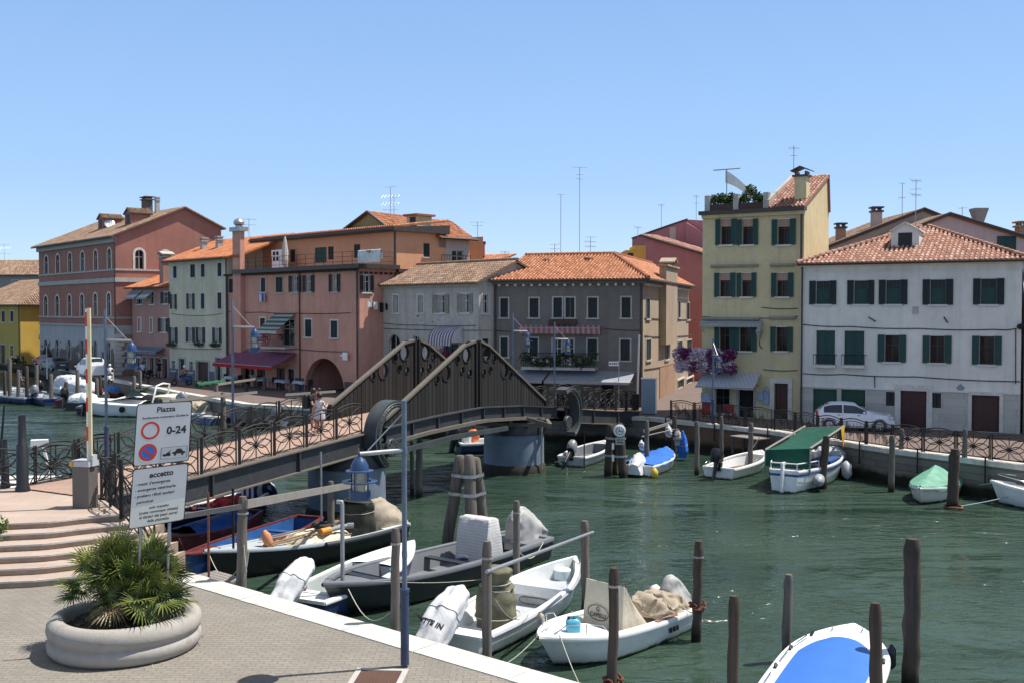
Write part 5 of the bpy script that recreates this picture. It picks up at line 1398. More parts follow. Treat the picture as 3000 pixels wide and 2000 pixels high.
# ================================================================ bridge
BN = V((.8692, -.4945, 0)); BE = V((.4945, .8692, 0)); BK = 1.1506
def zdeck(s):
 pts = [(-4, 1.0), (0, 1.15), (4, 1.42), (7.85, 1.68), (11, 1.86), (14.7, 1.95), (18, 1.72), (21.7, 1.30), (26, .72), (30.8, .2), (34, .05)]
 for (a, b), (c, d) in zip(pts, pts[1:]):
  if a <= s <= c: return b + (d - b) * (s - a) / (c - a)
 return pts[0][1] if s < -4 else .05
def BP(s, w=0.0, z=0.0): return V((-9.9 + .569 * s, 32.2 + s, z)) - BN * w
def bpx(x, y, w=0.0):
 p = gpl(x, y, BP(0, w), BN); return p.y - 32.2 - w * .4945, p.z
BOARD = wood('weathered_boards', (.026, .0245, .0235), .9, .85, .1)
RAILW = wood('grey_rail_wood', (.20, .175, .145), .85, .4, .3)
STEEL = paint('blue_grey_steel', (.036, .039, .044), .55, .3, 2, bump=.15, grime=.4)
STEELG = paint('greenish_steel', (.05, .06, .063), .5, .25, 2, bump=.1, grime=.35)
DRUM = paint('blue_painted_drum', (.16, .20, .25), .65, .3, 1.2, bump=.25, grime=.7)
DECKM = bricks('bridge_deck_boards', (.40, .27, .21), (.32, .22, .175), (.17, .12, .10), .9, .2, .01, axes='xy', bump=.2, dirt=.3, big=.2)
W_ = 3.4
BR = thing('footbridge', 'long cambered footbridge with tall perforated timber side panels crossing the canal', 'bridge', BP(14.7, W_ / 2, WZ))
SS = [-3 + i * 1.125 for i in range(31)]
mb = MB()
mb.loft([[BP(s, -.1, zdeck(s)), BP(s, W_ + .1, zdeck(s)), BP(s, W_ + .1, zdeck(s) - .14), BP(s, -.1, zdeck(s) - .14)] for s in SS], True)
mb.build('deck', DECKM, BR)
mb = MB()
def girder(mb, s0, s1, w, h, k=12):
 ss = [s0 + (s1 - s0) * i / k for i in range(k + 1)]
 for a, b, c, d in ((-.02, -.02 - h, 0, .03),):
  mb.loft([[BP(s, w, zdeck(s) + a - .14 + .12), BP(s, w, zdeck(s) + b), BP(s, w + d, zdeck(s) + b), BP(s, w + d, zdeck(s) + a)] for s in ss], True)
 for z in (0.0, -h - .02):
  mb.loft([[BP(s, w - .12, zdeck(s) + z - .03), BP(s, w - .12, zdeck(s) + z + .02), BP(s, w + .13, zdeck(s) + z + .02), BP(s, w + .13, zdeck(s) + z - .03)] for s in ss], True, 1)
 for i in range(k):
  s = ss[i]; mb.hexa([BP(s, w - .1, zdeck(s) - h), BP(s + .06, w - .1, zdeck(s) - h), BP(s + .06, w, zdeck(s) - h), BP(s, w, zdeck(s) - h)] + [BP(s, w - .1, zdeck(s) - .03), BP(s + .06, w - .1, zdeck(s) - .03), BP(s + .06, w, zdeck(s) - .03), BP(s, w, zdeck(s) - .03)])
for s0, s1, h in ((-3, 7.6, .72), (8.4, 21.2, .52), (22.0, 30.6, .72)):
 for w in (-.16, W_ + .14):
  mb = MB(); girder(mb, s0, s1, w, h, 3 if h > .6 else 8); mb.build('girder', [STEEL, RAILW if h > .6 else STEEL], BR)
for w in (-.3,):
 mb = MB(); mb.loft([[BP(s, w + dx, zdeck(s) + z) for dx, z in ((-.08, -.66), (.08, -.66), (.08, -.52), (-.08, -.52))] for s in [9.3 + i * .8 for i in range(14)]], True); mb.build('fender_timber', RAILW, BR)
 mb = MB(); mb.loft([[BP(s, w + dx, zdeck(s) + z) for dx, z in ((-.1, -1.1), (.1, -1.1), (.1, -.9), (-.1, -.9))] for s in (8.6, 12.5, 16.5)], True); mb.build('service_beam', STEELG, BR)
# tall timber panels, pierced by round holes
def panel(w, halves, holes):
 for s0, s1, ztop in halves:
  mb = MB(); k = int((s1 - s0) * BK / .035)
  for i in range(k):
   a, b = s0 + (s1 - s0) * i / k, s0 + (s1 - s0) * (i + 1) / k
   sm = (a + b) / 2; z0, z1 = zdeck(sm) - .02, ztop(sm)
   if z1 < z0 + .05: continue
   cut = []
   for hs, hz, hr in holes:
    dl = (sm - hs) * BK
    if abs(dl) < hr:
     dz = math.sqrt(hr * hr - dl * dl); cut.append((hz - dz, hz + dz))
   cut.sort(); segs = []; z = z0
   for c0, c1 in cut:
    if c0 > z: segs.append((z, c0))
    z = max(z, c1)
   if z < z1: segs.append((z, z1))
   t = random.Random(int(sm * BK / .14)).uniform(0, 1)
   off = .012 if int(sm * BK / .14) % 2 else 0
   for c0, c1 in segs:
    mb.hexa([BP(a, w - off, c0), BP(b, w - off, c0), BP(b, w + .09, c0), BP(a, w + .09, c0), BP(a, w - off, c1), BP(b, w - off, c1), BP(b, w + .09, c1), BP(a, w + .09, c1)], 0, t)
  p = mb.build('timber_panel', BOARD, BR)
  mb = MB(); k = 8
  mb.loft([[BP(s, w + dx, ztop(s) + dz) for dx, dz in ((-.07, -.06), (-.07, .04), (.15, .04), (.15, -.06))] for s in [s0 + (s1 - s0) * i / k for i in range(k + 1)]], True)
  for s in (s0, s1):
   mb.poly([BP(s, w + dx, ztop(s) + dz) for dx, dz in ((-.07, -.06), (-.07, .04), (.15, .04), (.15, -.06))])
  mb.build('top_rail', RAILW, p)
  mb = MB()
  for hs, hz, hr in holes:
   if s0 < hs < s1:
    for dw in (-.02, .1): mb.tube([BP(hs + hr * math.cos(2 * PI * i / 24) / BK, w + dw, hz + hr * math.sin(2 * PI * i / 24)) for i in range(24)], .022, 5, closed=True)
  mb.build('hole_rim', BOARD, p)
  mb = MB()
  for s in (s0 - .04, s1 + .04):
   zz = max(ztop(s), zdeck(s) + .4); mb.hexa([BP(s - .05, w - .08, zdeck(s) - .3), BP(s + .05, w - .08, zdeck(s) - .3), BP(s + .05, w + .15, zdeck(s) - .3), BP(s - .05, w + .15, zdeck(s) - .3), BP(s - .05, w - .08, zz), BP(s + .05, w - .08, zz), BP(s + .05, w + .15, zz), BP(s - .05, w + .15, zz)])
  mb.build('panel_post', IRON, p)
def zt_l(s): return min(4.91, 1.95 + (s - 8.5) * (4.91 - 1.95) / (14.05 - 8.5))
def zt_r(s): return min(4.91, 1.80 + (20.3 - s) * (4.91 - 1.80) / (20.3 - 15.15))
HN = [(*bpx(*zc(3, x, y), 0), r) for x, y, r in ((575, 992, .33), (708, 872, .33), (515, 1032, .17), (650, 902, .17), (680, 972, .17), (730, 990, .17), (840, 867, .33), (957, 977, .33), (822, 985, .17), (865, 965, .15), (890, 893, .17), (1000, 1000, .16))]
HF = [(*bpx(*zc(3, x, y), W_), r) for x, y, r in ((290, 857, .35), (150, 977, .35), (82, 1010, .18), (228, 890, .18), (258, 957, .16), (307, 970, .16), (430, 857, .33), (405, 970, .17), (455, 950, .16), (483, 882, .17))]
for w, H in ((0.0, HN), (W_ - .09, HF)):
 panel(w, [(8.5 if w < 1 else 9.3, 14.5, zt_l), (14.85, 20.3, zt_r)], H)
# railing panels with a sunburst of bent bars
def rail_panel(p0, p1, parent, h=1.12, mat=IRON, style='sun', post=True, studs=False, name='railing_panel', arch=.11):
 p0, p1 = V(p0), V(p1); d = p1 - p0
 X = lambda u, z: p0 + d * u + V((0, 0, z))
 mb = MB()
 if post:
  for u in (0.0, .045, .955):
   mb.tube([X(u, -.02), X(u, h + .06)], .028, 4)
 k = 8
 for o in (0, -.12):
  mb.tube([X(.04 + .92 * i / k, h - .02 + o + arch * math.sin(PI * i / k)) for i in range(k + 1)], .026 if o == 0 else .018, 4)
 mb.tube([X(.03, .1), X(.97, .1)], .022, 4)
 c = (.5, .52)
 if style == 'sun':
  mb.tube([X(.5, .1), X(.5, h - .1 + arch)], .02, 4)
  for sx in (-1, 1):
   for ex, ez, bows in ((.41, h - .1, (.12, -.1)), (.41, .12, (.11, -.11)), (.43, .56, (.1, -.1))):
    for bow in bows:
     L = math.hypot(ex - .0, ez - c[1]); pts = []
     for i in range(7):
      w = i / 6; o = math.sin(PI * w) * bow
      pts.append(X(c[0] + sx * (ex * w - o * (ez - c[1]) / L * .6), c[1] + (ez - c[1]) * w + o * ex / L * 1.4))
     mb.tube(pts, .02, 4)
    if studs: mb.ball(pts[-1], .05, 6, 4)
  mb.ball(X(*c), .07, 8, 5)
 elif style == 'oval':
  for i in range(7): u = .08 + .84 * i / 6; mb.tube([X(u, .1), X(u, h - .1)], .01, 4)
  for cx, cz in ((.3, .62), (.68, .42)):
   for i in range(5):
    o = (i - 2) * .035
    mb.tube([X(cx + o - .13 + .26 * j / 6 + .0, cz + o * 1.2 + .26 - .52 * j / 6 + .10 * math.sin(PI * j / 6) * (1 if i < 3 else -.4)) for j in range(7)], .02, 4)
 return mb.build(name, mat, parent)
for w, segs in ((-.05, ((-2.6, 7.4, 7), (21.4, 30.4, 7))), (W_ + .05, ((-2.6, 8.0, 8), (20.9, 30.4, 7)))):
 for s0, s1, k in segs:
  for i in range(k):
   a, b = s0 + (s1 - s0) * i / k, s0 + (s1 - s0) * (i + 1) / k
   rail_panel(BP(a + .02, w, zdeck(a)), BP(b - .02, w, zdeck(b)), BR)
# the curved steel bearings at both ends of the middle span
def crescent(s_c, zc_, sgn):
 mb = MB(); Rr, th, w0, w1 = 1.34, .28, -.78, -.2
 a0, a1 = R(66), R(246)
 k = 22; rings = []
 for i in range(k + 1):
  a = a0 + (a1 - a0) * i / k; t_ = th * (.8 + .5 * math.sin(PI * i / k))
  o = [(Rr * math.cos(a), Rr * math.sin(a)), ((Rr - t_) * math.cos(a), (Rr - t_) * math.sin(a))]
  rings.append([BP(s_c + sgn * o[j][0] / BK, w, zc_ + o[j][1]) for j, w in ((0, w0), (0, w1), (1, w1), (1, w0))])
 mb.loft(rings, True); mb.poly(rings[0]); mb.poly(rings[-1])
 c = mb.build('curved_bearing', STEELG, BR, 40)
 mb = MB()
 for f in (.2, .45):
  mb.tube([BP(s_c + sgn * (Rr - .04 - f * .35) * math.cos(a) / BK, w0 - .015, zc_ + (Rr - .04 - f * .35) * math.sin(a)) for a in [a0 + (a1 - a0) * i / 20 for i in range(21)]], .018, 4)
 for i in range(14):
  a = a0 + (a1 - a0) * (i + .5) / 14; mb.ball(BP(s_c + sgn * (Rr - .2) * math.cos(a) / BK, w0 - .02, zc_ + (Rr - .2) * math.sin(a)), .028, 6, 4)
 mb.build('bolts', STEELG, c)
 mb = MB(); cc = BP(s_c + sgn * -.05, -.55, zc_ - .5)
 mb.lathe([(.01, .1), (.34, .1), (.36, .07), (.36, -.07), (.01, -.1)], cc, 20, ax=BN)
 for i in range(10): a = 2 * PI * i / 10; mb.ball(cc + BE * .26 * math.cos(a) + V((0, 0, .26 * math.sin(a))) + BN * .11, .04, 6, 4)
 mb.build('gear_disc', STEELG, c)
crescent(8.39, 1.5, 1); crescent(21.5, 1.05, -1)
for k, (s, lab) in enumerate(((7.63, 'blue grey steel pier drum under the left bearing of the footbridge'), (19.03, 'rusty footed blue steel pier drum capped by timber fenders under the footbridge'))):
 c = BP(s, .96, 0); c.z = WZ - 1.5
 T = thing('bridge_pier', lab, 'pier', c, 0, 'drum piers of the footbridge')
 zt_ = zdeck(s) - .95
 mb = MB(); mb.lathe([(1.52, 0), (1.5, 1.6), (1.48, zt_ - c.z - .02), (.01, zt_ - c.z)], c, 40)
 mb.build('drum', DRUM, T, 50)
 mb = MB(); mb.lathe([(1.56, .9), (1.60, 1.5), (1.57, 1.78), (1.49, 1.9)], c, 40); mb.build('weed_skirt', paint('weedy_waterline', (.035, .028, .018), .9, .6, 6, bump=.8), T, True)
 mb = MB(); mb.lathe([(1.57, zt_ - c.z - .4), (1.57, zt_ - c.z + .02), (1.3, zt_ - c.z + .45), (.02, zt_ - c.z + .45)], c, 40); mb.build('bearing_ring', BLACKP, T, 50)
 if k:
  mb = MB(); ct = V((c.x, c.y, zt_ + .12)); f_ = V((0, -1, 0))
  a, b = ct + V((-1.75, -1.35, .06)), ct + V((1.75, -1.55, .0)); m_ = ct + V((-.15, -1.55, .55))
  for p, q_ in ((a, b), (a, m_), (m_, b), (ct + V((-1.75, -1.35, .06)), ct + V((-1.6, 1.2, .06))), (b, ct + V((1.6, 1.2, .06))), (m_ + V((0, 0, -.6)), m_)):
   mb.bar(p, q_, .17, .17)
  mb.build('timber_fender', RAILW, T)
  mb = MB(); mb.tube([ct + V((1.35, -1.0, .1)), ct + V((1.35, -1.0, -2.2))], .05, 6); mb.build('vent_pipe', GREYM, T)
# ---------------------------------------------------------------- landing railings
LR = thing('landing_railing', 'dark wrought iron sunburst railing along the canal edge of the stone landing', 'railing', (-14.5, 31, ZL))
pts = [V((-19.2, 29.0, ZL)), V((-17.7, 29.75, ZL)), V((-16.1, 30.4, ZL)), V((-14.55, 31.15, ZL)), V((-13.6, 32.4, ZL)), V((-12.95, 33.75, 1.1))]
for i in range(5): rail_panel(pts[i], pts[i + 1], LR)
LR2 = thing('stair_railing', 'dark wrought iron railing wrapping the landing corner and dropping beside the steps', 'railing', (-10.2, 26.9, ZL))
q0, q1, q2, q3 = V((-11.55, 29.25, ZL)), V((-10.85, 28.1, ZL)), V((-10.12, 26.95, ZL)), V((-8.75, 25.55, 0.12))
rail_panel(q0, q1, LR2); rail_panel(q1, q2, LR2); rail_panel(q2, q3, LR2, arch=0.02)
mb = MB(); mb.tube([q2 - V((0, 0, .1)), q2 + V((0, 0, 1.45))], .06, 8); mb.build('corner_post', IRON, LR2)
LR3 = thing('bridge_approach_railing', 'short wrought iron panel joining the landing corner to the footbridge', 'railing', BP(-2.7, -.05, ZL)); rail_panel(BP(-2.95, -.05, ZL), BP(-2.6, -.05, ZL + .02), LR3, arch=.03)
# ---------------------------------------------------------------- right bank railing
QR = thing('quay_railing', 'long dark wrought iron railing on the edge of the right bank quay', 'railing', E[6])
ep = []
for i in range(6, len(E) - 1):
 a, b = E[i], E[i + 1]; L = (b - a).length
 if i == 9: L = min(L, 7)
 k = max(1, round(L / 1.75)); dd = (b - a).normalized()
 for j in range(k):
  p, q_ = a + dd * (L * j / k), a + dd * (L * (j + 1) / k)
  nn = V((dd.y, -dd.x, 0)); nn = nn if nn.y < 0 else -nn
  off = -nn * .28
  if i == 6 and j == 0: continue
  rail_panel(p + off, q_ + off, QR, 1.05, IRON, 'oval' if (i < 8 and not (i == 7 and j > 5)) else 'sun', True, studs=i >= 8 or i == 7, arch=.12)
  ep.append((p + off, nn))
for p, nn in ep[::2]: mb = MB(); mb.tube([p + nn * .42 + V((0, 0, -.9)), p + nn * .42 + V((0, 0, .15)), p + nn * .1 + V((0, 0, .2))], .035, 6); mb.build('bracket', IRON, QR)
# ---------------------------------------------------------------- lamp posts
LAMPB = paint('lamp_blue_paint', (.025, .06, .15), .35, .15, 5)
POSTB = paint('post_dark_blue_paint', (.035, .055, .11), .4, .25, 4)
LGLASS = paint('lamp_glass', (.42, .40, .30), .15, .3, 7)
def lamp_post(label, base, H=4.75, arm=1.02, rz=0.0, s=1.0):
 T = thing('street_lamp', label, 'street lamp', base, rz, 'blue street lamps on the quays')
 mb = MB(); mb.tube([(0, 0, .04), (0, 0, 1.35)], .078, 12); mb.tube([(0, 0, 1.33), (0, 0, 1.39)], .09, 12); mb.build('post_base', POSTB, T, 50, world=False)
 mb = MB(); mb.tube([(0, 0, 1.38), (0, 0, H)], .047, 10); mb.tube([(0, 0, H * .8), (0, 0, H * .8 + .12)], .057, 10); mb.tube([(0, 0, 1.95), (0, 0, 2.06)], .055, 10); p = mb.build('post', paint('lamp_post_paint', (.11, .145, .20), .45, .35, 3), T, 50, world=False)
 za = H * .815
 mb = MB(); mb.tube([(0, 0, za), (-arm, 0, za - .03)], .042, 10); mb.build('arm', GREYM, T, 50, world=False)
 mb = MB(); mb.tube([(0, 0, H - .2), (-arm * .82, 0, za + .02)], .012, 6); mb.build('stay_rod', GREYM, T, world=False)
 c = V((-arm, 0, za - .06)); L = bpy.data.objects
 mb = MB()
 mb.lathe([(.02, .06), (.03, .0), (.1, -.06), (.155, -.17), (.16, -.24), (.24, -.25), (.24, -.27), (.15, -.275)], c, 18)
 mb.build('lantern_dome', LAMPB, T, 40, world=False)
 mb = MB(); mb.lathe([(.125, -.27), (.125, -.62)], c, 16); g_ = mb.build('lantern_glass', LGLASS, T, 40, world=False)
 mb = MB()
 mb.lathe([(.2, -.44), (.31, -.435), (.31, -.455), (.2, -.46)], c, 26); mb.lathe([(.13, -.60), (.19, -.60), (.19, -.76), (.05, -.78)], c, 16)
 for i in range(4): a = PI / 4 + i * PI / 2; mb.tube([c + V((.165 * math.cos(a), .165 * math.sin(a), -.26)), c + V((.165 * math.cos(a), .165 * math.sin(a), -.62))], .014, 5)
 mb.build('lantern_cage', LAMPB, T, 40, world=False)
 return T
bf = gz(930, 1530, 0)
L0 = lamp_post('blue street lamp standing on the near quay kerb in front of the boats', bf, 4.72, .8, R(22))
def lamp_copy(label, base, rz, k=1.0):
 c = copy_tree(L0); place(c, base, rz, label); c.scale = (1, 1, k); return c
lamp_copy('blue street lamp behind the red and white barrier boom', V((-13.05, 33.55, 1.0)), R(188), 1.13)
lamp_copy('blue street lamp on the far railing of the footbridge in front of the pink house', BP(4.64, W_ + .12, zdeck(4.64) - .2), R(188), 1.15)
lamp_copy('blue street lamp partly hidden behind the right timber panel of the footbridge', BP(22.9, W_ + .15, zdeck(22.9) - .2), R(188), 1.1)
lamp_copy('blue street lamp rising behind the right curved bearing of the footbridge', BP(27.2, W_ + .15, zdeck(27.2) - .2), R(188), 1.1)
lb = gz(1637, 974, 0); lamp_copy('blue street lamp in front of the tall yellow house', lb, R(100), 1.0)
# ---------------------------------------------------------------- mooring posts
PILE = wood('mooring_pile_wood', (.10, .076, .062), .9, .75, .22, wet=(.02, .018, .013))
PILEG = wood('grey_pile_wood', (.19, .165, .145), .9, .7, .22, wet=(.025, .022, .016))
BAND = paint('rope_band', (.33, .31, .28), .7, .2)
def pile(label, xt, yt, xb, Y, dpx, band=False, mat=None, chain=None, taper=.85, chamfer=True, zb=-3.4):
 """xt,yt top in the photograph, xb column lower down, Y depth, dpx width."""
 t = gy(xt, yt, Y); zt_ = t.z
 b = V((gy(xb, yt, Y).x, Y + random.uniform(-.03, .03), zb))
 r = dpx / 2 / FPX * Y
 T = thing('mooring_post', label, 'mooring post', b, 0, 'timber mooring posts')
 mb = MB(); k = 16; pts, rs = [], []; bx_ = random.uniform(-.5, .5) * r
 for i in range(k + 1):
  w = i / k; p = b.lerp(t, w)
  pts.append(p + V((bx_ * math.sin(w * 3.1) + random.uniform(-.12, .12) * r, random.uniform(-.1, .1) * r, 0))); rs.append(r * (1.06 - .14 * w) * random.uniform(.92, 1.06))
 if chamfer:
  d = (t - b).normalized(); pts[-1] = t - d * r * 1.2; pts.append(t); rs.append(r * .68)
 mb.tube(pts, rs, 12); mb.t = [max(.05, .62 - .035 * (i // 12)) if i < k * 12 - 12 else 0 for i in range(len(mb.t))]; mb.build('shaft', mat or PILE, T, 60)
 if band:
  d = (t - b).normalized(); c = t - d * (r * 3.2)
  mb = MB(); mb.tube([c - d * .022, c + d * .022], r * 1.07, 12, cap=False); mb.build('painted_band', BAND, T)
 if chain:
  d = (t - b).normalized(); c = t + (b - t) * ((t.z - chain) / (t.z - b.z))
  mb = MB()
  for i in range(11):
   a = 2 * PI * i / 11; cc = c + V((math.cos(a) * r * 1.35, math.sin(a) * r * 1.35, .07 * math.sin(a * 2 + 1)))
   tn = V((-math.sin(a), math.cos(a), 0)); nn = V((0, 0, 1)) if i % 2 else V((math.cos(a), math.sin(a), 0))
   mb.tube([cc + tn * .075 * math.cos(2 * PI * j / 8) + nn * .05 * math.sin(2 * PI * j / 8) for j in range(8)], .02, 5, closed=True)
  mb.build('rusty_chain', RUST, T)
 return T
for a in (
 ('tallest brown mooring post, leaning, at the far right of the foreground water', 2096, 1236, 2083, 21.8, 40, False, None, None),
 ('mooring post covering the right side of the blue covered boat', 2011, 1383, 2012, 15.3, 31, False, None, None),
 ('slim mooring post just behind the blue covered boat', 1812, 1318, 1811, 23.3, 23, False, PILEG, None),
 ('mooring post standing alone left of the blue covered boat', 1686, 1367, 1679, 16.5, 28, False, None, None),
 ('dark mooring post hung with a rusty chain right of the white motor boat', 1605, 1241, 1597, 24.8, 23, True, None, -.75),
 ('near mooring post with a rusty chain in front of the white motor boat', 1411, 1303, 1404, 18.0, 26, True, None, -.15),
 ('reddish mooring post behind the bow of the white boat with the grey floor', 1343, 1195, 1344, 26.9, 21, False, PILEG, None),
 ('dark mooring post beside the grey motor cover', 1187, 1149, 1188, 28.4, 17, True, PILEG, None),
 ('grey mooring post with a white band in front of the olive canvas sack', 1119, 1242, 1113, 20.0, 24, True, PILEG, None),
 ('mooring post between the street lamp and the dark grey boat', 909, 1212, 906, 21.0, 22, True, PILEG, None),
 ('mooring post carrying the outer end of the long plank rail', 760, 1104, 759, 33.3, 17, False, PILEG, None),
 ('thick grey mooring post at the bow of the grey boat full of oars', 558, 1139, 556, 24.3, 24, True, PILEG, None),
 ('mooring post with pale cap by the tan quay wall', 1600, 966, 1598, 50.0, 12, False, PILEG, None),
 ('short mooring post at the quay under the blue street lamp', 1657, 955, 1656, 54.5, 9, False, PILEG, None),
 ('mooring post beside the white boat with the black outboard', 1725, 970, 1722, 50.6, 13, True, PILEG, None),
 ('thick mooring post in front of the green awning boat', 1898, 1000, 1892, 46.2, 19, False, None, None),
 ('mooring post behind the green awning boat near the yellow pennant', 1928, 968, 1926, 51.0, 12, False, PILEG, None),
 ('mooring post in the gap right of the green awning boat', 2049, 999, 2046, 45.3, 15, False, PILEG, None),
 ('slim mooring post at the wooden jetty right of the green awning boat', 2071, 984, 2068, 47.3, 12, False, PILEG, None),
 ('thick mooring post in front of the green tarpaulin boat', 2194, 1030, 2190, 41.6, 26, False, None, None),
 ('mooring post just behind the thick post at the green tarpaulin boat', 2217, 984, 2214, 44.6, 12, False, PILEG, None),
 ('mooring post rising beside the blue tarpaulin boat', 1485, 964, 1484, 51.5, 12, False, PILEG, None),
 ('dark mooring post with hanging bags at the corner of the quay', 1549, 955, 1547, 55.5, 12, False, None, None),
 ('short weathered pile under the footbridge left of the orange buoy', 964, 1003, 965, 44.0, 16, False, PILEG, None),
 ('shorter pile half hidden behind the lamp post under the footbridge', 945, 1012, 946, 45.0, 10, False, PILEG, None),
):
 pile(a[0], a[1], a[2], a[3], a[4], a[5], a[6], a[7], a[8])
for lab, xt, yt, xb, Y, d, mt in (('thin rusty iron rod at the near quay left of the grey boat', 478, 1130, 478, 24.8, 6, RUST), ('thin iron rod behind the oar boat', 535, 1120, 535, 30.5, 6, IRON), ('thin grey rod in front of the left pier drum', 737, 1037, 738, 34.5, 5, GREYM)):
 t = gy(xt, yt, Y); b = V((gy(xb, yt, Y).x, Y, -3)); T = thing('mooring_rod', lab, 'rod', b); mb = MB(); mb.tube([b, t], d / 2 / FPX * Y, 8); mb.build('rod', mt, T)
t = gy(786, 1152, 27.0); b = V((t.x, t.y, -3)); T = thing('pipe_post', 'grey steel pipe with bent top between the white boats', 'pipe', b)
mb = MB(); mb.tube([b, V((t.x, t.y, t.z - .06)), t, t + V((-.14, .05, .0))], .055, 10); mb.build('pipe', GREYM, T, 50)
def rail(label, p, q_, w, h, mat, name='mooring_rail', rnd=False):
 p, q_ = V(p), V(q_); T = thing(name, label, 'rail', (p + q_) / 2)
 mb = MB()
 if rnd: mb.tube([p, q_], w / 2, 10)
 else: mb.bar(p, q_, w, h)
 mb.build('beam', mat, T)
RAILX = wood('grey_plank', (.34, .31, .28), .85, .35, 3)
rail('long weathered plank rail tied between two mooring posts', gy(566, 1157, 24.2), gy(822, 1110, 36.3), .06, .2, RAILX)
rail('long grey metal pole slung from a post across the white boat', gy(1118, 1312, 19.8), gy(1362, 1221, 26.6), .075, .075, GREYM, rnd=True)
rail('thin plank rail running behind the sign towards the rusty rod', gy(300, 1205, 23.9), gy(556, 1162, 24.2), .05, .12, RAILX)
rail('bleached plank rail across the moored boats behind the piazza sign', gy(392, 920, 62), gy(590, 900, 70), .08, .16, RAILX)
rail('upper bleached plank rail above the far white boats', gy(500, 882, 74), gy(612, 866, 80), .08, .16, RAILX)
rail('grey plank rail at the footbridge behind the far boats', gy(655, 906, 62), gy(770, 898, 66), .08, .14, RAILX)
# clusters of piles
def dolphin(label, feet, tops, dpx, Y, bands, mat=PILEG):
 c = gy(feet[0][0], tops[0][1], Y); T = thing('pile_cluster', label, 'pile cluster', (c.x, Y, -3.2), 0, 'clusters of strapped piles')
 ends = []
 for (xf, dy), (xt, yt) in zip(feet, tops):
  t = gy(xt, yt, Y + dy * .3); f = gy(xf, yt, Y + dy); f = V((f.x, Y + dy * 1.2, -3.2)); r = dpx / 2 / FPX * Y
  mb = MB(); k = 10; mb.tube([f.lerp(t, i / k) + V((random.uniform(-.02, .02), 0, 0)) for i in range(k + 1)] + [t + V((0, 0, .1))], [r * 1.1 - r * .15 * i / k for i in range(k + 1)] + [r * .6], 12); mb.build('pile', mat, T, 60); ends.append((f, t, r))
 for z in bands:
  ps = []
  for f, t, r in ends:
   w = (z - f.z) / (t.z - f.z); ps.append((f.lerp(t, w), r * 1.12))
  cen = sum((p for p, r in ps), V((0, 0, 0))) / len(ps)
  pts = []
  for i in range(28):
   a = 2 * PI * i / 28; d = V((math.cos(a), math.sin(a), 0))
   pts.append(cen + d * max((p - cen).dot(d) + r for p, r in ps))
  mb = MB(); mb.loft([[p + V((0, 0, -.05)) for p in pts], [p + V((0, 0, .05)) for p in pts]], True); mb.build('steel_strap', GREYM, T)
 return T
dolphin('three leaning grey piles strapped together in the middle of the canal', [(1006, .4), (1086, -.5), (1130, .55)], [(1057, 1052), (1078, 1051), (1092, 1056)], 27, 33.0, (gy(1070, 1090, 33).z, gy(1070, 1132, 33).z))
GD = dolphin('dark strapped piles carrying the white tide gauge dial', [(1394, .3), (1436, -.3), (1405, .7)], [(1402, 978), (1424, 975), (1414, 980)], 19, 49.5, (gy(1412, 1005, 49.5).z, gy(1412, 1045, 49.5).z), PILE)
c = gy(1423, 988, 48.9)
mb = MB(); mb.lathe([(.01, .05), (.26, .05), (.29, .03), (.29, -.03), (.01, -.05)], c, 26, ax=(0, -1, .05)); mb.build('gauge_dial', WHITEP, GD, 40)
mb = MB()
for i in range(12):
 a = 2 * PI * i / 12; o = c + V((.17 * math.cos(a), -.056, .17 * math.sin(a))); mb.box(o, (.05, .01, .05))
mb.box(c + V((-.03, -.06, .03)), (.03, .01, .18)); mb.box(c + V((.06, -.06, -.02)), (.13, .01, .03)); mb.build('dial_marks', BLACKP, GD)
mb = MB(); p = gy(1424, 1012, 48.9); mb.box(p, (.42, .03, .34)); mb.build('depth_board', paint('grey_board', (.42, .42, .36), .7), GD)
mb = MB(); mb.box(p + V((0, -.02, .06)), (.32, .01, .04)); mb.box(p + V((0, -.02, -.06)), (.3, .01, .05)); mb.build('board_marks', BLACKP, GD)
mb = MB()
for y in (1024, 1051): mb.box(gy(1408, y, 48.85), (.11, .03, .3))
mb.build('reflector', WHITEP, GD)

# ================================================================ boats
GEL = paint('white_gelcoat', (.82, .82, .80), .3, .05, 2.6, grime=.26, weed=1)
GELC = paint('cream_gelcoat', (.70, .67, .60), .35, .07, 2, grime=.2, weed=1)
GELG = paint('pale_grey_floor', (.42, .45, .47), .5, .12, 2, grime=.25, weed=1)
HULLG = paint('dark_grey_hull', (.024, .028, .036), .4, .2, 2, grime=.2, weed=1)
DECKG = paint('mid_grey_deck', (.155, .165, .18), .5, .12, 2, grime=.25)
NAVY = paint('navy_hull', (.018, .035, .11), .4, .2, 2, grime=.2, weed=1)
BLACKH = paint('tarred_hull', (.018, .017, .017), .5, .3, 3, weed=1)
BLUEP = paint('blue_paint_shaded', (.022, .085, .25), .45, .3, 3, grime=.6, weed=1)  # darkened and grimed to stand in for shade below the footbridge
REDP = paint('old_red_paint_shaded', (.12, .02, .022), .5, .35, 3, grime=.6, weed=1)  # red darkened likewise, the extra grime standing in for bridge shade
GRNP = paint('green_mat', (.06, .16, .03), .9, .3, 8, bump=.5)
OUTB = paint('outboard_black', (.015, .016, .018), .3, .2)
OUTG = paint('outboard_grey', (.22, .235, .25), .35, .15)
TARPW = cloth('white_tarpaulin', (.62, .63, .65), .6, .22)
TARPB = cloth('beige_canvas', (.38, .32, .245), .85, .25)
TARPG = cloth('grey_canvas', (.40, .39, .38), .85, .25)
TARPO = cloth('olive_canvas', (.155, .145, .095), .85, .5)
TARPBL = cloth('blue_tarpaulin', (.035, .15, .52), .6, .25)
TARPGR = cloth('green_tarpaulin', (.16, .36, .26), .6, .3)
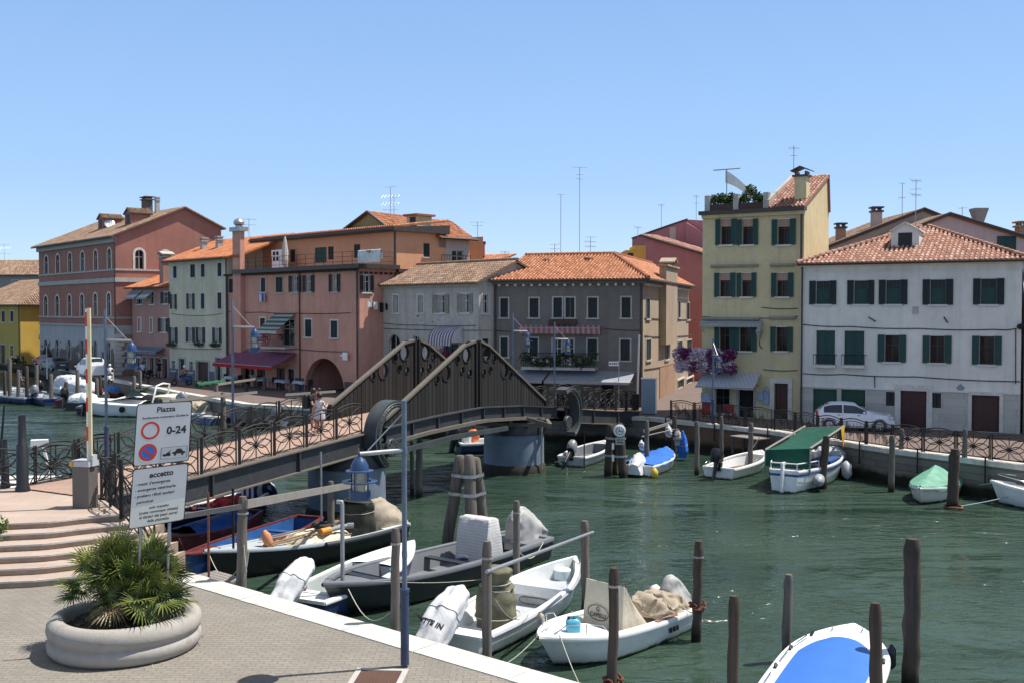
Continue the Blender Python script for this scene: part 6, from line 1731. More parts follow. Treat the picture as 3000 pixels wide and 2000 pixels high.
CANG = cloth('dark_green_canvas', (.012, .075, .052), .8, .25)
CREAMC = cloth('cream_canvas', (.62, .55, .43), .85, .15)
FEND = paint('fender_grey', (.30, .32, .36), .5, .15)
class Hull:
 def __init__(s, L, B, H=.55, sb=.28, ss=.0, tr=.82, p=2.3, rake=.35, draft=.25, flare=.86, n=20):
  s.L, s.B, s.H, s.sb, s.ss, s.tr, s.p, s.rake, s.draft, s.flare, s.n = L, B, H, sb, ss, tr, p, rake, draft, flare, n
 def b(s, t):
  a = s.tr + (1 - s.tr) * math.sin(min(1, t / .45) * PI / 2)
  if t > .45: a *= max(0, 1 - ((t - .45) / .55) ** s.p)
  return s.B / 2 * a
 def g(s, t): return s.H + s.sb * max(0, t) ** 2.4 + s.ss * (1 - t) ** 2
 def x(s, t): return -s.L / 2 + s.L * t
 def G(s, t, sd, ins=0.0, dz=0.0):
  return V((s.x(t) - (ins if t > .9 else 0) * (t - .9) * 10, sd * max(0, s.b(t) - ins), s.g(t) + dz))
 def section(s, t):
  k = -s.draft * (1 - max(0, (t - .6) / .4) ** 2)
  b, g = s.b(t), s.g(t); r = s.rake * max(0, t - .5) * 2
  out = []
  for fy, fz in ((0, 0), (.5, .06), (s.flare * .96, .32), (s.flare + (1 - s.flare) * .4, .62), (1, 1)):
   z = k + (g - k) * fz
   out.append(V((s.x(t) - r * (1 - fz) * t, b * fy, z)))
  return out
 def outer(s, parent, mats, band=None):
  mb = MB(); rings = []
  for i in range(s.n + 1):
   t = i / s.n; h = s.section(t)
   rings.append([V((p.x, -p.y, p.z)) for p in h[::-1]] + h[1:])
  mb.loft(rings, False)
  mb.poly(rings[0])
  if len(mats) > 1:                      # topsides over a differently painted bottom
   for i in range(len(mb.m) - 1):
    j = i % 8
    mb.m[i] = 0 if 2 <= j <= 5 else 1
   mb.m[-1] = 1
  return mb.build('hull', mats, parent, 50, world=False)
 def gunwale(s, parent, mat, w=.09, h=.07, t0=0.0, t1=1.0, stern=True):
  mb = MB()
  for sd in (-1, 1):
   ts = [t0 + (t1 - t0) * i / 26 for i in range(27)]
   mb.loft([[s.G(t, sd, -.02, -h * .6), s.G(t, sd, -.035, 0), s.G(t, sd, -.01, h * .5), s.G(t, sd, w, h * .45), s.G(t, sd, w, -h * .3)] for t in ts], True)
  if stern:
   a, b = s.G(0, 1), s.G(0, -1); mb.hexa([V((a.x - .03, b.y, a.z - h * .5)), V((a.x + w, b.y, a.z - h * .5)), V((a.x + w, a.y, a.z - h * .5)), V((a.x - .03, a.y, a.z - h * .5)), V((a.x - .03, b.y, a.z + h * .47)), V((a.x + w, b.y, a.z + h * .47)), V((a.x + w, a.y, a.z + h * .47)), V((a.x - .03, a.y, a.z + h * .47))])
  return mb.build('gunwale', mat, parent, 50, world=False)
 def cockpit(s, parent, mats, t0, t1, floor=.12, ins=.1):
  """Inner liner: sides, floor (second material) and end bulkheads."""
  mb = MB(); k = 14
  fl = []
  for sd in (-1, 1):
   up = [s.G(t0 + (t1 - t0) * i / k, sd, ins, .0) for i in range(k + 1)]
   dn = [V((p.x, p.y * .86, floor)) for p in up]
   mb.loft([up, dn], False, 0); fl.append(dn)
  mb.loft(fl, False, 1)
  for i in (0, k):
   t = t0 + (t1 - t0) * i / k
   a, b = s.G(t, -1, ins), s.G(t, 1, ins)
   mb.poly([a, b, V((b.x, b.y * .86, floor)), V((a.x, a.y * .86, floor))], 0)
  return mb.build('cockpit', mats, parent, 50, world=False)
 def deck(s, parent, mat, t0, t1, crown=.05, dz=0.0, ins=.06, name='foredeck'):
  mb = MB(); k = 12
  rows = []
  for i in range(k + 1):
   t = t0 + (t1 - t0) * i / k
   rows.append([s.G(t, -1, ins, dz) * (1 - w) + s.G(t, 1, ins, dz) * w + V((0, 0, crown * math.sin(PI * w) * min(1, s.b(t)))) for w in (0, .12, .3, .5, .7, .88, 1)])
  mb.loft(rows, False)
  return mb.build(name, mat, parent, 50, world=False)
def boat(label, bow, stern, B, name='moored_boat', group=None, **kw):
 """bow and stern are gunwale-level places; the thing's origin sits on the water."""
 d = V((bow.x - stern.x, bow.y - stern.y, 0)); c = (bow + stern) / 2
 T = thing(name, label, 'boat', (c.x, c.y, WZ), math.atan2(d.y, d.x), group or 'boats moored along the canal')
 return T, Hull(d.length, B, **kw)
def drape(mb, rings, m=0, seed=1, amp=.03):
 rn = random.Random(seed)
 rr = [[V(p) + V((rn.uniform(-amp, amp), rn.uniform(-amp, amp), rn.uniform(-amp, amp))) for p in r] for r in rings]
 mb.loft(rr, True, m); mb.poly(rr[-1], m)
def oval(cx, cy, z, rx, ry, n=20, sq=.0, tilt=0.0, seed=None, amp=0.0):
 rn = random.Random(seed) if seed is not None else None
 out = []
 for i in range(n):
  a = 2 * PI * i / n; c, s_ = math.cos(a), math.sin(a)
  if sq: c = math.copysign(abs(c) ** (1 - sq), c); s_ = math.copysign(abs(s_) ** (1 - sq), s_)
  w = (1 + rn.uniform(-amp, amp)) if rn else 1
  out.append(V((cx + c * rx * w, cy + s_ * ry * w, z + tilt * c * rx)))
 return out
def crumple(vs, amp=.05, f=3.0, seed=0):
 o = V((seed * 3.7, seed * 1.3, seed * 2.1)); out = []
 for v in vs:
  p = V(v); d = V((0, 0, 0))
  for fr, a in ((f, amp), (f * 2.3, amp * .45)):
   q_ = p * fr + o
   d += V((abs(mnoise.noise(q_)), abs(mnoise.noise(q_ + V((31, 7, 5)))), abs(mnoise.noise(q_ + V((5, 17, 43)))))) * (-2 * a)
  out.append(p + d + V((amp, amp, amp)) * .7)
 return out
def heap(T, cx, cy, z0, rx, ry, h, mat, name='boat_cover', seed=1, sq=.35, amp=.07, parent=None):
 mb = MB(); k, n = 20, 52; rings = []
 for i in range(k + 1):
  w = i / k; r = 1.06 - .06 * w if w < .4 else math.cos((w - .4) / .6 * PI / 2) ** .75; z = z0 + h * (w / .4 * .55 if w < .4 else .55 + .45 * math.sin((w - .4) / .6 * PI / 2))
  rings.append([V((p.x, p.y, z)) for p in oval(cx, cy, 0, max(.02, rx * r), max(.02, ry * r), n, sq)])
 mb.loft(rings, True); mb.v = crumple(mb.v, amp, 2.6, seed)
 return mb.build(name, mat, T, True, world=False)
def bag(T, pts, rs, mat, seed=1, n=44, k=36, name='motor_cover', amp=.05, fold=.085):
 """Crumpled cloth wrapped round a bent axis."""
 rn = random.Random(seed); ph = [rn.uniform(0, 6.3) for _ in range(6)]
 P, Rr = [], []
 for i in range(k + 1):
  w = i / k * (len(pts) - 1); j = min(int(w), len(pts) - 2); f = w - j; f2 = f * f * (3 - 2 * f)
  P.append(pts[j].lerp(pts[j + 1], f)); Rr.append(rs[j] + (rs[j + 1] - rs[j]) * f2)
 rings = []
 for i, p in enumerate(P):
  d = (P[min(i + 1, k)] - P[max(i - 1, 0)]).normalized(); X, Y, _ = frame(d)
  ring = []
  for j in range(n):
   a = 2 * PI * j / n
   q_ = 1 + fold * math.sin(3 * a + ph[0] + i * .04) + fold * .7 * math.sin(7 * a + ph[1] - i * .07) + .03 * math.sin(i * .8 + ph[2] + 3 * a)
   ring.append(p + (X * math.cos(a) + Y * math.sin(a)) * Rr[i] * q_)
  rings.append(ring)
 mb = MB(); mb.loft(rings, True); mb.poly(rings[0][::-1]); mb.poly(rings[-1]); mb.v = crumple(mb.v, amp * .5, .9 / max(rs), seed)
 o = mb.build(name, mat, T, 70, world=False); rings = [[V(p) for p in mb.v[i * n:(i + 1) * n]] for i in range(k + 1)]; P = [sum(r, V((0, 0, 0))) / n for r in rings]
 mb = MB(); i = k // 2; c = P[i]; mb.tube([c + (v - c) * 1.01 for v in rings[i]], .011, 5, closed=True); mb.build('cover_cord', ROPE, o, world=False)
 return o
def tent(T, x0, x1, z, s, mat, y=0.0, seed=1, ht=1.0):
 rn = random.Random(seed); k, n = 34, 37; rings = []
 ph = [rn.uniform(0, 6.3) for _ in range(4)]
 for i in range(k + 1):
  w = i / k; xx = x0 + (x1 - x0) * w
  top = ht * (.40 + .33 * math.sin(min(1, w * 4) * PI / 2)) if w < .42 else ht * (.73 - .62 * ((w - .42) / .58) ** 1.25)
  hw = (.18 + .16 * math.sin(min(1, w * 2.5) * PI / 2)) * (1 - .3 * max(0, w - .5))
  r = []
  for j in range(n):
   a = PI * j / (n - 1); cx = math.cos(a); sz_ = math.sin(a) ** .6
   f = 1 + .08 * math.sin(7 * a + ph[0] + i * .05) + .04 * math.sin(11 * a + ph[1] - i * .1)
   r.append(V((xx, y + cx * hw * s * f * (1.25 - .25 * sz_), z + (-.42 + (top + .42) * sz_) * s * (1 if f > 1 else f))))
  rings.append(r)
 mb = MB(); mb.loft(rings, False); mb.poly(rings[0]); mb.poly(rings[-1]); mb.v = crumple(mb.v, .028 * s, 2.2, seed)
 return mb.build('motor_cover', mat, T, 70, world=False)
def outboard(T, x, z, s=1.0, mat=OUTB, tilt=0.0, y=0.0, cover=None, ht=.75):
 """Outboard motor hung on the transom (at local x), raised by tilt; a covered one keeps its canvas bag."""
 M = Matrix.Translation((x, y, z)) @ Matrix.Rotation(tilt, 4, 'Y')
 tf = lambda r: [M @ p for p in r]
 mb = MB()
 if cover is None:
  rg = [oval(-.22 * s, 0, .12 * s, .2 * s, .15 * s, 14, .3), oval(-.24 * s, 0, .22 * s, .27 * s, .19 * s, 14, .35), oval(-.25 * s, 0, .42 * s, .28 * s, .19 * s, 14, .35), oval(-.27 * s, 0, .56 * s, .22 * s, .15 * s, 14, .3), oval(-.28 * s, 0, .6 * s, .1 * s, .07 * s, 14)]
  mb.loft([tf(r) for r in rg], True); mb.poly(tf(rg[-1]))
  o = mb.build('outboard_motor', mat, T, 45, world=False)
 elif tilt > .5:                         # tilted up: a long wrapped bundle lying aft and down
  o = bag(T, [V((x + .3 * s, y, z + .35 * s)), V((x + .1 * s, y, z + .42 * s)), V((x - .3 * s, y, z + .2 * s)), V((x - .75 * s, y, z - .2 * s)), V((x - 1.0 * s, y, z - .5 * s))], [.14 * s, .25 * s, .30 * s, .27 * s, .12 * s], cover, int(abs(x) * 100))
  return o
 else:                                   # upright: canvas tented from the motor head down to the stern
  return tent(T, x + .35 * s, x - .75 * s, z, s, cover, y, int(abs(x) * 77), ht)
 mb = MB()
 rg = [oval(-.2 * s, 0, .15 * s, .13 * s, .09 * s, 10), oval(-.22 * s, 0, -.25 * s, .1 * s, .06 * s, 10), oval(-.24 * s, 0, -.62 * s, .12 * s, .035 * s, 10)]
 mb.loft([tf(r) for r in rg], True); mb.poly(tf(rg[-1]))
 mb.loft([tf(oval(-.26 * s, 0, -.58 * s, .3 * s, .12 * s, 10)), tf(oval(-.26 * s, 0, -.61 * s, .3 * s, .12 * s, 10))], True)
 mb.build('motor_leg', OUTB if cover is None else OUTG, o, 50, world=False)
 mb = MB()
 c = M @ V((-.5 * s, 0, -.78 * s)); a = (M.to_3x3() @ V((1, 0, 0)))
 mb.lathe([(.03, -.06), (.06, 0), (.045, .22), (.01, .3)], c, 8, ax=a)
 for i in range(3):
  b_ = frame(a)[0] * math.cos(2 * PI * i / 3) + frame(a)[1] * math.sin(2 * PI * i / 3)
  mb.poly([c + b_ * .04, c + b_ * .14 + a * .04, c + b_ * .16 - a * .02, c + b_ * .05 - a * .03])
 mb.build('propeller', OUTB, o, world=False)
 mb = MB(); mb.box(M @ V((.0, 0, .02 * s)), (.14 * s, .22 * s, .3 * s), M=M.to_3x3()); mb.build('clamp_bracket', OUTB, o, world=False)
 return o
def rope(label, pts, r=.014, sag=.12, name='mooring_rope', mat=ROPE):
 pts = [V(p) for p in pts]; out = []
 for a, b in zip(pts, pts[1:]):
  for i in range(10):
   w = i / 10; p = a.lerp(b, w); p.z -= sag * (b - a).length * math.sin(PI * w) * .5; out.append(p)
 out.append(pts[-1]); mb = MB(); mb.tube(out, r, 5); return mb.build(name, mat, None, True, label=label, cat='rope', group='mooring ropes')
def fender(T, p, L=.5, r=.13, ax=(0, 0, 1), mat=FEND):
 mb = MB(); mb.lathe([(.02, -.5 * L - r * .6), (r * .5, -.5 * L - r * .4), (r, -.5 * L + r * .3), (r, .5 * L - r * .3), (r * .5, .5 * L + r * .4), (.03, .5 * L + r * .7)], p, 12, ax=ax)
 return mb.build('fender', mat, T, 60, world=False)
def cleat(mb, p, d=V((1, 0, 0))): mb.tube([p - d * .09 + V((0, 0, .05)), p + d * .09 + V((0, 0, .05))], .014, 5); mb.tube([p, p + V((0, 0, .05))], .018, 5)
def W2L(T, p): return (Matrix.Translation(T.location) @ T.rotation_euler.to_matrix().to_4x4()).inverted() @ V(p)
def L2W(T, p): return (Matrix.Translation(T.location) @ T.rotation_euler.to_matrix().to_4x4()) @ V(p)

# ---- A: white motor boat with the cream canvas
bw, st = gz(1238, 1462, -.86), gz(1546, 1378, -1.05)
T, H = boat('white motor boat with a cream console cover, blue jerrycan and bow rails in the foreground', bw, st, 1.95, H=.52, sb=.2, tr=.86, p=3.4, rake=.5, flare=.9)
H.outer(T, [GEL]); H.gunwale(T, GEL, .2, .1, stern=True); H.cockpit(T, [GEL, GELC], .06, .66, .16, .22); H.deck(T, GEL, .66, .985, .04, .01, .1)
mb = MB(); xb = H.x(.66)
mb.hexa([V((xb, -.5, .16)), V((xb, .5, .16)), V((xb - .9, .55, .16)), V((xb - .9, -.55, .16)), V((xb, -.5, .5)), V((xb, .5, .5)), V((xb - .35, .55, .5)), V((xb - .35, -.55, .5))]); mb.build('seat_box', GELC, T, world=False)
xc = H.x(.50)
mb = MB()
base = [(xc + .30, -.42), (xc + .30, .42), (xc - 1.0, .5), (xc - 1.0, -.5)]
rings = []
for z, sx0, sx1, hy in ((.14, .32, -1.05, .62), (.45, .31, -.75, .60), (.85, .29, -.36, .58), (1.2, .27, -.05, .57), (1.52, .24, .12, .56)):
 r = []
 for i in range(7): r.append(V((xc + sx0 + .012 * (i % 2), -hy + 2 * hy * i / 6, z)))
 for i in range(1, 7): r.append(V((xc + sx0 + (sx1 - sx0) * i / 6, hy + .015 * (i % 2), z - .06 * i / 6)))
 for i in range(1, 7): r.append(V((xc + sx1, hy - 2 * hy * i / 6, z - .06)))
 for i in range(1, 6): r.append(V((xc + sx1 + (sx0 - sx1) * i / 6, -hy - .015 * (i % 2), z - .06 + .06 * i / 6)))
 rings.append(r)
drape(mb, rings, 0, 4, .012)
cc = mb.build('console_cover', CREAMC, T, 40, world=False)
mb = MB()
lx = xc + .325
mb.tube([V((lx - .002, -.13 + .31 * math.cos(2 * PI * i / 28), .80 + .18 * math.sin(2 * PI * i / 28))) for i in range(28)], .008, 4, closed=True)
text_into(mb, 'CAPELLI', .135, V((lx, -.13, .74)), V((0, 1, 0)), V((0, 0, 1)), bold=.003)
text_into(mb, 'G', .15, V((lx, -.13, .88)), V((0, 1, 0)), V((0, 0, 1)), bold=.003)
mb.build('lettering', BLACKP, cc, world=False)
mb = MB()
for sd in (-1, 1):
 ts = (.70, .74, .82, .9, .95); zz = (.0, .2, .26, .24, .0)
 mb.tube([H.G(t, sd, .12, .05 + z) for t, z in zip(ts, zz)], .014, 6, cap=True); mb.tube([H.G(.82, sd, .12, .04), H.G(.82, sd, .12, .31)], .012, 6)
mb.build('bow_rail', CHROME, T, True, world=False)
mb = MB()
for p in (H.G(.93, 1, .2, .06), H.G(.93, -1, .2, .06), H.G(.05, 1, .1, .06), H.G(.05, -1, .1, .06)): cleat(mb, p)
mb.build('cleat', GREYM, T, world=False)
mb = MB()
for sd in (-1, 1):
 mb.loft([[H.G(t, sd, .03, .066), H.G(t, sd, .16, .06)] for t in (.2, .26, .32, .38)], False)
mb.build('teak_pad', wood('teak', (.33, .17, .10), axis='x', zs=.6), T, world=False)
mb = MB()
for t0 in (.215, .245, .275):
 for sd in (-1, 1):
  mb.poly([H.section(t0)[4] * V((1, sd, 1)).length if False else V((H.x(t0), sd * (H.b(t0) * .985 + .012), H.g(t0) - .16)), V((H.x(t0 + .022), sd * (H.b(t0 + .022) * .985 + .012), H.g(t0) - .16)), V((H.x(t0 + .01), sd * (H.b(t0) * .955 + .012), H.g(t0) - .3)), V((H.x(t0 - .012), sd * (H.b(t0) * .955 + .012), H.g(t0) - .3))])
mb.build('hull_stripes', BLACKP, T, world=False)
heap(T, H.x(.15), .05, .42, .56, .68, .45, TARPB, 'bunched_canvas', 8, .4, .13)
o = outboard(T, H.x(0) + .12, H.g(0) + .12, .8, cover=TARPG, tilt=.15, ht=1.0)
outboard(T, H.x(0) + .02, H.g(0) + .0, .6, y=-.55, cover=TARPW, tilt=.1)
jc = thing('jerrycan', 'translucent blue jerrycan on the bow of the white motor boat', 'jerrycan', L2W(T, (H.x(.80), .12, .62)))
jl = L2W(T, (H.x(.80), .12, .56)); mb = MB()
JM = paint('blue_plastic', (.10, .42, .58), .25, .12, 4)
mb.loft([[jl + Matrix.Rotation(.1, 3, 'Z') @ V(p) for p in oval(0, 0, z, rx, ry, 16, .6)] for z, rx, ry in ((0, .15, .11), (.02, .165, .12), (.33, .165, .12), (.38, .13, .1), (.41, .06, .05))], True)
mb.build('body', JM, jc, 50)
mb = MB(); mb.tube([jl + V((-.1, 0, .38)), jl + V((-.1, 0, .45))], .035, 8); mb.build('cap', BLACKP, jc); mb = MB(); mb.tube([jl + V((.0, 0, .4)), jl + V((.02, 0, .46)), jl + V((.11, 0, .46)), jl + V((.13, 0, .37))], .016, 6); mb.build('handle', JM, jc)
rope('rope hanging from the bow of the white motor boat to the quay', [L2W(T, H.G(.93, 1, .1, .08)), q(1.6, .1, -.2)], .012, .25)
rope('rope from the white motor boat bow to the neighbouring boat', [L2W(T, H.G(.95, -1, .1, .08)), gz(1075, 1550, -1.2)], .012, .2)
fd = fender(T, H.G(.78, -1, -.14, -.02), .42, .09, (.2, 0, 1), paint('tan_fender', (.42, .35, .26), .6))
TA = T
# ---- B: white boat, grey floor, olive sack, lettered motor bag
bw, st = gz(1322, 1280, -.72), gz(1036, 1452, -1.02)
T, H = boat('white open boat with a grey floor, tall olive canvas bundle and plastic wrapped outboard', bw, st, 1.95, H=.55, sb=.36, tr=.80, p=2.6, rake=.4, flare=.88)
H.outer(T, [GEL]); H.gunwale(T, GEL, .09, .08); H.cockpit(T, [GEL, GELG], .1, .62, .14, .1)
mb = MB(); xb = H.x(.62); z1 = .40
k = 10; rows = []
for i in range(k + 1):
 t = .62 + .33 * i / k; a = H.b(t) - .12; z = z1 + .02 * i / k
 rows.append([V((H.x(t), -a, z)), V((H.x(t), 0, z + .01)), V((H.x(t), a, z))])
mb.loft(rows, False, 0)
for sd in (-1, 1): mb.loft([[H.G(.62 + .37 * i / k, sd, .1), V((H.x(.62 + .33 * i / k), sd * (H.b(.62 + .33 * i / k) - .12), z1 + .02 * i / k))] for i in range(k + 1)], False, 1)
bh = H.b(.62) - .12; mb.poly([V((xb, -bh, z1)), V((xb, bh, z1)), V((xb, bh * .9, .14)), V((xb, -bh * .9, .14))], 1)
mb.build('foredeck', [GELG, GEL], T, world=False)
mb = MB(); mb.tube([V((xb - .012, (bh * .55) * math.copysign(abs(math.cos(2 * PI * i / 24)) ** .5, math.cos(2 * PI * i / 24)), .27 + .09 * math.copysign(abs(math.sin(2 * PI * i / 24)) ** .6, math.sin(2 * PI * i / 24)))) for i in range(24)], .008, 4, closed=True); mb.build('locker_hatch', BLACKP, T, world=False)
mb = MB(); mb.lathe([(.01, .28), (.2, .28), (.24, .25), (.25, .0), (.2, -.02)], V((H.x(.9), .08, z1 + .03)), 18); mb.build('bow_bollard', paint('pale_mint_plastic', (.58, .68, .68), .4), T, 40, world=False)
mb = MB()
for sd in (-1, 1): mb.tube([H.G(.05 + .9 * i / 16, sd, -.06, -.05) for i in range(17)], .035, 6)
mb.build('rubbing_strake', FEND, T, True, world=False)
xb = H.x(.34); sk = bag(T, [V((xb, .08, .12)), V((xb + .02, .08, .4)), V((xb, .1, .75)), V((xb + .03, .08, 1.08)), V((xb, .06, 1.22)), V((xb - .02, .06, 1.5)), V((xb - .02, .06, 1.6))], [.46, .50, .49, .40, .29, .37, .2], TARPO, 3, 34, 34, 'canvas_bundle', .03, .085)
mb = MB()
for z, r in ((.4, .575), (1.2, .36)): mb.tube(oval(H.x(.34) + .03 * math.sin(z * 5), .08, z, r, r * .92, 22, .15), .013, 5, closed=True)
mb.build('lashing', ROPE, sk, world=False)
o = outboard(T, H.x(0) + .1, H.g(0) + .22, 1.28, cover=TARPW, tilt=.9)
mb = MB(); from mathutils.bvhtree import BVHTree
bv = BVHTree.FromPolygons([v.co for v in o.data.vertices], [list(f.vertices) for f in o.data.polygons])
nn = V((-.72, -.22, .62)).normalized(); uu = V((.06, -1, -.25)); uu = (uu - nn * uu.dot(nn)).normalized(); vv = nn.cross(uu)
text_into(mb, 'ETTE IN', .175, V((H.x(0) - .55, .10, H.g(0) + .25)) + nn * 1.2, uu, vv, bold=.007, depth=0)
for i, p in enumerate(mb.v):
 hit = bv.ray_cast(p, -nn)
 if hit[0] is not None: mb.v[i] = hit[0] + nn * .012
mb.build('lettering', BLACKP, o, world=False)
mb = MB(); mb.hexa([V((H.x(0) + .1, -.8, .5)), V((H.x(0) + .55, -.8, .5)), V((H.x(0) + .55, .8, .5)), V((H.x(0) + .1, .8, .5)), V((H.x(0) + .1, -.8, .54)), V((H.x(0) + .55, -.8, .54)), V((H.x(0) + .55, .8, .54)), V((H.x(0) + .1, .8, .54))]); mb.build('stern_thwart', GEL, T, world=False)
bu = L2W(T, H.G(.03, 1, .12, .12)); by = thing('yellow_float', 'small yellow float lying on the stern of the white open boat', 'float', bu); mb = MB(); mb.ball(bu, .12, 10, 7); mb.tube([bu, bu + V((.15, -.1, .02))], .02, 5); mb.build('float', paint('yellow_plastic', (.62, .42, .03), .45), by, True)
rope('thin line from the post to the canvas bundle on the white open boat', [gy(1113, 1330, 20), L2W(T, H.G(.3, -1, 0, .05))], .009, .15)
# ---- C: big dark grey boat
bw, st = gz(742, 1345, -.72), gz(1218, 1226, -.92)
T, H = boat('big dark grey open boat with a pale cloth over its console and a covered outboard', bw, st, 2.35, H=.66, sb=.26, tr=.78, p=3.8, rake=.55, flare=.9)
H.outer(T, [HULLG]); H.gunwale(T, DECKG, .16, .11); H.cockpit(T, [DECKG, DECKG], .06, .80, .2, .16); H.deck(T, DECKG, .80, .985, .03, -.08, .12)
for t, dz in ((.80, -.03), (.42, -.12)): mb = MB(); mb.hexa([V((H.x(t), -H.b(t) + .1, H.g(t) + dz - .05)), V((H.x(t) + .26, -H.b(t + .03) + .1, H.g(t) + dz - .05)), V((H.x(t) + .26, H.b(t + .03) - .1, H.g(t) + dz - .05)), V((H.x(t), H.b(t) - .1, H.g(t) + dz - .05)), V((H.x(t), -H.b(t) + .1, H.g(t) + dz)), V((H.x(t) + .26, -H.b(t + .03) + .1, H.g(t) + dz)), V((H.x(t) + .26, H.b(t + .03) - .1, H.g(t) + dz)), V((H.x(t), H.b(t) - .1, H.g(t) + dz))]); mb.build('thwart', HULLG, T, world=False)
mb = MB(); xc = H.x(.30); rings = []
for z, x0, x1, hy in ((.2, .34, -.5, .62), (.6, .32, -.46, .61), (1.1, .27, -.40, .6), (1.62, .18, -.28, .58), (1.66, .12, -.22, .54)):
 r = []
 for i in range(8): r.append(V((xc + x0 + .018 * (i % 2), -hy + 2 * hy * i / 7, z)))
 for i in range(1, 7): r.append(V((xc + x0 + (x1 - x0) * i / 6, hy + .02 * (i % 2), z)))
 for i in range(1, 8): r.append(V((xc + x1, hy - 2 * hy * i / 7, z)))
 for i in range(1, 6): r.append(V((xc + x1 + (x0 - x1) * i / 6, -hy - .02 * (i % 2), z)))
 rings.append(r)
drape(mb, rings, 0, 12, .014); mb.build('console_cover', cloth('pale_striped_sheet', (.50, .48, .47), stripes=(.55, .55, .545), axis=2, period=.09), T, 40, world=False)
outboard(T, H.x(0) + .55, H.g(0) + .22, 1.3, cover=TARPG, tilt=-.05, ht=.82)
mb = MB(); mb.hexa([V((H.x(.0) + .05, -.95, .6)), V((H.x(.13), -.95, .6)), V((H.x(.13), .95, .6)), V((H.x(.0) + .05, .95, .6)), V((H.x(.0) + .05, -.95, .66)), V((H.x(.13), -.95, .66)), V((H.x(.13), .95, .66)), V((H.x(.0) + .05, .95, .66))]); mb.build('stern_deck', DECKG, T, world=False)
for nm, lab, t, y, r_, h_, mt in (('dark_bucket', 'dark blue bucket on the floor of the big grey boat', .40, .12, .2, .36, NAVY), ('orange_basin', 'orange basin beside the bucket on the floor of the big grey boat', .375, .7, .19, .13, paint('orange_plastic', (.62, .2, .02), .4))):
 p = L2W(T, (H.x(t), y, .21)); bk = thing(nm, lab, 'bucket', p); mb = MB(); mb.lathe([(.01, 0), (r_ * .8, 0), (r_, h_), (r_ * 1.06, h_), (r_ * 1.0, h_ - .02), (r_ * .78, .03), (.01, .03)], p, 18); b_ = mb.build('tub', mt, bk, 50)
 if nm == 'dark_bucket': mb = MB(); mb.tube([p + V((r_ * math.cos(a), .02, h_ + .12 * math.sin(a))) for a in [PI * i / 10 for i in range(11)]], .008, 5); mb.build('handle', GREYM, bk)
rope('slack rope from the big grey boat across to the olive bundle boat', [L2W(T, H.G(.88, 1, 0, .05)), gz(1190, 1318, -1)], .01, .06)
# ---- D: white boat with navy hull
bw, st = gz(950, 1238, -.62), gz(688, 1372, -1.0)
T, H = boat('white decked boat with navy hull, green floor mat and wrapped outboard at the quay', bw, st, 1.9, H=.55, sb=.38, tr=.82, p=2.4, rake=.4, flare=.9)
H.outer(T, [REDP, NAVY]); H.gunwale(T, GEL, .13, .09); H.cockpit(T, [GELG, GRNP], .12, .62, .16, .14); H.deck(T, GEL, .62, .985, .06, .02, .1)
mb = MB(); mb.hexa([V((H.x(0) + .05, -.72, .48)), V((H.x(.17), -.72, .48)), V((H.x(.17), .72, .48)), V((H.x(0) + .05, .72, .48)), V((H.x(0) + .05, -.72, .53)), V((H.x(.17), -.72, .53)), V((H.x(.17), .72, .53)), V((H.x(0) + .05, .72, .53))]); mb.build('stern_deck', GEL, T, world=False)
outboard(T, H.x(0) + .08, H.g(0) + .3, 1.15, cover=TARPW, tilt=.72)
mb = MB(); mb.ball(V((H.x(.15), .55, .62)), .14, 10, 6, sc=(.6, 1, 1.3)); mb.build('red_bag', REDP, T, True, world=False)
mb = MB(); mb.tube([H.G(.55, -1, .05, .06) + V((.12 * math.cos(a), .1 * math.sin(a), .03 * (a % 2))) for a in [i * .6 for i in range(20)]], .02, 5); mb.build('green_rope_coil', paint('green_rope', (.08, .32, .2), .8), T, world=False)
# ---- E: grey boat with oars
bw, st = gz(470, 1266, -.62), gz(905, 1190, -.92)
T, H = boat('black hulled grey decked boat loaded with oars, planks and a tyre', bw, st, 2.0, H=.58, sb=.42, tr=.75, p=1.9, rake=.6, flare=.88)
H.outer(T, [BLACKH]); H.gunwale(T, GELG, .1, .1); H.cockpit(T, [HULLG, GELC], .05, .66, .2, .1); H.deck(T, GELG, .66, .985, .03, .0, .08)
heap(T, H.x(.46), .05, .3, 1.0, .74, .58, CREAMC, 'cream_cover', 5, .5, .09)
heap(T, H.x(.60), -.15, .3, .6, .5, .38, cloth('khaki_cloth', (.33, .30, .2)), 'crumpled_net', 15, .3, .14)
OAR = wood('oar_wood', (.36, .25, .15), .7, .3, .4, 'x')
for i, (t0, y0, t1, y1, z) in enumerate(((.72, .35, .40, .55, .95), (.74, .1, .36, .2, .93), (.70, -.45, .44, -.1, .98), (.40, -.3, .26, -.35, 1.0), (.73, .55, .35, .72, .72), (.41, -.12, .27, -.2, 1.02))):
 a, b = L2W(T, (H.x(t0), y0, z - .12)), L2W(T, (H.x(t1), y1, z)); o = thing('oar', ('oar lying along the far side of the cream cover', 'long dark oar down the middle of the oar boat', 'oar nearest the grey foredeck', 'plank on top of the cream cover', 'oar by the gunwale next to the white navy boat', 'second plank on the cream cover beside the tyre')[i] , 'oar', (a + b) / 2, 0, 'oars and planks on the black hulled boat')
 mb = MB()
 if i in (3, 5): mb.bar(a, b, .16, .05)
 else: mb.tube([a, b], .03, 8); mb.hexa([p + d for p in (a, a + (a - b).normalized() * -.7) for d in (V((0, -.07, -.02)), V((0, .07, -.02)), V((0, .07, .02)), V((0, -.07, .02)))])
 mb.build('shaft', OAR, o)
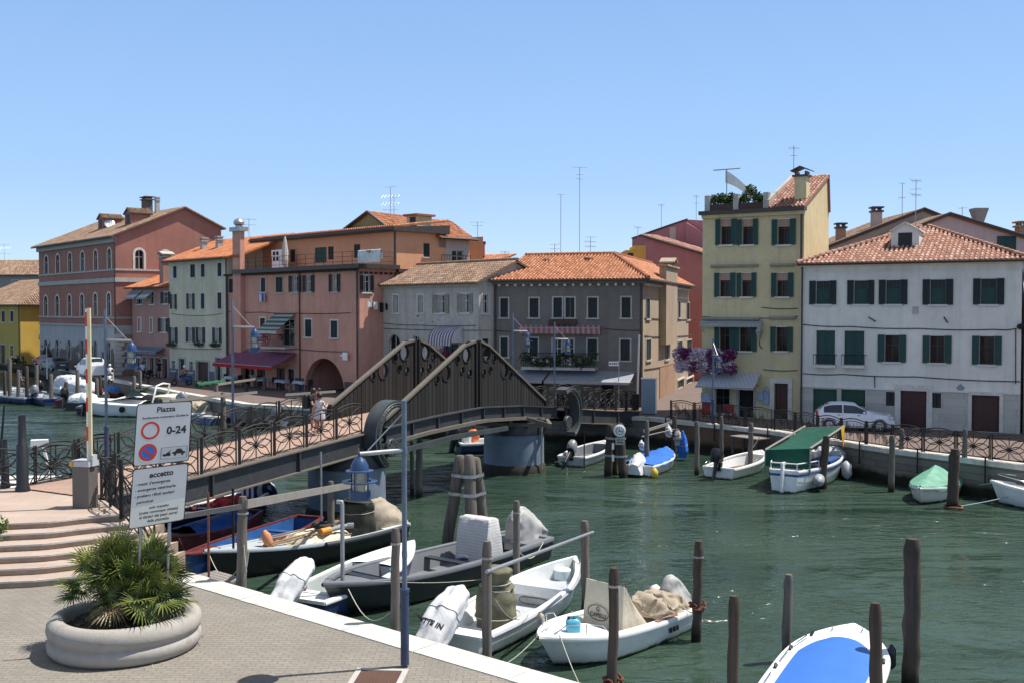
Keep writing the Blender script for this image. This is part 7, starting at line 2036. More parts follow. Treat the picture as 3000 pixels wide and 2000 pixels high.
p = L2W(T, (H.x(.44), .12, 1.0)); ty = thing('old_tyre', 'black tyre lying on the cream cover of the oar boat', 'tyre', p); mb = MB(); mb.tube([p + V((.27 * math.cos(2 * PI * i / 24), .27 * math.sin(2 * PI * i / 24), 0.04)) for i in range(24)], .075, 8, closed=True); mb.build('tyre', RUBBER, ty, True)
p0, p1 = L2W(T, (H.x(.50), .58, .95)), L2W(T, (H.x(.36), .62, .98)); oc = thing('orange_engine', 'orange and grey pole motor lying across the oar boat', 'motor', p0); mb = MB(); mb.tube([p0, p0.lerp(p1, .35)], .11, 10); mb.build('housing', paint('orange_paint', (.60, .24, .02), .5), oc); mb = MB(); mb.tube([p0.lerp(p1, .35), p1], .07, 10); mb.tube([p1, p1 + V((.2, .05, 0))], .09, 8); mb.build('shaft', OUTG, oc)
p = L2W(T, (H.x(.74), .3, 1.0)); ob = thing('orange_fender', 'orange fender with dark tip hanging on the thick mooring post', 'fender', p + V((0, 0, -.2))); mb = MB(); mb.lathe([(.03, -.3), (.14, -.2), (.15, .15), (.05, .32)], p, 12, ax=(-.4, 0, 1)); mb.build('body', paint('faded_orange', (.52, .22, .1), .6), ob, True); mb = MB(); mb.lathe([(.02, -.33), (.11, -.24), (.145, -.15), (.12, -.12)], p, 12, ax=(-.4, 0, 1)); mb.build('tip', BLACKP, ob, True)
xb = H.x(.22); bag(T, [V((xb, 0, .2)), V((xb, 0, .7)), V((xb, 0, 1.2)), V((xb + .02, 0, 1.5)), V((xb, 0, 1.62))], [.55, .56, .5, .5, .4], cloth('dark_olive_cloth', (.045, .05, .04), .85, .4), 4, 30, 24, 'green_console_cover', .03, .07)
outboard(T, H.x(0) + .85, H.g(0) + .18, 1.45, cover=TARPB, tilt=-.25, ht=.72)
mb = MB(); mb.tube([H.G(.03 + .5 * i / 12, 1, -.1, -.02) for i in range(13)], .09, 8); mb.build('long_fender', HULLG, T, True, world=False)
mb = MB(); mb.hexa([V((H.x(0) + .02, -.75, .52)), V((H.x(.14), -.8, .52)), V((H.x(.14), .8, .52)), V((H.x(0) + .02, .75, .52)), V((H.x(0) + .02, -.75, .58)), V((H.x(.14), -.8, .58)), V((H.x(.14), .8, .58)), V((H.x(0) + .02, .75, .58))]); mb.build('stern_deck', GEL, T, world=False)
rope('pale ropes hanging from the thick grey mooring post', [gy(560, 1250, 24.2), gy(566, 1310, 24.1), gy(560, 1330, 24.1), gy(572, 1262, 24.1)], .014, .2)
# ---- F: blue and red wooden boats by the footbridge
for i, (lab, b_, s_, B_, mats, gm, ck) in enumerate((
 ('long blue wooden boat with red gunwale behind the oar boat', gz(418, 1268, -.6), gz(712, 1182, -.85), 1.75, [NAVY, BLUEP], REDP, [BLUEP, NAVY]),
 ('red wooden boat under a blue cover beside the steps', gz(352, 1236, -.7), gz(575, 1168, -.85), 1.7, [REDP, REDP], REDP, [REDP, BLUEP]),
 ('dark boat with striped motor cover under the footbridge', gz(370, 1190, -.75), gz(588, 1130, -.9), 1.8, [NAVY, NAVY], GEL, [REDP, HULLG]))):
 T, H = boat(lab, b_, s_, B_, H=.55, sb=.4, ss=.15, tr=.6, p=1.9, rake=.5, flare=.85)
 H.outer(T, mats); H.gunwale(T, gm, .09, .09); H.cockpit(T, ck, .04, .72, .2, .1); H.deck(T, gm if i < 2 else GEL, .72, .985, .02, .0, .08)
 for t in (.25, .45, .62): mb = MB(); mb.box(V((H.x(t), 0, H.g(t) - .12)), (.3, 2 * H.b(t) - .22, .05)); mb.build('thwart', BLUEP if i != 1 else REDP, T, world=False)
 if i == 1:
  mb = MB(); rows = []
  for j in range(13):
   t = .12 + .6 * j / 12; rows.append([V((H.x(t), H.b(t) * w * 1.03, H.g(t) + .22 * (1 - w * w) - .05 * abs(w) + .05 * math.sin(j * 2.1 + w * 5))) for w in (-1, -.7, -.35, 0, .35, .7, 1)])
  mb.loft(rows, False); mb.build('blue_cover', TARPBL, T, 40, world=False)
 if i == 2:
  outboard(T, H.x(0) + .1, H.g(0) + .25, 1.3, cover=cloth('navy_white_stripes', (.03, .045, .12), stripes=(.55, .58, .64), axis=1, period=.22), tilt=.3)
  heap(T, H.x(.3), 0, .4, .7, .6, .4, cloth('red_cloth', (.42, .04, .05)), 'red_nets', 33, .4, .14)
 if i == 0:
  mb = MB(); mb.tube([H.G(.08 + .8 * j / 14, sd, -.03, -.16) for sd in (1,) for j in range(15)], .04, 6); mb.build('rubbing_strake', BLUEP, T, True, world=False)
  mb = MB(); mb.loft([[V((H.x(.98), 0, H.g(1))), V((H.x(.985), 0, H.g(1) + .1))], [V((H.x(1.0) + .1, 0, H.g(1) + .5)), V((H.x(1.0) + .15, 0, H.g(1) + .5))]], False); mb.build('stem', REDP, T, world=False)
# ---- G: white boat with blue cover, bottom right
bw, st = gz(1962, 1428, -.72), V((0, 0, 0)); dv = V((2.15, 4.1, 0)).normalized(); st = bw - dv * 6.4
T, H = boat('white boat with a smooth bright blue deck cover in the bottom right corner', bw, st, 2.15, H=.62, sb=.2, tr=.9, p=3.6, rake=.4, flare=.9)
H.outer(T, [GEL]); H.deck(T, GEL, .02, .985, .06, .03, .02, 'deck'); H.gunwale(T, GEL, .12, .09)
mb = MB(); rows = []
for j in range(21):
 t = .06 + .74 * j / 20; e = min(1, (20 - j) / 4) ** .5 if j > 16 else 1
 bb = (H.b(t) - .27) * (.62 + .38 * e)
 rows.append([V((H.x(t), bb * w, H.g(t) + .075 + .09 * (1 - w * w) ** .7 - (.08 if abs(w) == 1 else 0))) for w in (-1, -.97, -.7, -.35, 0, .35, .7, .97, 1)])
mb.loft(rows, False); mb.poly(rows[-1]); mb.build('blue_cover', paint('blue_pvc', (.035, .15, .50), .45, .1, 1.5), T, 50, world=False)
mb = MB()
for sd in (-1, 1):
 for t0, t1 in ((.5, .64), (.68, .80), (.3, .42)): mb.tube([H.G(t0, sd, .12, .06), H.G(t0 + .01, sd, .12, .11), H.G(t1 - .01, sd, .12, .11), H.G(t1, sd, .12, .06)], .016, 6)
mb.build('grab_rail', CHROME, T, True, world=False)
for sd in (-1, 1):
 for t in (.66, .82, .48): mb = MB(); mb.tube([H.G(t, sd, .1, .06), H.G(t + .012, sd, .1, .12)], .035, 8); mb.build('rail_foot', BLACKP, T, world=False)
fender(T, H.G(.80, -1, -.11, -.12), .4, .09, (0, 0, 1), OUTB)
mb = MB()
for p in (H.G(.93, -1, .16, .06), H.G(.9, 1, .2, .06)): cleat(mb, p)
mb.build('cleat', GREYM, T, world=False)

# ================================================================ boats in the middle distance
bw, st = gz(1389, 1013, -.9), gz(1312, 1045, -1.02)
T, H = boat('small pale grey boat with a dark outboard floating beside the pier drum', bw, st, 1.85, H=.5, sb=.25, tr=.8, p=2.2)
H.outer(T, [GELG]); H.gunwale(T, GEL, .1, .09); H.cockpit(T, [DECKG, DECKG], .05, .85, .15); H.deck(T, GELG, .85, .985, .02); outboard(T, H.x(0), .5, 1.2, OUTG, .9)
p = gy(1342, 995, 52); rdT = thing('boat_pole', 'thin pole standing beside the small pale grey boat', 'pole', (p.x, p.y, -3)); mb = MB(); mb.tube([V((p.x, p.y, -3)), p], .03, 6); mb.build('pole', IRON, rdT)
bw, st = gz(1537, 1030, -.85), gz(1462, 1064, -1.0)
T, H = boat('small boat covered by a bright blue tarpaulin near the tan quay wall', bw, st, 1.9, H=.5, sb=.25, tr=.85, p=2.2)
H.outer(T, [GELC]); H.gunwale(T, GEL, .1, .09)
mb = MB(); rows = []
for j in range(15):
 t = .02 + .9 * j / 14; rows.append([V((H.x(t), H.b(t) * w * 1.04, H.g(t) + .05 + .15 * (1 - w * w) + .05 * math.sin(j * 1.9 + w * 4) - (.12 if abs(w) == 1 else 0))) for w in (-1, -.95, -.6, -.2, .2, .6, .95, 1)])
mb.loft(rows, False); mb.build('blue_cover', TARPBL, T, 40, world=False); outboard(T, H.x(0) + .3, .55, 1.0, cover=TARPW, tilt=.0)
fender(T, H.G(.0, -1, -.1, -.3), .3, .17, (0, 0, 1), paint('yellow_fender', (.62, .45, .04), .5))
bw, st = gz(1165, 1006, -.9), gz(1053, 1014, -1.0)
T, H = boat('white boat with navy hull and black outboard seen beneath the footbridge', bw, st, 1.9, H=.55, sb=.2, tr=.85)
H.outer(T, [NAVY]); H.gunwale(T, GEL, .14, .12); H.cockpit(T, [GEL, GELC], .08, .8, .2); H.deck(T, GEL, .8, .985, .02); outboard(T, H.x(0), .55, 1.5, OUTB, .15)
b_ = L2W(T, (H.x(.32), .2, .9)); T2 = thing('orange_buoy', 'round orange buoy on the boat beneath the footbridge', 'buoy', b_ - V((0, 0, .35))); mb = MB(); mb.ball(b_, .36, 14, 9, sc=(1, 1, 1.1)); mb.build('float', paint('orange_buoy_plastic', (.60, .13, .03), .35), T2, True); mb = MB(); mb.tube([b_ + V((0, 0, .36)), b_ + V((0, 0, .52))], .06, 8); mb.build('eye', BLACKP, T2)
mb = MB(); mb.lathe([(.3, 0), (.32, .5), (.1, .7), (.02, .72)], V((H.x(.15), 0, .4)), 12); mb.build('white_cover', TARPW, T, 40, world=False)
bw, st = gz(1750, 1036, -.85), gz(1650, 1072, -1.05)
T, H = boat('small white boat with black outboard and brown floor left of the green awning boat', bw, st, 1.9, H=.5, sb=.3, tr=.85, p=2.6)
H.outer(T, [GEL]); H.gunwale(T, GEL, .12, .1); H.cockpit(T, [GEL, wood('brown_floor', (.20, .14, .11), axis='x')], .06, .84, .15); H.deck(T, GEL, .84, .985, .02); outboard(T, H.x(0), .55, 1.35, OUTB, .35)
mb = MB(); mb.tube([H.G(.02, 1, .1, .05), H.G(.02, 1, .1, .2), H.G(.12, 1, .1, .22), H.G(.14, 1, .1, .05)], .02, 5); mb.build('stern_rail', CHROME, T, True, world=False)
rope('rope from the small white boat to the quay railing', [L2W(T, H.G(.9, 1, 0, .1)), gz(1745, 1003, -.1)], .02, .05)
# green awning boat
bw, st = gz(1918, 1032, -.65), gz(1800, 1086, -.75)
T, H = boat('white double ended boat with blue stripe and a green canvas awning', bw, st, 2.5, H=.85, sb=.25, ss=.1, tr=.5, p=2.2, rake=.4, draft=.35, flare=.85)
H.outer(T, [paint('red_bottom', (.15, .025, .02), .6, .3, weed=1), GEL]); H.gunwale(T, GEL, .06, .1, stern=True); H.cockpit(T, [GEL, BLUEP], .12, .8, .3)
mb = MB()
for sd in (-1, 1): mb.loft([[H.G(i / 20, sd, -.03, -.12), H.G(i / 20, sd, -.015, -.22)] for i in range(21)], False)
mb.poly([V((-H.L / 2 - .012, sd * H.b(0) * 1.02, H.g(0) - z)) for sd, z in ((-1, .12), (1, .12), (1, .22), (-1, .22))]); mb.build('blue_stripe', BLUEP, T, world=False); H.deck(T, GEL, .8, .985, .04); H.deck(T, GEL, .01, .12, .02, name='afterdeck')
mb = MB()
for sd in (-1, 1):
 mb.tube([H.G(.0 + .22 * i / 6, sd, .05, .34) for i in range(7)], .025, 5)
 for i in (0, 3, 6): mb.tube([H.G(.22 * i / 6, sd, .05, .0), H.G(.22 * i / 6, sd, .05, .34)], .02, 5)
mb.tube([H.G(0, 1, .05, .34), H.G(0, -1, .05, .34)], .025, 5); mb.build('stern_rail', WHITEP, T, world=False)
mb = MB(); xs = H.x(0) - .1; mb.hexa([V((xs - .28, -.05, -.45)), V((xs + .08, -.05, -.45)), V((xs + .08, .05, -.45)), V((xs - .28, .05, -.45)), V((xs - .16, -.05, 1.25)), V((xs + .1, -.05, 1.25)), V((xs + .1, .05, 1.25)), V((xs - .16, .05, 1.25))]); mb.box(V((xs, 0, 1.28)), (.4, .1, .12)); mb.build('rudder', GEL, T, world=False)
mb = MB(); za, zb = 1.80, 2.25; rows = []
for j in range(9):
 t = .10 + .66 * j / 8; rows.append([V((H.x(t), 1.0 * w + .1, za + (zb - za) * j / 8 - .16 * math.sin(PI * j / 8) - .1 * (1 - w * w) * math.sin(PI * j / 8) + .25 * w * -.4)) for w in (-1, -.5, 0, .5, 1)])
mb.loft(rows, False); aw = mb.build('awning', CANG, T, 50, world=False)
mb = MB(); r0 = rows[0]; mb.loft([r0, [V((p.x - .02, p.y * .97, 1.3 + .03 * (i % 2))) for i, p in enumerate(r0)], [V((p.x - .04, p.y * .96, 1.0)) for p in r0]], False); mb.build('back_curtain', CANG, aw, 50, world=False)
mb = MB()
for w_ in (0, 4): mb.tube([rows[0][w_], rows[-1][w_] + (rows[-1][w_] - rows[0][w_]) * .1], .05, 6)
mb.tube([rows[-1][0], rows[-1][4]], .04, 6)
for r_ in (rows[0], rows[-1]):
 for i in (0, 4): mb.tube([r_[i], V((r_[i].x, r_[i].y, .8))], .035, 6)
mb.build('awning_frame', RAILX, aw, world=False)
mb = MB(); e = rows[-1][0]; mb.poly([e + V((.1, -.05, .0)), e + V((-.55, -.05, -.05)), e + V((-.1, -.05, -1.15))]); mb.build('pennant', cloth('yellow_cloth', (.70, .42, .02)), T, world=False)
mb = MB(); mb.hexa([V((H.x(.45), -1.0, .85)), V((H.x(.68), -1.0, .85)), V((H.x(.68), -.1, .85)), V((H.x(.45), -.1, .85)), V((H.x(.45), -1.0, 1.0)), V((H.x(.68), -1.0, 1.0)), V((H.x(.68), -.1, 1.0)), V((H.x(.45), -.1, 1.0))]); mb.build('blue_hatch', BLUEP, T, world=False)
heap(T, H.x(.8), -.3, .8, .7, .7, .55, TARPW, 'white_sheet', 44)
fender(T, H.G(.16, -1, -.2, -.45), .8, .24, (1, .25, 0)); fender(T, H.G(.62, -1, -.22, -.5), .6, .24, (.5, .2, 1))
# green tarpaulin boat
bw, st = gz(2098, 1102, -.95), gz(2192, 1110, -1.0); bw = V((17.1, 45.7, 0)); st = V((19.6, 46.6, 0))
T, H = boat('small round boat covered with a pale green tarpaulin beside the thick post', gz(2112, 1128, -1.05), gz(2178, 1092, -1.0), 1.75, H=.55, sb=.12, tr=.85, p=2.6)
H.outer(T, [GELC]); H.gunwale(T, GEL, .1, .1)
mb = MB(); rows = []
for j in range(13):
 t = .0 + .97 * j / 12; pk = .75 * max(0, 1 - abs(t - .45) / .55)
 rows.append([V((H.x(t), H.b(t) * w * 1.06, H.g(t) + .06 + pk * (1 - abs(w)) ** .8 + .03 * math.sin(j * 2.3 + w * 7) - (.16 if abs(w) == 1 else 0))) for w in (-1, -.95, -.6, -.3, 0, .3, .6, .95, 1)])
mb.loft(rows, False); mb.poly(rows[0]); mb.build('green_cover', TARPGR, T, 30, world=False)
# right edge boat
T, H = boat('cream and white motor boat cut off by the right edge of the picture', gz(2276, 1106, -.75), gz(2276, 1106, -.75) + V((4.6, -3.6, 0)), 2.1, H=.6, sb=.3, tr=.88, p=2.8)
H.outer(T, [GEL]); H.gunwale(T, GEL, .18, .1); H.cockpit(T, [GELC, GELC], .06, .68, .2, .2); H.deck(T, GELC, .68, .985, .05)
mb = MB(); rings = [oval(H.x(.45), 0, .5, .5, .45, 18, .3), oval(H.x(.45), 0, 1.0, .42, .4, 18, .3), oval(H.x(.45), 0, 1.3, .2, .2, 18)]; drape(mb, rings, 0, 51, .03); mb.build('console_cover', TARPG, T, 35, world=False)
mb = MB(); mb.tube([H.G(.74, 1, .1, .05), H.G(.76, 1, .1, .35), H.G(.95, 1, .06, .35), H.G(.97, -1, .06, .35), H.G(.76, -1, .1, .35), H.G(.74, -1, .1, .05)], .018, 5); mb.build('bow_rail', CHROME, T, True, world=False)
fender(T, H.G(.93, -1, -.2, -.35), .5, .17, (0, 0, 1), GEL)
rope('blue rope from the right edge boat to the thick post in the water', [L2W(T, H.G(.7, -1, 0, 0)), gy(2208, 1161, 41.4)], .02, .04, mat=paint('blue_rope', (.30, .42, .55), .8))
rope('rope from the right edge boat to the quay', [L2W(T, H.G(.97, 1, 0, 0)), gz(2225, 1112, -1.2)], .015, .05)
# weed afloat by the right bank and more mooring lines
p = gz(2240, 1148, WZ); mb = MB(); rn = random.Random(6)
for i in range(7): leaf_clump(mb, p + V((rn.uniform(-1.1, 1.6), rn.uniform(-.7, .9), .01)), .55, 170, .06, rn, sc=(1, .8, .03))
mb.build('floating_weed', leafy('weed_leaves', (.05, .055, .012), (.13, .13, .03), (.26, .23, .07)), None, label='yellow green seaweed floating between the thick post and the right edge boat', cat='seaweed', kind='stuff')
for a, b, lab in ((gy(909, 1395, 21.0), gz(800, 1352, -.75), 'slack line from the post by the lamp to the big grey boat bow'), (gy(1343, 1262, 26.9), gz(1318, 1283, -.7), 'short line from the reddish post to the bow of the white open boat'), (gy(1188, 1262, 28.4), gz(1250, 1240, -.9), 'line from the dark post to the stern of the big grey boat'), (gy(1600, 1405, 24.8), gz(1568, 1392, -.95), 'short line from the rusty chain post to the white motor boat stern'), (gy(1722, 1055, 50.6), gz(1748, 1040, -.9), 'line from the post to the small white boat bow'), (gy(1893, 1075, 46.2), gz(1880, 1088, -1.0), 'dark line from the thick post to the green awning boat'), (gy(558, 1290, 24.3), gz(480, 1272, -.65), 'pale line from the thick grey post to the oar boat bow')):
 rope(lab, [a, b], .014, .18)
# ring on the thick post, jetty
c = gy(2190, 1163, 41.5); RG = thing('rusty_ring', 'rusty ring at the waterline of the thick post', 'ring', c); mb = MB(); mb.tube([c + V((.33 * math.cos(2 * PI * i / 20), .33 * math.sin(2 * PI * i / 20), .02 * math.sin(i))) for i in range(20)], .05, 6, closed=True); mb.build('ring', RUST, RG, True)
def jetty(label, p, d, w, L, z, rz=0):
 T = thing('wooden_landing', label, 'jetty', V((p.x, p.y, -3)), rz, 'small wooden landings on the quays'); mb = MB()
 for i in range(6): mb.box((0, -L / 2 + L * (i + .5) / 6, 3 + z), (w, L / 6 - .02, .05))
 mb.build('planks', RAILX, T, world=False); mb = MB()
 for sx in (-1, 1):
  for sy in (-1, 1): mb.box((sx * w * .42, sy * L * .42, (3 + z) / 2), (.1, .1, 3 + z - .03))
 mb.build('posts', PILEG, T, world=False)
jetty('small wooden landing below the far railing right of the green awning boat', gz(2062, 1032, -.35), 0, 1.9, 1.0, -.35, R(-50))
jetty('small wooden landing at the quay behind the white boat with the black outboard', gz(1722, 1003, -.35), 0, 1.9, 1.0, -.35, R(-55))
jetty('grey plank landing at the near kerb below the thick mooring post', gz(495, 1328, -.45), 0, 1.3, .9, -.45, R(-40))
# clutter on the quay corner post
for i, (lab, x, y, mt, s_) in enumerate((('blue tarpaulin bundle hanging behind the corner post', 1568, 1012, TARPBL, (.35, .3, .9)), ('pale bag hanging from the corner post', 1556, 998, TARPG, (.32, .3, .55)), ('white bag tied beside the corner post', 1535, 985, TARPW, (.25, .2, .4)), ('white plastic can hanging from the pole by the blue tarpaulin boat', 1473, 1018, GEL, (.2, .15, .3)))):
 c = gy(x, y, 55.0 if i < 3 else 52); Tb = thing('hanging_bag', lab, 'bag', c - V((0, 0, s_[2]))); bag(Tb, [V((0, 0, 0)), V((.04, 0, s_[2] * .5)), V((0, 0, s_[2])), V((0, 0, s_[2] * 1.6))], [s_[0] * .5, s_[0] * .8, s_[0] * .65, s_[0] * .15], mt, i, 14, 12, 'bag', .08, .16)
rail('galvanised pole between the corner posts above the blue tarpaulin boat', gy(1474, 1002, 52), gy(1548, 985, 55.3), .06, .06, GREYM, rnd=True)
rail('weathered plank slanting up to the corner post above the blue tarpaulin boat', gy(1478, 990, 53), gy(1548, 968, 56), .06, .14, RAILX)

# ================================================================ boats along the far left quay
def simple(label, bow, stern, B, hm, gm, cm, motor=None, cover=None, H_=.55, sb=.3, extra=None):
 T, H = boat(label, bow, stern, B, H=H_, sb=sb, tr=.82, p=2.3)
 H.outer(T, hm); H.gunwale(T, gm, .14, .13); H.cockpit(T, cm, .06, .72, .18); H.deck(T, gm, .72, .985, .05)
 if motor is not None: outboard(T, H.x(0), H_ + .05, 1.5, motor, .35)
 if cover is not None:
  heap(T, H.x(cover[1]), 0, H_ * .7, cover[2], B * .42, cover[3] + .15, cover[0], seed=len(label), amp=.1)
 return T, H
G = gz
simple('navy boat with a grey tilted outboard at the far left quay', G(-20, 900, -.9), G(76, 908, -.9), 2.1, [NAVY], GELG, [GELG, GELG], OUTG)
simple('blue boat with a dark outboard left of the maroon boat', G(70, 897, -.8), G(122, 912, -.9), 1.9, [BLUEP, NAVY], NAVY, [GEL, GELG], None)
simple('maroon boat with a black and red outboard at the far left quay', G(235, 893, -.8), G(150, 917, -.95), 2.0, [REDP], REDP, [REDP, DECKG], OUTB)
simple('black boat under white bunched covers left of the white cruiser', G(250, 908, -.85), G(170, 925, -1.0), 2.0, [BLACKH], BLACKH, [HULLG, HULLG], None, (TARPW, .25, 1.2, .75))
simple('white covered boat by the far kerb behind the maroon boat', G(140, 884, -.6), G(225, 894, -.7), 2.3, [GEL], GEL, [GEL, GELG], None, (TARPW, .45, 2.2, 1.1))
simple('second white covered boat nearest the far kerb', G(120, 875, -.5), G(205, 882, -.5), 2.2, [GEL], GEL, [GEL, GELG], None, (TARPW, .5, 2.0, 1.3))
simple('red boat with blue canvas behind the barrier boom', G(228, 886, -.7), G(292, 893, -.7), 2.0, [REDP], REDP, [REDP, DECKG], None, (cloth('blue_canvas', (.08, .2, .42)), .4, 1.2, .6))
simple('grey boat with red seats beside the far quay', G(278, 882, -.6), G(345, 893, -.7), 2.0, [GELG], GEL, [REDP, DECKG], None)
simple('little white boat with a dark outboard right of the white cruiser', G(408, 930, -.8), G(366, 945, -1.0), 1.8, [GEL], GEL, [GEL, GELG], OUTB)
simple('little blue boat beside the kerb above the white cruiser', G(372, 897, -.6), G(318, 900, -.7), 1.9, [BLUEP], GEL, [GELG, GELG], OUTG)
simple('low dark boat with a white outboard beneath the barrier boom', G(238, 922, -.9), G(196, 934, -1.0), 1.8, [BLACKH], DECKG, [DECKG, DECKG], GEL)
simple('small grey boat against the far kerb at the left edge', G(20, 884, -.6), G(88, 892, -.7), 1.9, [HULLG], GELG, [GELG, DECKG], OUTB)
simple('white dinghy between the striped boat and the far kerb', G(640, 918, -.7), G(560, 930, -.8), 1.9, [GEL], GEL, [GELG, GELG], None, (TARPG, .3, .8, .5))
# white cabin cruiser
T, H = boat('white cabin cruiser with a raked windscreen at the left quay', G(182, 921, -.6), G(424, 927, -.7), 2.9, H=.8, sb=.3, tr=.86, p=2.5, rake=.9, draft=.4)
H.outer(T, [GEL]); H.gunwale(T, GEL, .16, .12); H.deck(T, GEL, .35, .985, .28, .05, .08); H.cockpit(T, [GEL, GELC], .03, .35, .4)
mb = MB(); rows = [[V((H.x(t), w * H.b(t) * .72, H.g(t) + .06 + h * (1 - .25 * w * w))) for w in (-1, -.85, -.4, 0, .4, .85, 1)] for t, h in ((.34, .75), (.42, .82), (.52, .62), (.64, .3), (.78, .12))]
mb.loft(rows, False); mb.build('cabin', GEL, T, 50, world=False)
mb = MB(); A_ = [V((H.x(.5), w * H.b(.5) * .7, H.g(.5) + .62)) for w in (-1, -.5, 0, .5, 1)]; B_ = [V((H.x(.41), w * H.b(.41) * .7, H.g(.41) + 1.2)) for w in (-1, -.5, 0, .5, 1)]
mb.loft([A_, B_], False)
for i in (0, 4): mb.poly([A_[i], B_[i], V((H.x(.3), A_[i].y, H.g(.3) + .75))])
mb.build('windscreen', glassy('tinted_glass', (.05, .06, .05)), T, world=False)
mb = MB()
for sd in (-1, 1):
 mb.tube([V((H.x(.24), sd * 1.2, H.g(.3))), V((H.x(.20), sd * 1.05, H.g(.3) + 1.5)), V((H.x(.2), 0, H.g(.3) + 1.62))], .07, 6)
mb.build('radar_arch', GEL, T, True, world=False)
mb = MB()
for sd in (-1, 1):
 mb.lathe([(.01, .02), (.22, .02), (.24, 0)], V((H.x(.5), sd * (H.b(.5) + .015), H.g(.5) - .28)), 16, ax=(0, sd, .25))
mb.build('porthole', DARK, T, world=False)
mb = MB(); rings = [oval(H.x(.14), 0, .6, 1.0, 1.1, 20, .5), oval(H.x(.14), 0, 1.5, .9, 1.0, 20, .5), oval(H.x(.14), 0, 1.62, .5, .6, 20, .4)]; drape(mb, rings, 0, 77, .04); mb.build('cockpit_cover', CREAMC, T, 35, world=False)
outboard(T, H.x(0), .8, 1.5, OUTG, .6, y=.5)
# further right along the left quay
simple('light blue hulled boat with white deck behind the piazza sign', G(600, 928, -.75), G(425, 940, -.8), 2.2, [paint('light_blue_hull', (.22, .36, .47), .4), paint('light_blue_hull2', (.25, .38, .48), .4)], GEL, [GEL, GELG], None, (TARPB, .18, .9, .8))
simple('white boat with a beige console cover by the far kerb', G(560, 905, -.65), G(425, 915, -.7), 2.3, [GEL], GEL, [GEL, GELC], None, (TARPB, .3, .8, .9))
simple('blue and white striped boat along the left quay behind the footbridge railing', G(622, 938, -.9), G(470, 955, -1.0), 2.0, [NAVY, BLUEP], GEL, [GEL, BLUEP], None)
simple('white boat with a grey outboard seen through the footbridge railing', G(720, 950, -.9), G(640, 966, -1.0), 1.9, [GEL], GEL, [GEL, GELG], OUTG)
simple('dark boat under a grey tarpaulin seen through the footbridge railing', G(735, 930, -.9), G(650, 945, -.9), 2.1, [BLACKH], HULLG, [HULLG, HULLG], None, (TARPG, .45, 1.4, 1.0))
simple('cream boat with pink cushions by the far kerb', G(395, 897, -.7), G(470, 905, -.7), 2.1, [GELC], GEL, [paint('pink_cushion', (.5, .3, .3), .8), GELC], None, (cloth('light_blue_cloth', (.4, .55, .65)), .4, 1.0, .5))
# far left piles
rn = random.Random(77)
for i, (x, yt, yb) in enumerate(((10, 850, 912), (22, 822, 862), (42, 848, 880), (61, 840, 878), (84, 838, 890), (117, 858, 908), (152, 876, 915), (178, 848, 886), (222, 868, 900), (230, 864, 900), (308, 862, 900), (322, 850, 900), (340, 870, 925), (392, 878, 925), (430, 872, 905), (470, 868, 930), (496, 878, 945), (512, 900, 990), (566, 880, 950), (586, 868, 930), (607, 866, 940), (655, 900, 955), (668, 880, 950), (700, 905, 960))):
 Z = 2402 * 7.9 / (max(yb, 925) - 712) - .5 * (i % 3); t = gy(x, yt, Z); b = V((t.x + rn.uniform(-.1, .1), Z, -3))
 Tm = thing('mooring_post', 'mooring post number %d' % i, 'mooring post', b, 0, 'timber posts along the left quay')
 mb = MB(); r = rn.uniform(.13, .18); mb.tube([b, b.lerp(t, .5), t - V((0, 0, .12)), t], [r * 1.1, r, r * .95, r * .6], 10); mb.build('shaft', PILEG if i % 3 else PILE, Tm, 60)
 Tm['label'] = ['first', 'second', 'third', 'fourth', 'fifth', 'sixth', 'seventh', 'eighth', 'ninth', 'tenth', 'eleventh', 'twelfth', 'thirteenth', 'fourteenth', 'fifteenth', 'sixteenth', 'seventeenth', 'eighteenth', 'nineteenth', 'twentieth', 'twenty first', 'twenty second', 'twenty third', 'twenty fourth'][i] + ' timber post from the left along the far left quay'
p, q_ = gy(452, 884, 72), gy(512, 876, 76); RT = thing('rolled_green_net', 'green net rolled around a pole above the beige covered boat', 'net', (p + q_) / 2)
mb = MB(); mb.tube([p.lerp(q_, i / 12) + V((0, 0, .04 * math.sin(i * 2.2))) for i in range(13)], [.17 + .03 * math.sin(i * 1.7) for i in range(13)], 10); mb.build('net', cloth('green_net', (.03, .10, .06)), RT, True)

# ================================================================ foreground: planter, palm, sign, barrier
PC = V((-7.25, 19.45, 0)); PR = 1.36
CONC = paint('cast_concrete', (.34, .315, .28), .85, .14, 2.2, bump=.35, grime=.45)
T = thing('concrete_planter', 'big round concrete planter holding the fan palm and the piazza sign', 'planter', PC)
mb = MB(); mb.lathe([(PR - .14, 0), (PR - .06, .02), (PR, .1), (PR + .01, .2), (PR - .01, .27), (PR - .05, .30), (PR - .05, .32), (PR - .01, .35), (PR + .02, .45), (PR, .56), (PR - .07, .65), (PR - .17, .68), (PR - .27, .65), (PR - .31, .58), (PR - .32, .3)], PC, 72)
mb.build('bowl', CONC, T, 60)
SOIL = paint('garden_soil', (.055, .038, .025), .95, .5, 9, bump=1.0)
mb = MB(); rn = random.Random(2); rings = [[PC + V((r * math.cos(2 * PI * j / 40), r * math.sin(2 * PI * j / 40), .50 + .06 * (1 - r) + rn.uniform(-.03, .03))) for j in range(40)] for r in (PR - .3, .95, .75, .5, .25, .02)]
mb.loft(rings, True); mb.build('soil', SOIL, T, True)
mb = MB()
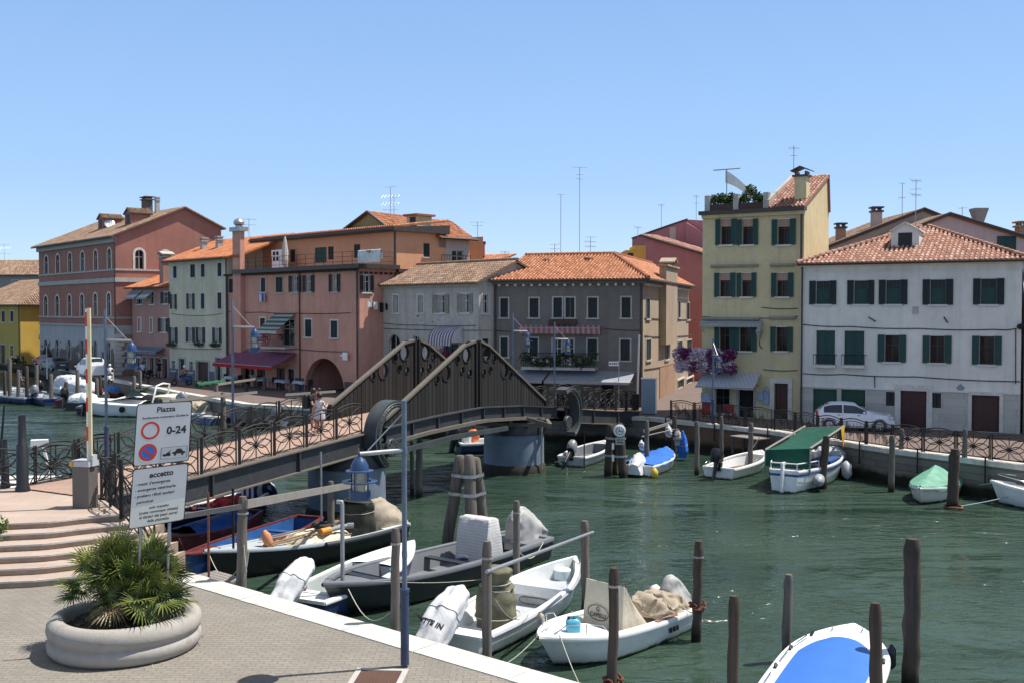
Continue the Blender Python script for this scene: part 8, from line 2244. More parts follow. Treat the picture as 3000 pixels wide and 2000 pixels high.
for i in range(420):
 a, r = rn.uniform(0, 2 * PI), rn.uniform(.5, PR - .33); p = PC + V((r * math.cos(a), r * math.sin(a), .55)); d = V((rn.uniform(-1, 1), rn.uniform(-1, 1), rn.uniform(-.1, .5))).normalized() * rn.uniform(.04, .12); w = V((-d.y, d.x, 0)).normalized() * .007
 mb.poly([p - w, p + w, p + d], 0, rn.random())
for i in range(70):
 a, r = rn.uniform(0, 2 * PI), PR + rn.uniform(-.12, .16); p = PC + V((r * math.cos(a), r * math.sin(a), 0)); d = V((rn.uniform(-1, 1), rn.uniform(-1, 1), 1.2)).normalized() * rn.uniform(.04, .1); w = V((-d.y, d.x, 0)).normalized() * .007
 mb.poly([p - w, p + w, p + d], 0, rn.random())
mb.build('dry_litter', leafy('dry_litter', (.16, .11, .05), (.32, .24, .12), (.16, .2, .06)), T)
PALM = leafy('palm_leaf', (.022, .042, .010), (.105, .145, .03), (.38, .37, .10))
PT = thing('fan_palm', 'bushy green fan palm growing in the round concrete planter', 'palm', PC + V((0, 0, .5)))
mb = MB(); db = MB(); hb = MB(); rn = random.Random(11)
crowns = ((-.25, .1, 1.40), (.5, .12, 1.30), (.15, -.3, 1.10), (-.55, .1, 1.12), (.2, .5, 1.22), (.66, -.2, 1.02))
for cx, cy, cz in crowns:
 cx, cy = cx * .88, cy * .88; c = PC + V((cx, cy, cz))
 base = PC + V((cx * .5, cy * .5, .48))
 hb.tube([base, base.lerp(c, .5) + V((rn.uniform(-.04, .04), 0, 0)), c], [.12, .1, .07], 9)
 for i in range(26):
  az = rn.uniform(0, 2 * PI); el = R(rn.uniform(-18, 75)) if i > 5 else R(rn.uniform(45, 85))
  mm = mb
  if i > 23: mm = db; el = R(rn.uniform(-62, -25))
  d = V((math.cos(az) * math.cos(el), math.sin(az) * math.cos(el), math.sin(el)))
  Lp = rn.uniform(.26, .52); pe = c + d * Lp
  mm.tube([c, c + d * Lp * .5 + V((0, 0, .02)), pe], [.011, .009, .006], 4, 0, False, .55)
  side = d.cross(V((0, 0, 1)))
  side = side.normalized() if side.length > .05 else V((1, 0, 0))
  tw = rn.uniform(-.9, .9); upv = side.cross(d).normalized()
  side, upv = side * math.cos(tw) + upv * math.sin(tw), upv * math.cos(tw) - side * math.sin(tw)
  n_ = 24; Lf = rn.uniform(.36, .56); spread = R(rn.uniform(105, 140)); cup = rn.uniform(.05, .3); base_t = rn.uniform(.1, .75) + (.15 if el > .9 else 0)
  for k in range(n_):
   w = k / (n_ - 1) * 2 - 1; a = w * spread
   ld = d * math.cos(a) + side * math.sin(a) + upv * cup * (1 - w * w) * .6
   ld.normalize(); ll = Lf * (.72 + .28 * math.cos(a * .6)) * rn.uniform(.9, 1.06)
   ws = ld.cross(upv).normalized() * .0155
   fold = upv * .010
   p1, p2, p3 = pe + ld * ll * .3, pe + ld * ll * .7, pe + ld * ll
   droop = V((0, 0, -1)) * ll * rn.uniform(.03, .22)
   p2 = p2 + droop * .35; p3 = p3 + droop
   t_ = min(1, max(0, base_t + rn.uniform(-.15, .15)))
   for sg in (-1, 1):
    mm.add([pe, p1 + ws * sg * 1.0 + fold, p2 + ws * sg * .8 + fold, p3, p2, p1], [(0, 1, 5), (1, 2, 4, 5), (2, 3, 4)], 0, t_)
mb.build('fronds', PALM, PT); db.build('dry_fronds', leafy('dry_litter', (0, 0, 0), (0, 0, 0), (0, 0, 0)), PT); hb.build('trunks', wood('palm_trunk', (.11, .075, .045)), PT)
# ---- the piazza sign
SN = V((.30, -.954, 0)).normalized(); SP = V((-6.6, 19.25, 0))
def sp(x, y, d=0.0): return gpl(x, y, SP + SN * d, SN)
WS = paint('sign_white', (.60, .61, .61), .35, .05); WSL = paint('sign_sticker_white', (.74, .73, .66), .4, .05); SBK = paint('sign_black', (.012, .012, .012), .4); SRED = paint('sign_red', (.62, .035, .02), .4); SBLU = paint('sign_blue', (.02, .16, .58), .4)
T = thing('parking_sign', 'tall two plate no parking sign on grey poles beside the palm', 'sign', sp(335, 1290) * 1 + V((0, 0, -.2)))
mb = MB()
for xt, yt, xb, yb in ((322, 1208, 312, 1450), (388, 1195, 380, 1420)):
 a, b = sp(xt + 14, 1000, -.05) if xt < 350 else sp(xt + 10, 1000, -.05), sp(xb, yb, -.05); b.z = .5; mb2 = MB(); mb2.tube([b, a], .032, 10); mb2.build('pole', GREYM, T, 50)
def plate(cs, col, extra=()):
 P_ = [sp(*c) for c in cs]      # TL TR BR BL
 cen = sum(P_, V((0, 0, 0))) / 4; u = (P_[1] - P_[0] + P_[2] - P_[3]).normalized(); v = (P_[0] - P_[3] + P_[1] - P_[2]).normalized()
 def rr(ins, d, m):
  out = []
  for i, c in enumerate(P_):
   a, b = P_[i - 1], P_[(i + 1) % 4]; da, db = (a - c).normalized(), (b - c).normalized(); r = .06
   q0 = c + da * ins + db * ins
   for w in (0, .25, .5, .75, 1): out.append(q0 + da * (r * (1 - w) ** 2) + db * (r * w ** 2) + SN * d)
  return out
 mb = MB(); mb.prism(rr(0, .0, 0)[::-1], SN * -.02, 0); pl = mb.build('sign_plate', SBK, T)
 mb = MB(); mb.poly(rr(.016, .004, 0)); mb.build('sign_face', col, pl)
 return pl, P_, u, v
def at_(P_, fx, fy, d=.0055): return (P_[0] * (1 - fx) + P_[1] * fx) * (1 - fy) + (P_[3] * (1 - fx) + P_[2] * fx) * fy + SN * d
pl, P_, u, v = plate(((314.5, 927), (442, 919), (434, 1057), (305, 1071.5)), WS)
mb = MB()
text_into(mb, 'Piazza', .135, at_(P_, .53, .115), u, v, bold=.004, depth=.0005)
text_into(mb, 'fondamenta motonave Giudecca', .062, at_(P_, .53, .235), u, v, bold=.0015, depth=.0005)
text_into(mb, '0-24', .19, at_(P_, .74, .47), u, v, bold=.007, depth=.0005)
c = at_(P_, .72, .83)
for a, b in (((-.23, .1), (.23, .1)), ((.23, .1), (.23, -.11)), ((.23, -.11), (-.23, -.11)), ((-.23, -.11), (-.23, .1))): mb.bar(c + u * a[0] + v * a[1], c + u * b[0] + v * b[1], .008, .003)
def shp(c, pts, m=0): mb.poly([c + u * x + v * y + SN * .001 for x, y in pts], m)
shp(c, [(-.03, -.03), (-.03, .0), (.02, .015), (.05, .06), (.12, .06), (.16, .012), (.2, .0), (.2, -.03)]); shp(c, [(-.2, -.06), (-.2, -.02), (-.12, -.02), (-.1, .0), (-.06, .0), (-.06, -.06)]); shp(c, [(-.15, -.02), (-.06, .05), (-.05, .045), (-.13, -.03)])
for x in (.02, .15, -.16, -.09): mb.poly([c + u * (x + .022 * math.cos(2 * PI * i / 10)) + v * (-.045 + .022 * math.sin(2 * PI * i / 10)) + SN * .004 for i in range(10)])
mb.build('lettering', SBK, pl)
mb = MB(); k = 36
def ring(c, r0, r1): mb.loft([[c + (u * math.cos(2 * PI * i / k) + v * math.sin(2 * PI * i / k)) * r for i in range(k)] for r in (r0, r1)], True)
ring(at_(P_, .27, .44), .125, .165); c2 = at_(P_, .25, .79); ring(c2 + SN * .001, .115, .16); dg = (u - v * .85).normalized(); pr = SN.cross(dg) * .022; mb.poly([c2 + SN * .0015 + dg * s_ * .13 + pr * t_ for s_, t_ in ((-1, -1), (1, -1), (1, 1), (-1, 1))]); mb.build('red_rings', SRED, pl)
mb = MB(); mb.poly([c2 + (u * math.cos(2 * PI * i / k) + v * math.sin(2 * PI * i / k)) * .117 for i in range(k)]); mb.build('blue_disc', SBLU, pl)
pl, P_, u, v = plate(((305, 1077), (433.5, 1061.5), (423.5, 1193), (294.5, 1216)), WS)
mb = MB(); mb.poly([at_(P_, x, y, .0048) for x, y in ((.02, .655), (.98, .60), (.98, .975), (.02, .975))]); mb.build('lower_sticker', WSL, pl)
mb = MB()
text_into(mb, 'eccetto', .14, at_(P_, .52, .135), u, v, bold=.005, depth=.0005)
for i, s_ in enumerate(("- mezzi d'emergenza", '- emergenze veterinarie', '- prelievo rifiuti sanitari', '  pericolosi')): text_into(mb, s_, .074, at_(P_, .07, .27 + .10 * i), u, v, align='LEFT', bold=.002, depth=.0005)
for i, s_ in enumerate(('solo transito', '(sosta comunque vietata)', 'ai titolari dei passi carrai', 'della piazzetta')): text_into(mb, s_, .068, at_(P_, .52, .685 + .075 * i), u, v, bold=.002, depth=.0005)
mb.build('lettering', SBK, pl)
# ---- barrier
T = thing('barrier_gate', 'grey road barrier cabinet with its red and white boom raised upright', 'barrier', V((-11.5, 28.05, ZL)), R(-14))
CABM = paint('cabinet_grey_brown', (.13, .115, .105), .5, .08, 2, grime=.15)
mb = MB(); mb.hexa([V((-.25, -.2, 0)), V((.25, -.2, 0)), V((.25, .2, 0)), V((-.25, .2, 0)), V((-.25, -.2, 1.12)), V((.25, -.2, 1.12)), V((.25, .2, 1.12)), V((-.25, .2, 1.12))]); cb_ = mb.build('cabinet', CABM, T, world=False)
mb = MB(); mb.loft([[V((x, y, z)) for x, y in ((-.27, -.22), (.27, -.22), (.27, .22), (-.27, .22))] for z in (1.122, 1.24, 1.27)], True); mb.poly([V((x * .97, y * .97, 1.285)) for x, y in ((-.27, -.22), (.27, -.22), (.27, .22), (-.27, .22))]); mb.box((.26, -.02, 1.28), (.12, .2, .3)); mb.build('lid', paint('lid_grey', (.46, .47, .48), .4), T, world=False)
mb = MB(); mb.box((-.255, -.23, 1.19), (.1, .05, .1)); mb.build('signal_lamp', paint('amber_plastic', (.75, .32, .02), .4), T, world=False)
mb = MB(); mb.box((.22, -.06, 3.3), (.10, .05, 4.1)); bm = mb.build('boom', paint('boom_cream', (.68, .58, .34), .45), T, world=False)
mb = MB(); mb.box((.15, -.06, 3.3), (.05, .055, 4.05)); mb.build('boom_edge', WHITEP, bm, world=False)
for z in (5.05, 4.32, 3.55, 2.78, 2.0):
 mb = MB(); mb.box((.148, -.06, z), (.058, .062, .38)); mb.build('red_band', SRED, bm, world=False)
# ---- bollards and gate posts at the left edge
def bollard(label, x, y, H, r, mt=BLACKP):
 p = gz(x, y, ZL); T = thing('iron_bollard', label, 'bollard', p, 0, 'dark posts at the landing'); mb = MB(); mb.lathe([(r * 1.25, 0), (r * 1.2, .1), (r, .16), (r * .95, H * .6), (r * .7, H * .62), (r * .62, H), (.01, H)], p, 14); mb.build('shaft', mt, T, 50)
bollard('black iron post by the landing railing nearest the barrier', 52, 1127, 2.25, .17)
bollard('slimmer dark post at the left edge of the landing', 12, 1118, 1.45, .12)
p = gz(-4, 1108, ZL); T = thing('thin_signal_rod', 'thin dark rod leaning at the left edge of the landing', 'rod', p); mb = MB(); mb.tube([p, p + V((.22, 0, 2.4))], [.05, .03], 8); mb.build('rod', IRON, T)
p = gz(92, 1097, ZL); T = thing('white_floodlight', 'small white floodlight box on the landing railing', 'floodlight', p + V((0, 0, 1.0)), R(20)); mb = MB(); mb.box((0, 0, .12), (.5, .3, .2)); mb.build('lamp_body', WHITEP, T, world=False); mb = MB(); mb.tube([(.1, 0, .02), (.3, .1, -.9)], .05, 8); mb.build('bracket', WHITEP, T, world=False)
# small hedge at the left edge
p = gz(-4, 1300, 0); T = thing('hedge', 'bit of bright green hedge at the left edge beside the steps', 'hedge', p); mb = MB()
for i in range(6): leaf_clump(mb, p + V((-.35 + .1 * i, .0, .35 + .22 * (i % 4))), .3, 260, .05, rn)
mb.build('foliage', leafy('hedge_leaves', (.02, .05, .008), (.06, .13, .02), (.16, .26, .05)), T)
# drain cover with its stone frame
c = gz(868, 1556, 0); T = thing('drain_cover', 'rusty square drain cover in a pale stone frame on the pavement', 'drain cover', c, R(-4)); mb = MB(); s_ = .36; mb.box((0, 0, .006), (2 * s_, 2 * s_, .008)); mb.build('plate', bricks('rusty_grating', (.17, .085, .06), (.12, .06, .045), (.04, .03, .025), .05, .05, .012, axes='xy'), T, world=False)
mb = MB()
for sx, sy, a, b in ((-1, 0, .1, 2 * s_ + .2), (1, 0, .1, 2 * s_ + .2), (0, -1, 2 * s_, .1), (0, 1, 2 * s_, .1)): mb.box((sx * (s_ + .05), sy * (s_ + .05), .006), (a, b, .012))
mb.build('stone_frame', STONE2, T, world=False)
# grey cabinet at the far bridgehead and its neighbours
c = gz(1490, 948, .05); T = thing('steel_cabinet', 'tall blue grey steel cabinet with white edges at the far end of the footbridge', 'cabinet', c, R(-12)); mb = MB(); mb.box((0, 0, 1.05), (.85, .5, 2.1)); mb.build('body', paint('cabinet_blue_grey', (.17, .215, .265), .4, .12, 2, grime=.15), T, world=False); mb = MB(); mb.box((.445, -.02, 1.06), (.04, .5, 2.12)); mb.box((0, -.02, 2.13), (.93, .54, .05)); mb.build('edge_trim', WHITEP, T, world=False)
c = gz(1463, 940, .05); T = thing('barrier_boom', 'slim pale raised boom at the far end of the footbridge', 'barrier', c); mb = MB(); mb.tube([c, c + V((.12, 0, 4.7))], .06, 8); mb.build('boom', paint('boom_grey', (.5, .5, .5), .5), T); mb = MB(); mb.box(c + V((-.1, 0, .5)), (.4, .4, 1.0)); mb.build('cabinet', IRON, T)
c = gz(1421, 935, .1); T = thing('direction_sign', 'small white street direction sign on a thin post by the footbridge', 'sign', c); mb = MB(); mb.tube([c, c + V((0, 0, 3.0))], .03, 6); mb.build('post', GREYM, T); mb = MB(); mb.box(c + V((-.32, 0, 2.8)), (.65, .03, .28)); pn = mb.build('panel', WHITEP, T); mb = MB()
for i, w in enumerate((.1, .06, .12, .08)): mb.box(c + V((-.55 + i * .14, -.02, 2.8)), (w, .01, .09))
mb.build('marks', SBK, pn)
# triangular sign far left
c = gz(112, 868, 0); c = V((gy(107, 800, 96).x, 96, 0)); T = thing('warning_sign', 'triangular road sign seen from behind at the left quay', 'sign', c); mb = MB(); mb.tube([c, c + V((0, 0, 3.0))], .05, 6); mb.build('post', GREYM, T); mb = MB(); z = gy(107, 813, 96).z; mb.prism([V((c.x - .5, 96, z)), V((c.x + .5, 96, z)), V((c.x, 96, z + .86))], (0, .03, 0)); mb.build('panel', IRON, T)
# ================================================================ cars
TYRE = RUBBER; RIM = paint('alloy_rim', (.42, .43, .45), .3, .1, metal=.7); CGL = glassy('car_glass', (.014, .017, .02), .05); RLAMP = paint('tail_lamp', (.38, .01, .012), .2); HLAMP = paint('head_lamp', (.62, .64, .66), .12)
def car(label, loc, rz, L, Wd, H, mat, roofline, name='parked_car'):
 """roofline: (x fraction, height fraction of H) outline from rear to front, nose at +x."""
 T = thing(name, label, 'car', loc, rz, 'cars parked along the quays'); w2 = Wd / 2
 def top(f):
  for (a, b), (c, d) in zip(roofline, roofline[1:]):
   if a <= f <= c: return b + (d - b) * (f - a) / (c - a)
  return roofline[-1][1]
 belt = .60; rings = []; n = 34
 for i in range(n + 1):
  f = i / n; x = (f - .5) * L; t = top(f) * H; b = min(belt * H + .04 * H * (1 - f), t)
  e = 1 - .16 * abs(2 * f - 1) ** 6 - .05 * max(0, 2 * f - 1) ** 2; zl = .19 + .07 * abs(2 * f - 1) ** 8
  wa = min(1, max(0, (t - b) / (H * .38))); wr = w2 * e * (1 - .22 * wa)
  half = [(w2 * e * .86, zl), (w2 * e * .98, zl + .12), (w2 * e, (zl + b) / 2), (w2 * e * .95, b), (wr * 1.0 if wa > 0 else w2 * e * .9, b + (t - b) * .86), (wr * .78, t - .01 * wa), (0, t + .025 * (1 if wa else .6))]
  rings.append([V((x, -y, z)) for y, z in half] + [V((x, y, z)) for y, z in half[-2::-1]])
 mb = MB(); mb.loft(rings, False); mb.poly(rings[0]); mb.poly(rings[-1]); mb.loft([[r[0] for r in rings], [r[-1] for r in rings]], False)
 mb.build('body', mat, T, 32, world=False)
 gl = [i for i in range(n + 1) if top(i / n) > belt + .12]
 f0, f1 = gl[0] / n, gl[-1] / n
 def side(f, h, sd, off=.012):
  i = min(n - 1, int(f * n)); w = f * n - i; r0, r1 = rings[i], rings[i + 1]
  lo = r0[3].lerp(r1[3], w); hi = r0[4].lerp(r1[4], w); p = lo.lerp(hi, h); return V((p.x, (p.y - off) * -sd if sd > 0 else p.y - off, p.z))
 for sd in (-1, 1):
  fm = f0 + (f1 - f0) * .47
  for a, b in ((f0 + .05, fm - .008), (fm + .008, f1 - .03)):
   mb = MB(); k = 8; mb.loft([[side(a + (b - a) * j / k, h, sd) for j in range(k + 1)] for h in (.06, .5, .94)], False); mb.build('side_window', CGL, T, world=False)
  for fx, nm in ((.5, 'door'),):
   mb = MB()
   for f in (fm,): p = side(f, 0, sd, .006); mb.bar(V((p.x, p.y, .32)), V((p.x, p.y * 1.0, p.z)), .012, .012)
   for f in (fm - .05, fm + .2): p = side(f, 0, sd, .01); mb.box((p.x, p.y, p.z - .08), (.16, .03, .03))
   mb.build('door_handle', BLACKP, T, world=False)
  p = side(f1 - .06, 0, sd, .06); mb = MB(); mb.ball((p.x, p.y, p.z + .08), .1, 8, 6, sc=(.8, 1, .7)); mb.build('wing_mirror', mat, T, True, world=False)
  for fx, zz, m_, nm, sz in ((.02, .62, RLAMP, 'tail_light', (.1, .14, .26 if H > 1.6 else .2)), (.955, .5, HLAMP, 'headlight', (.22, .3, .13))):
   x = (fx - .5) * L; mb = MB(); mb.box((x, sd * (w2 * .82), zz * H), sz); mb.build(nm, m_, T, world=False)
  for fx in (.18, .81):
   x = (fx - .5) * L; c = V((x, sd * (w2 - .1), .31)); mb = MB()
   mb.lathe([(.2, .11), (.29, .11), (.315, .07), (.315, -.1), (.0, -.1)], c, 22, ax=(0, sd, 0)); wh = mb.build('wheel', TYRE, T, 40, world=False)
   mb = MB(); mb.lathe([(.0, .1), (.07, .1)], c, 14, ax=(0, sd, 0)); mb.lathe([(.185, .115), (.21, .112)], c, 20, ax=(0, sd, 0))
   for j in range(5): a = 2 * PI * j / 5; d = V((math.cos(a), 0, math.sin(a))); s2 = V((-d.z, 0, d.x)) * .03; mb.poly([c + V((0, sd * .108, 0)) + d * .04 - s2, c + V((0, sd * .108, 0)) + d * .04 + s2, c + V((0, sd * .108, 0)) + d * .2 + s2, c + V((0, sd * .108, 0)) + d * .2 - s2])
   mb.build('rim', RIM, wh, world=False)
   mb = MB(); mb.lathe([(.33, .125), (.37, .118)], c, 22, ax=(0, sd, 0), a0=0, a1=2 * PI); mb.build('wheel_arch', BLACKP, T, world=False)
 def glass(fa, fb, nm):
  i0, i1 = sorted((int(round(fa * n)), int(round(fb * n)))); mb = MB()
  rows = []
  for i in range(i0, i1 + 1):
   r = rings[i]; off = V((.02 if fa > .5 else -.02, 0, .015)); rows.append([r[5] + off, r[6] + off, r[7] + off])
  mb.loft(rows, False); mb.build(nm, CGL, T, world=False)
 pk = [f for f, h in roofline if h > .93]
 glass(f1 - .005, pk[-1] + .02, 'windscreen'); glass(f0 + .005, max(pk[0] - .02, f0 + .04), 'rear_window')
 mb = MB(); mb.box((-L / 2 - .0, 0, .62 * .62 * H + .1), (.03, .52, .12)); mb.build('number_plate', WHITEP, T, world=False)
 return T
p = gz(1972, 990, 0)
car('small white hatchback parked nose right in front of the off white house', V((p.x, p.y + .8, 0)), R(-14), 3.95, 1.72, 1.48, paint('white_car_paint', (.74, .77, .82), .18, .04, spec=.6), ((0, .52), (.03, .66), (.1, .90), (.2, .98), (.36, 1.0), (.5, .97), (.72, .66), (.92, .55), (1.0, .38)))
p = gz(196, 866, 0)
car('white family van parked by the flaking base of the red palazzo', p + V((0, 1.2, 0)), R(128), 4.35, 1.75, 1.85, paint('white_van_paint', (.68, .70, .74), .22, .04), ((0, .60), (.02, .75), (.06, .97), (.25, 1.0), (.55, .98), (.72, .66), (.93, .56), (1.0, .4)), 'parked_van')
p = gz(115, 851, 0)
car('dark grey saloon parked left of the white van', p + V((0, 1.0, 0)), R(135), 4.4, 1.75, 1.42, paint('grey_car_paint', (.09, .10, .115), .25, .06), ((0, .62), (.1, .70), (.24, .96), (.4, 1.0), (.55, .96), (.72, .68), (.93, .58), (1.0, .42)))
p = gz(84, 846, 0)
car('red car mostly hidden behind the dark grey saloon', p + V((-1.2, 5.2, 0)), R(138), 4.0, 1.7, 1.42, paint('red_car_paint', (.42, .02, .02), .25, .05), ((0, .55), (.03, .68), (.12, .93), (.25, 1.0), (.5, .97), (.72, .66), (.93, .56), (1.0, .4)))
# ================================================================ people
def person(label, loc, rz, pose, mats, hair, h=1.65, extra=None, group=None):
 """pose: joints in metres; skinned into one continuous body, coloured by garment."""
 T = thing('person', label, 'person', loc, rz, group)
 J = {'pel': ((0, 0, .93), .135), 'waist': ((.01, 0, 1.08), .125), 'chest': ((.0, 0, 1.27), .145), 'neck': ((.0, 0, 1.42), .06), 'hd0': ((.02, 0, 1.49), .075), 'hd1': ((.03, 0, 1.57), .10), 'hd2': ((.02, 0, 1.645), .075)}
 for sd, s_ in (('l', 1), ('r', -1)):
  J.update({'sh' + sd: ((0, .17 * s_, 1.36), .062), 'el' + sd: ((.02, .23 * s_, 1.1), .045), 'wr' + sd: ((.1, .24 * s_, .88), .032), 'ha' + sd: ((.13, .24 * s_, .79), .036), 'hp' + sd: ((0, .095 * s_, .88), .10), 'kn' + sd: ((.03, .1 * s_, .49), .065), 'an' + sd: ((-.01, .1 * s_, .09), .045), 'to' + sd: ((.14, .11 * s_, .04), .035)})
 for k_, v_ in pose.items(): J[k_] = (v_, J[k_][1])
 ed = [('pel', 'waist'), ('waist', 'chest'), ('chest', 'neck'), ('neck', 'hd0'), ('hd0', 'hd1'), ('hd1', 'hd2')]
 for sd in 'lr': ed += [('chest', 'sh' + sd), ('sh' + sd, 'el' + sd), ('el' + sd, 'wr' + sd), ('wr' + sd, 'ha' + sd), ('pel', 'hp' + sd), ('hp' + sd, 'kn' + sd), ('kn' + sd, 'an' + sd), ('an' + sd, 'to' + sd)]
 names = list(J); k = h / 1.72
 me = bpy.data.meshes.new('body'); me.from_pydata([tuple(V(J[a][0]) * k) for a in names], [(names.index(a), names.index(b)) for a, b in ed], [])
 o = bpy.data.objects.new('body', me); COL.objects.link(o)
 o.modifiers.new('skin', 'SKIN'); o.modifiers.new('sub', 'SUBSURF').levels = 1
 for i, a in enumerate(names):
  me.skin_vertices[0].data[i].radius = (J[a][1] * k * (1.0 if a[:2] not in ('pe', 'wa', 'ch') else .8), J[a][1] * k * (1.0 if a[:2] not in ('pe', 'wa', 'ch') else 1.15)); me.skin_vertices[0].data[i].use_root = a == 'pel'
 bpy.context.view_layer.update()
 m2 = bpy.data.meshes.new_from_object(o.evaluated_get(bpy.context.evaluated_depsgraph_get())); bpy.data.objects.remove(o)
 o = bpy.data.objects.new('body', m2); COL.objects.link(o); o.parent = T
 m2.materials.clear()
 for m_ in (SKIN, *mats): m2.materials.append(m_)
 cls = {'pel': 2, 'waist': 1, 'chest': 1}
 for sd in 'lr': cls.update({'sh' + sd: 1, 'hp' + sd: 2, 'kn' + sd: 2 if len(mats) < 3 else 0, 'an' + sd: 0, 'to' + sd: 3 if len(mats) > 2 else 0})
 for f in m2.polygons:
  j = min(names, key=lambda a: (V(J[a][0]) * k - f.center).length - J[a][1] * k); f.material_index = cls.get(j, 0); f.use_smooth = True
 hc = V(J['hd1'][0]) * k
 mb = MB(); mb.ball(hc + V((-.025, 0, .035)), .118 * k, 14, 9, sc=(1, .95, 1.05))
 if hair[1] > 0: mb.loft([oval(hc.x - .06, hc.y, hc.z - h_ * hair[1], .06, .09, 10) for h_ in (0, .5, 1)], True)
 if hair[1] < 0: mb.ball(hc + V((-.1, 0, .12)), .055, 8, 6)
 mb.build('hair', hair[0], T, True, world=False)
 mb = MB(); mb.ball(hc + V((.098 * k, 0, -.012)), .018, 6, 4, sc=(1.1, .7, 1.3)); mb.build('nose', SKIN, T, True, world=False)
 mb = MB()
 for s_ in (-1, 1): mb.ball(hc + V((.088 * k, s_ * .035, .018)), .011, 6, 4)
 mb.box(hc + V((.092 * k, 0, -.052)), (.01, .05, .01)); mb.build('eyes_and_mouth', HAIR, T, True, world=False)
 return T
HAIR = paint('dark_hair', (.015, .010, .008), .5, .3, 12); BLK = cloth('charcoal_shirt', (.022, .022, .026)); WHT = cloth('white_vest', (.62, .60, .60)); DNM = cloth('dark_blue_denim', (.03, .05, .11)); SHO = paint('dark_shoe', (.03, .025, .02), .6)
d0 = 6.6; a_ = math.atan2(BE.y, BE.x)
b1 = BP(6.9, 1.9, zdeck(6.9))
T1 = person('woman in charcoal shirt with black backpack carrying a child on the footbridge', b1, R(-25), {'ell': (.16, .22, 1.1), 'wrl': (.3, .08, 1.16), 'hal': (.36, .02, 1.18), 'elr': (.15, -.24, 1.08), 'wrr': (.33, -.12, 1.1), 'har': (.38, -.05, 1.12), 'knl': (.1, .1, .5)}, (BLK, DNM, SHO), (HAIR, .1), 1.72)
mb = MB(); rings = [oval(-.26, 0, z, rx, .19, 14, .4) for z, rx in ((.92, .1), (1.0, .15), (1.25, .16), (1.42, .11), (1.46, .04))]; mb.loft(rings, True); mb.poly(rings[0]); mb.build('backpack', paint('black_nylon', (.012, .012, .014), .6, .3), T1, 40, world=False)
hb = thing('handbag', 'tan shoulder bag hanging at the side of the woman with the backpack', 'bag', b1 + V((.2, -.32, .62)), 0); mb = MB(); rings = [oval(0, 0, z, rx, .1, 12, .4) for z, rx in ((0, .14), (.1, .2), (.35, .19), (.42, .14))]; mb.loft(rings, True); mb.poly(rings[0]); mb.poly(rings[-1]); mb.build('pouch', paint('tan_straw', (.36, .27, .15), .8, .25, 9), hb, 40, world=False); mb = MB(); mb.tube([(-.13, 0, .42), (-.08, 0, .8), (.08, .02, .8), (.13, 0, .42)], .012, 5); mb.build('strap', paint('tan_leather', (.22, .13, .07), .7), hb, world=False)
T3 = person('small child in an orange top carried by the woman with backpack', b1 + V((.24, -.12, .76)), R(160), {'knl': (.28, .13, .62), 'anl': (.26, .16, .28), 'tol': (.36, .17, .22), 'knr': (.28, -.13, .62), 'anr': (.26, -.16, .28), 'tor': (.36, -.17, .22)}, (cloth('orange_top', (.45, .14, .03)), DNM), (paint('brown_hair', (.07, .03, .015), .5), 0), .95)
b2 = BP(6.55, 1.25, zdeck(6.55))
T2 = person('woman in white sleeveless top and pale skirt facing the child on the footbridge', b2, R(65), {'ell': (.06, .24, 1.1), 'wrl': (.22, .2, 1.22), 'hal': (.27, .15, 1.3), 'elr': (.04, -.25, 1.12), 'wrr': (.18, -.24, 1.2), 'har': (.24, -.2, 1.27)}, (WHT, WHT, SHO), (HAIR, -1), 1.6)
mb = MB(); rings = [oval(0, 0, z, rx, ry, 16) for z, rx, ry in ((1.02, .145, .165), (.8, .19, .21), (.62, .2, .23))]; mb.loft(rings, True); mb.build('skirt', cloth('pale_skirt', (.50, .47, .50)), T2, True, world=False)
# riders and motor scooters
def scooter(label, loc, rz, body, group='motor scooters on the left quay'):
 T = thing('motor_scooter', label, 'motor scooter', loc, rz, group)
 for x in (-.6, .6):
  mb = MB(); mb.tube([V((x + .2 * math.cos(2 * PI * i / 20), 0, .25 + .2 * math.sin(2 * PI * i / 20))) for i in range(20)], .06, 8, closed=True); mb.build('wheel', RUBBER, T, True, world=False)
 mb = MB(); mb.loft([oval(x, 0, z, rx, ry, 12, .2) for x, z, rx, ry in ((-.55, .42, .32, .12), (-.5, .6, .4, .16), (-.45, .72, .38, .14))], True); mb.hexa([V((-.4, -.14, .28)), V((.4, -.14, .28)), V((.4, .14, .28)), V((-.4, .14, .28)), V((-.4, -.14, .36)), V((.4, -.14, .36)), V((.4, .14, .36)), V((-.4, .14, .36))]); mb.loft([[V((x, y, z)) for y in (-.2, 0, .2)] for x, z in ((.42, .3), (.5, .65), (.42, 1.0))], False); mb.build('bodywork', body, T, 50, world=False)
 mb = MB(); mb.loft([oval(-.4, 0, z, .4, .14, 12, .3) for z in (.72, .8)], True); mb.poly(oval(-.4, 0, .8, .4, .14, 12, .3)); mb.build('saddle', BLACKP, T, world=False)
 mb = MB(); mb.tube([(.6, 0, .25), (.42, 0, 1.05)], .03, 6); mb.tube([(.36, -.3, 1.08), (.42, 0, 1.05), (.36, .3, 1.08)], .02, 6); mb.build('handlebar', IRON, T, world=False)
 return T
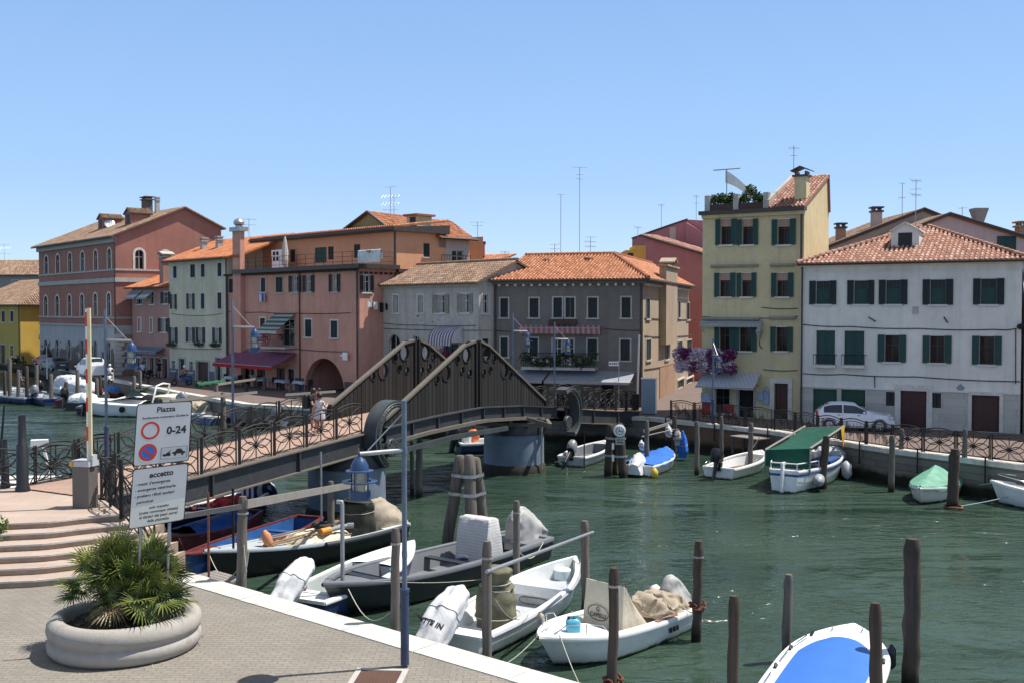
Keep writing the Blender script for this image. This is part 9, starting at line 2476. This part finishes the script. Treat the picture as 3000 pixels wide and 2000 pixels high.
SIT = {'pel': (-.35, 0, .9), 'waist': (-.34, 0, 1.05), 'chest': (-.3, 0, 1.25), 'neck': (-.26, 0, 1.4), 'hd0': (-.24, 0, 1.47), 'hd1': (-.23, 0, 1.55), 'hd2': (-.24, 0, 1.63), 'shl': (-.28, .17, 1.34), 'shr': (-.28, -.17, 1.34), 'ell': (-.05, .26, 1.16), 'elr': (-.05, -.26, 1.16), 'wrl': (.2, .28, 1.1), 'wrr': (.2, -.28, 1.1), 'hal': (.3, .28, 1.1), 'har': (.3, -.28, 1.1), 'hpl': (-.32, .1, .88), 'hpr': (-.32, -.1, .88), 'knl': (.1, .17, .82), 'knr': (.1, -.17, .82), 'anl': (.06, .17, .42), 'anr': (.06, -.17, .42), 'tol': (.2, .17, .38), 'tor': (.2, -.17, .38)}
for lab, sl_, x, y, rz, mt, sh, tr, hr in (('rider in a white shirt and white helmet on a white scooter on the left quay', 'white motor scooter ridden by the person in white', 254, 880, R(100), GEL, cloth('white_shirt', (.68, .68, .68)), WHT, WHITEP), ('person in a light blue shirt on a dark scooter outside the small pink house', 'dark motor scooter outside the small pink house', 328, 872, R(110), BLACKP, cloth('light_blue_shirt', (.45, .55, .72)), DNM, HAIR), ('rider in an orange shirt and white helmet passing the cream house', 'blue motor scooter passing the cream house', 417, 884, R(190), BLUEP, cloth('orange_shirt', (.60, .25, .03)), DNM, WHITEP)):
 p = gz(x, y, 0); scooter(sl_, p, rz, mt); person(lab, p, rz, SIT, (sh, tr), (hr, 0), 1.72, None, 'scooter riders on the left quay')
for lab, x, y in (('black motor scooter parked before the ochre house', 45, 838), ('second black motor scooter beside the first before the ochre house', 33, 837), ('dark motor scooter parked at the small pink house doorway', 352, 868)):
 scooter(lab, gz(x, y, 0), R(60), BLACKP)
p = gz(48, 880, 0); person('person in a blue shirt crouching on the far left quay edge', p + V((0, 0, -.5)), R(20), {'knl': (.35, .12, .75), 'anl': (.1, .12, .5), 'tol': (.25, .12, .5), 'knr': (.35, -.12, .75), 'anr': (.1, -.12, .5), 'tor': (.25, -.12, .5), 'wrl': (.4, .1, 1.0), 'hal': (.48, .05, 1.0)}, (cloth('blue_shirt', (.05, .09, .28)), DNM), (HAIR, 0))
p = gz(366, 868, 0); person('person in dark clothes standing at the small pink house doorway', p, R(-60), {}, (BLK, BLK, SHO), (HAIR, 0), 1.72)
# ================================================================ restaurant tables under the purple awning
CHR = paint('dark_chair', (.03, .035, .05), .5); TCL = cloth('white_tablecloth', (.60, .62, .66))
def table_(label, p, rz):
 T = thing('cafe_table', label, 'table', p, rz, 'cafe tables under the purple awning')
 mb = MB(); mb.tube([(0, 0, 0), (0, 0, .74)], .04, 8); mb.box((0, 0, .03), (.5, .5, .05)); mb.build('pedestal', IRON, T, world=False); mb = MB(); mb.box((0, 0, .75), (1.25, .85, .03)); mb.build('tabletop', CHR, T, world=False)
 c_ = MB(); r = [(x, y) for x, y in ((-.66, -.46), (0, -.47), (.66, -.46), (.67, 0), (.66, .46), (0, .47), (-.66, .46), (-.67, 0))]
 M_ = Matrix.Rotation(rz, 3, 'Z'); c_.loft([[p + M_ @ V((x * k_, y * k_, z + (.05 * (i % 2) if z < .6 else 0))) for i, (x, y) in enumerate(r)] for k_, z in ((.02, .775), (.98, .775), (1.03, .52))], True)
 c_.build('tablecloth', TCL, None, None, loc=p + V((0, 0, .5)), label='white cloth on the ' + label, cat='tablecloth', group='white tablecloths under the purple awning')
 return T
def chair_():
 T = thing('cafe_chair', 'dark cafe chair', 'chair', (0, 0, 0), 0, 'dark cafe chairs under the purple awning'); mb = MB(); mb.box((0, 0, .45), (.45, .45, .04)); mb.build('seat', CHR, T, world=False); mb = MB(); mb.box((-.21, 0, .72), (.04, .42, .4)); mb.build('backrest', CHR, T, world=False)
 for x in (-.19, .19):
  for y in (-.19, .19): mb = MB(); mb.box((x, y, .22), (.04, .04, .43)); mb.build('leg', CHR, T, world=False)
 return T
C0 = chair_(); first = True
for i, (x, y, nm) in enumerate(((535, 884, 'cafe table left of the blue lamp post'), (612, 889, 'cafe table right of the blue lamp post'), (652, 893, 'third cafe table from the left'), (694, 896, 'cafe table nearest the archway'))):
 p = gz(x, y, 0); rz = R(-45); table_(nm, p, rz)
 for sg, wd in ((1, 'right'), (-1, 'left')):
  d = V((RU.x, RU.y, 0)); cl_ = p + d * .95 * sg; c = C0 if first else copy_tree(C0); first = False; place(c, cl_, math.atan2(d.y, d.x) + (PI if sg > 0 else 0), 'dark cafe chair on the %s of the %s' % (wd, nm))
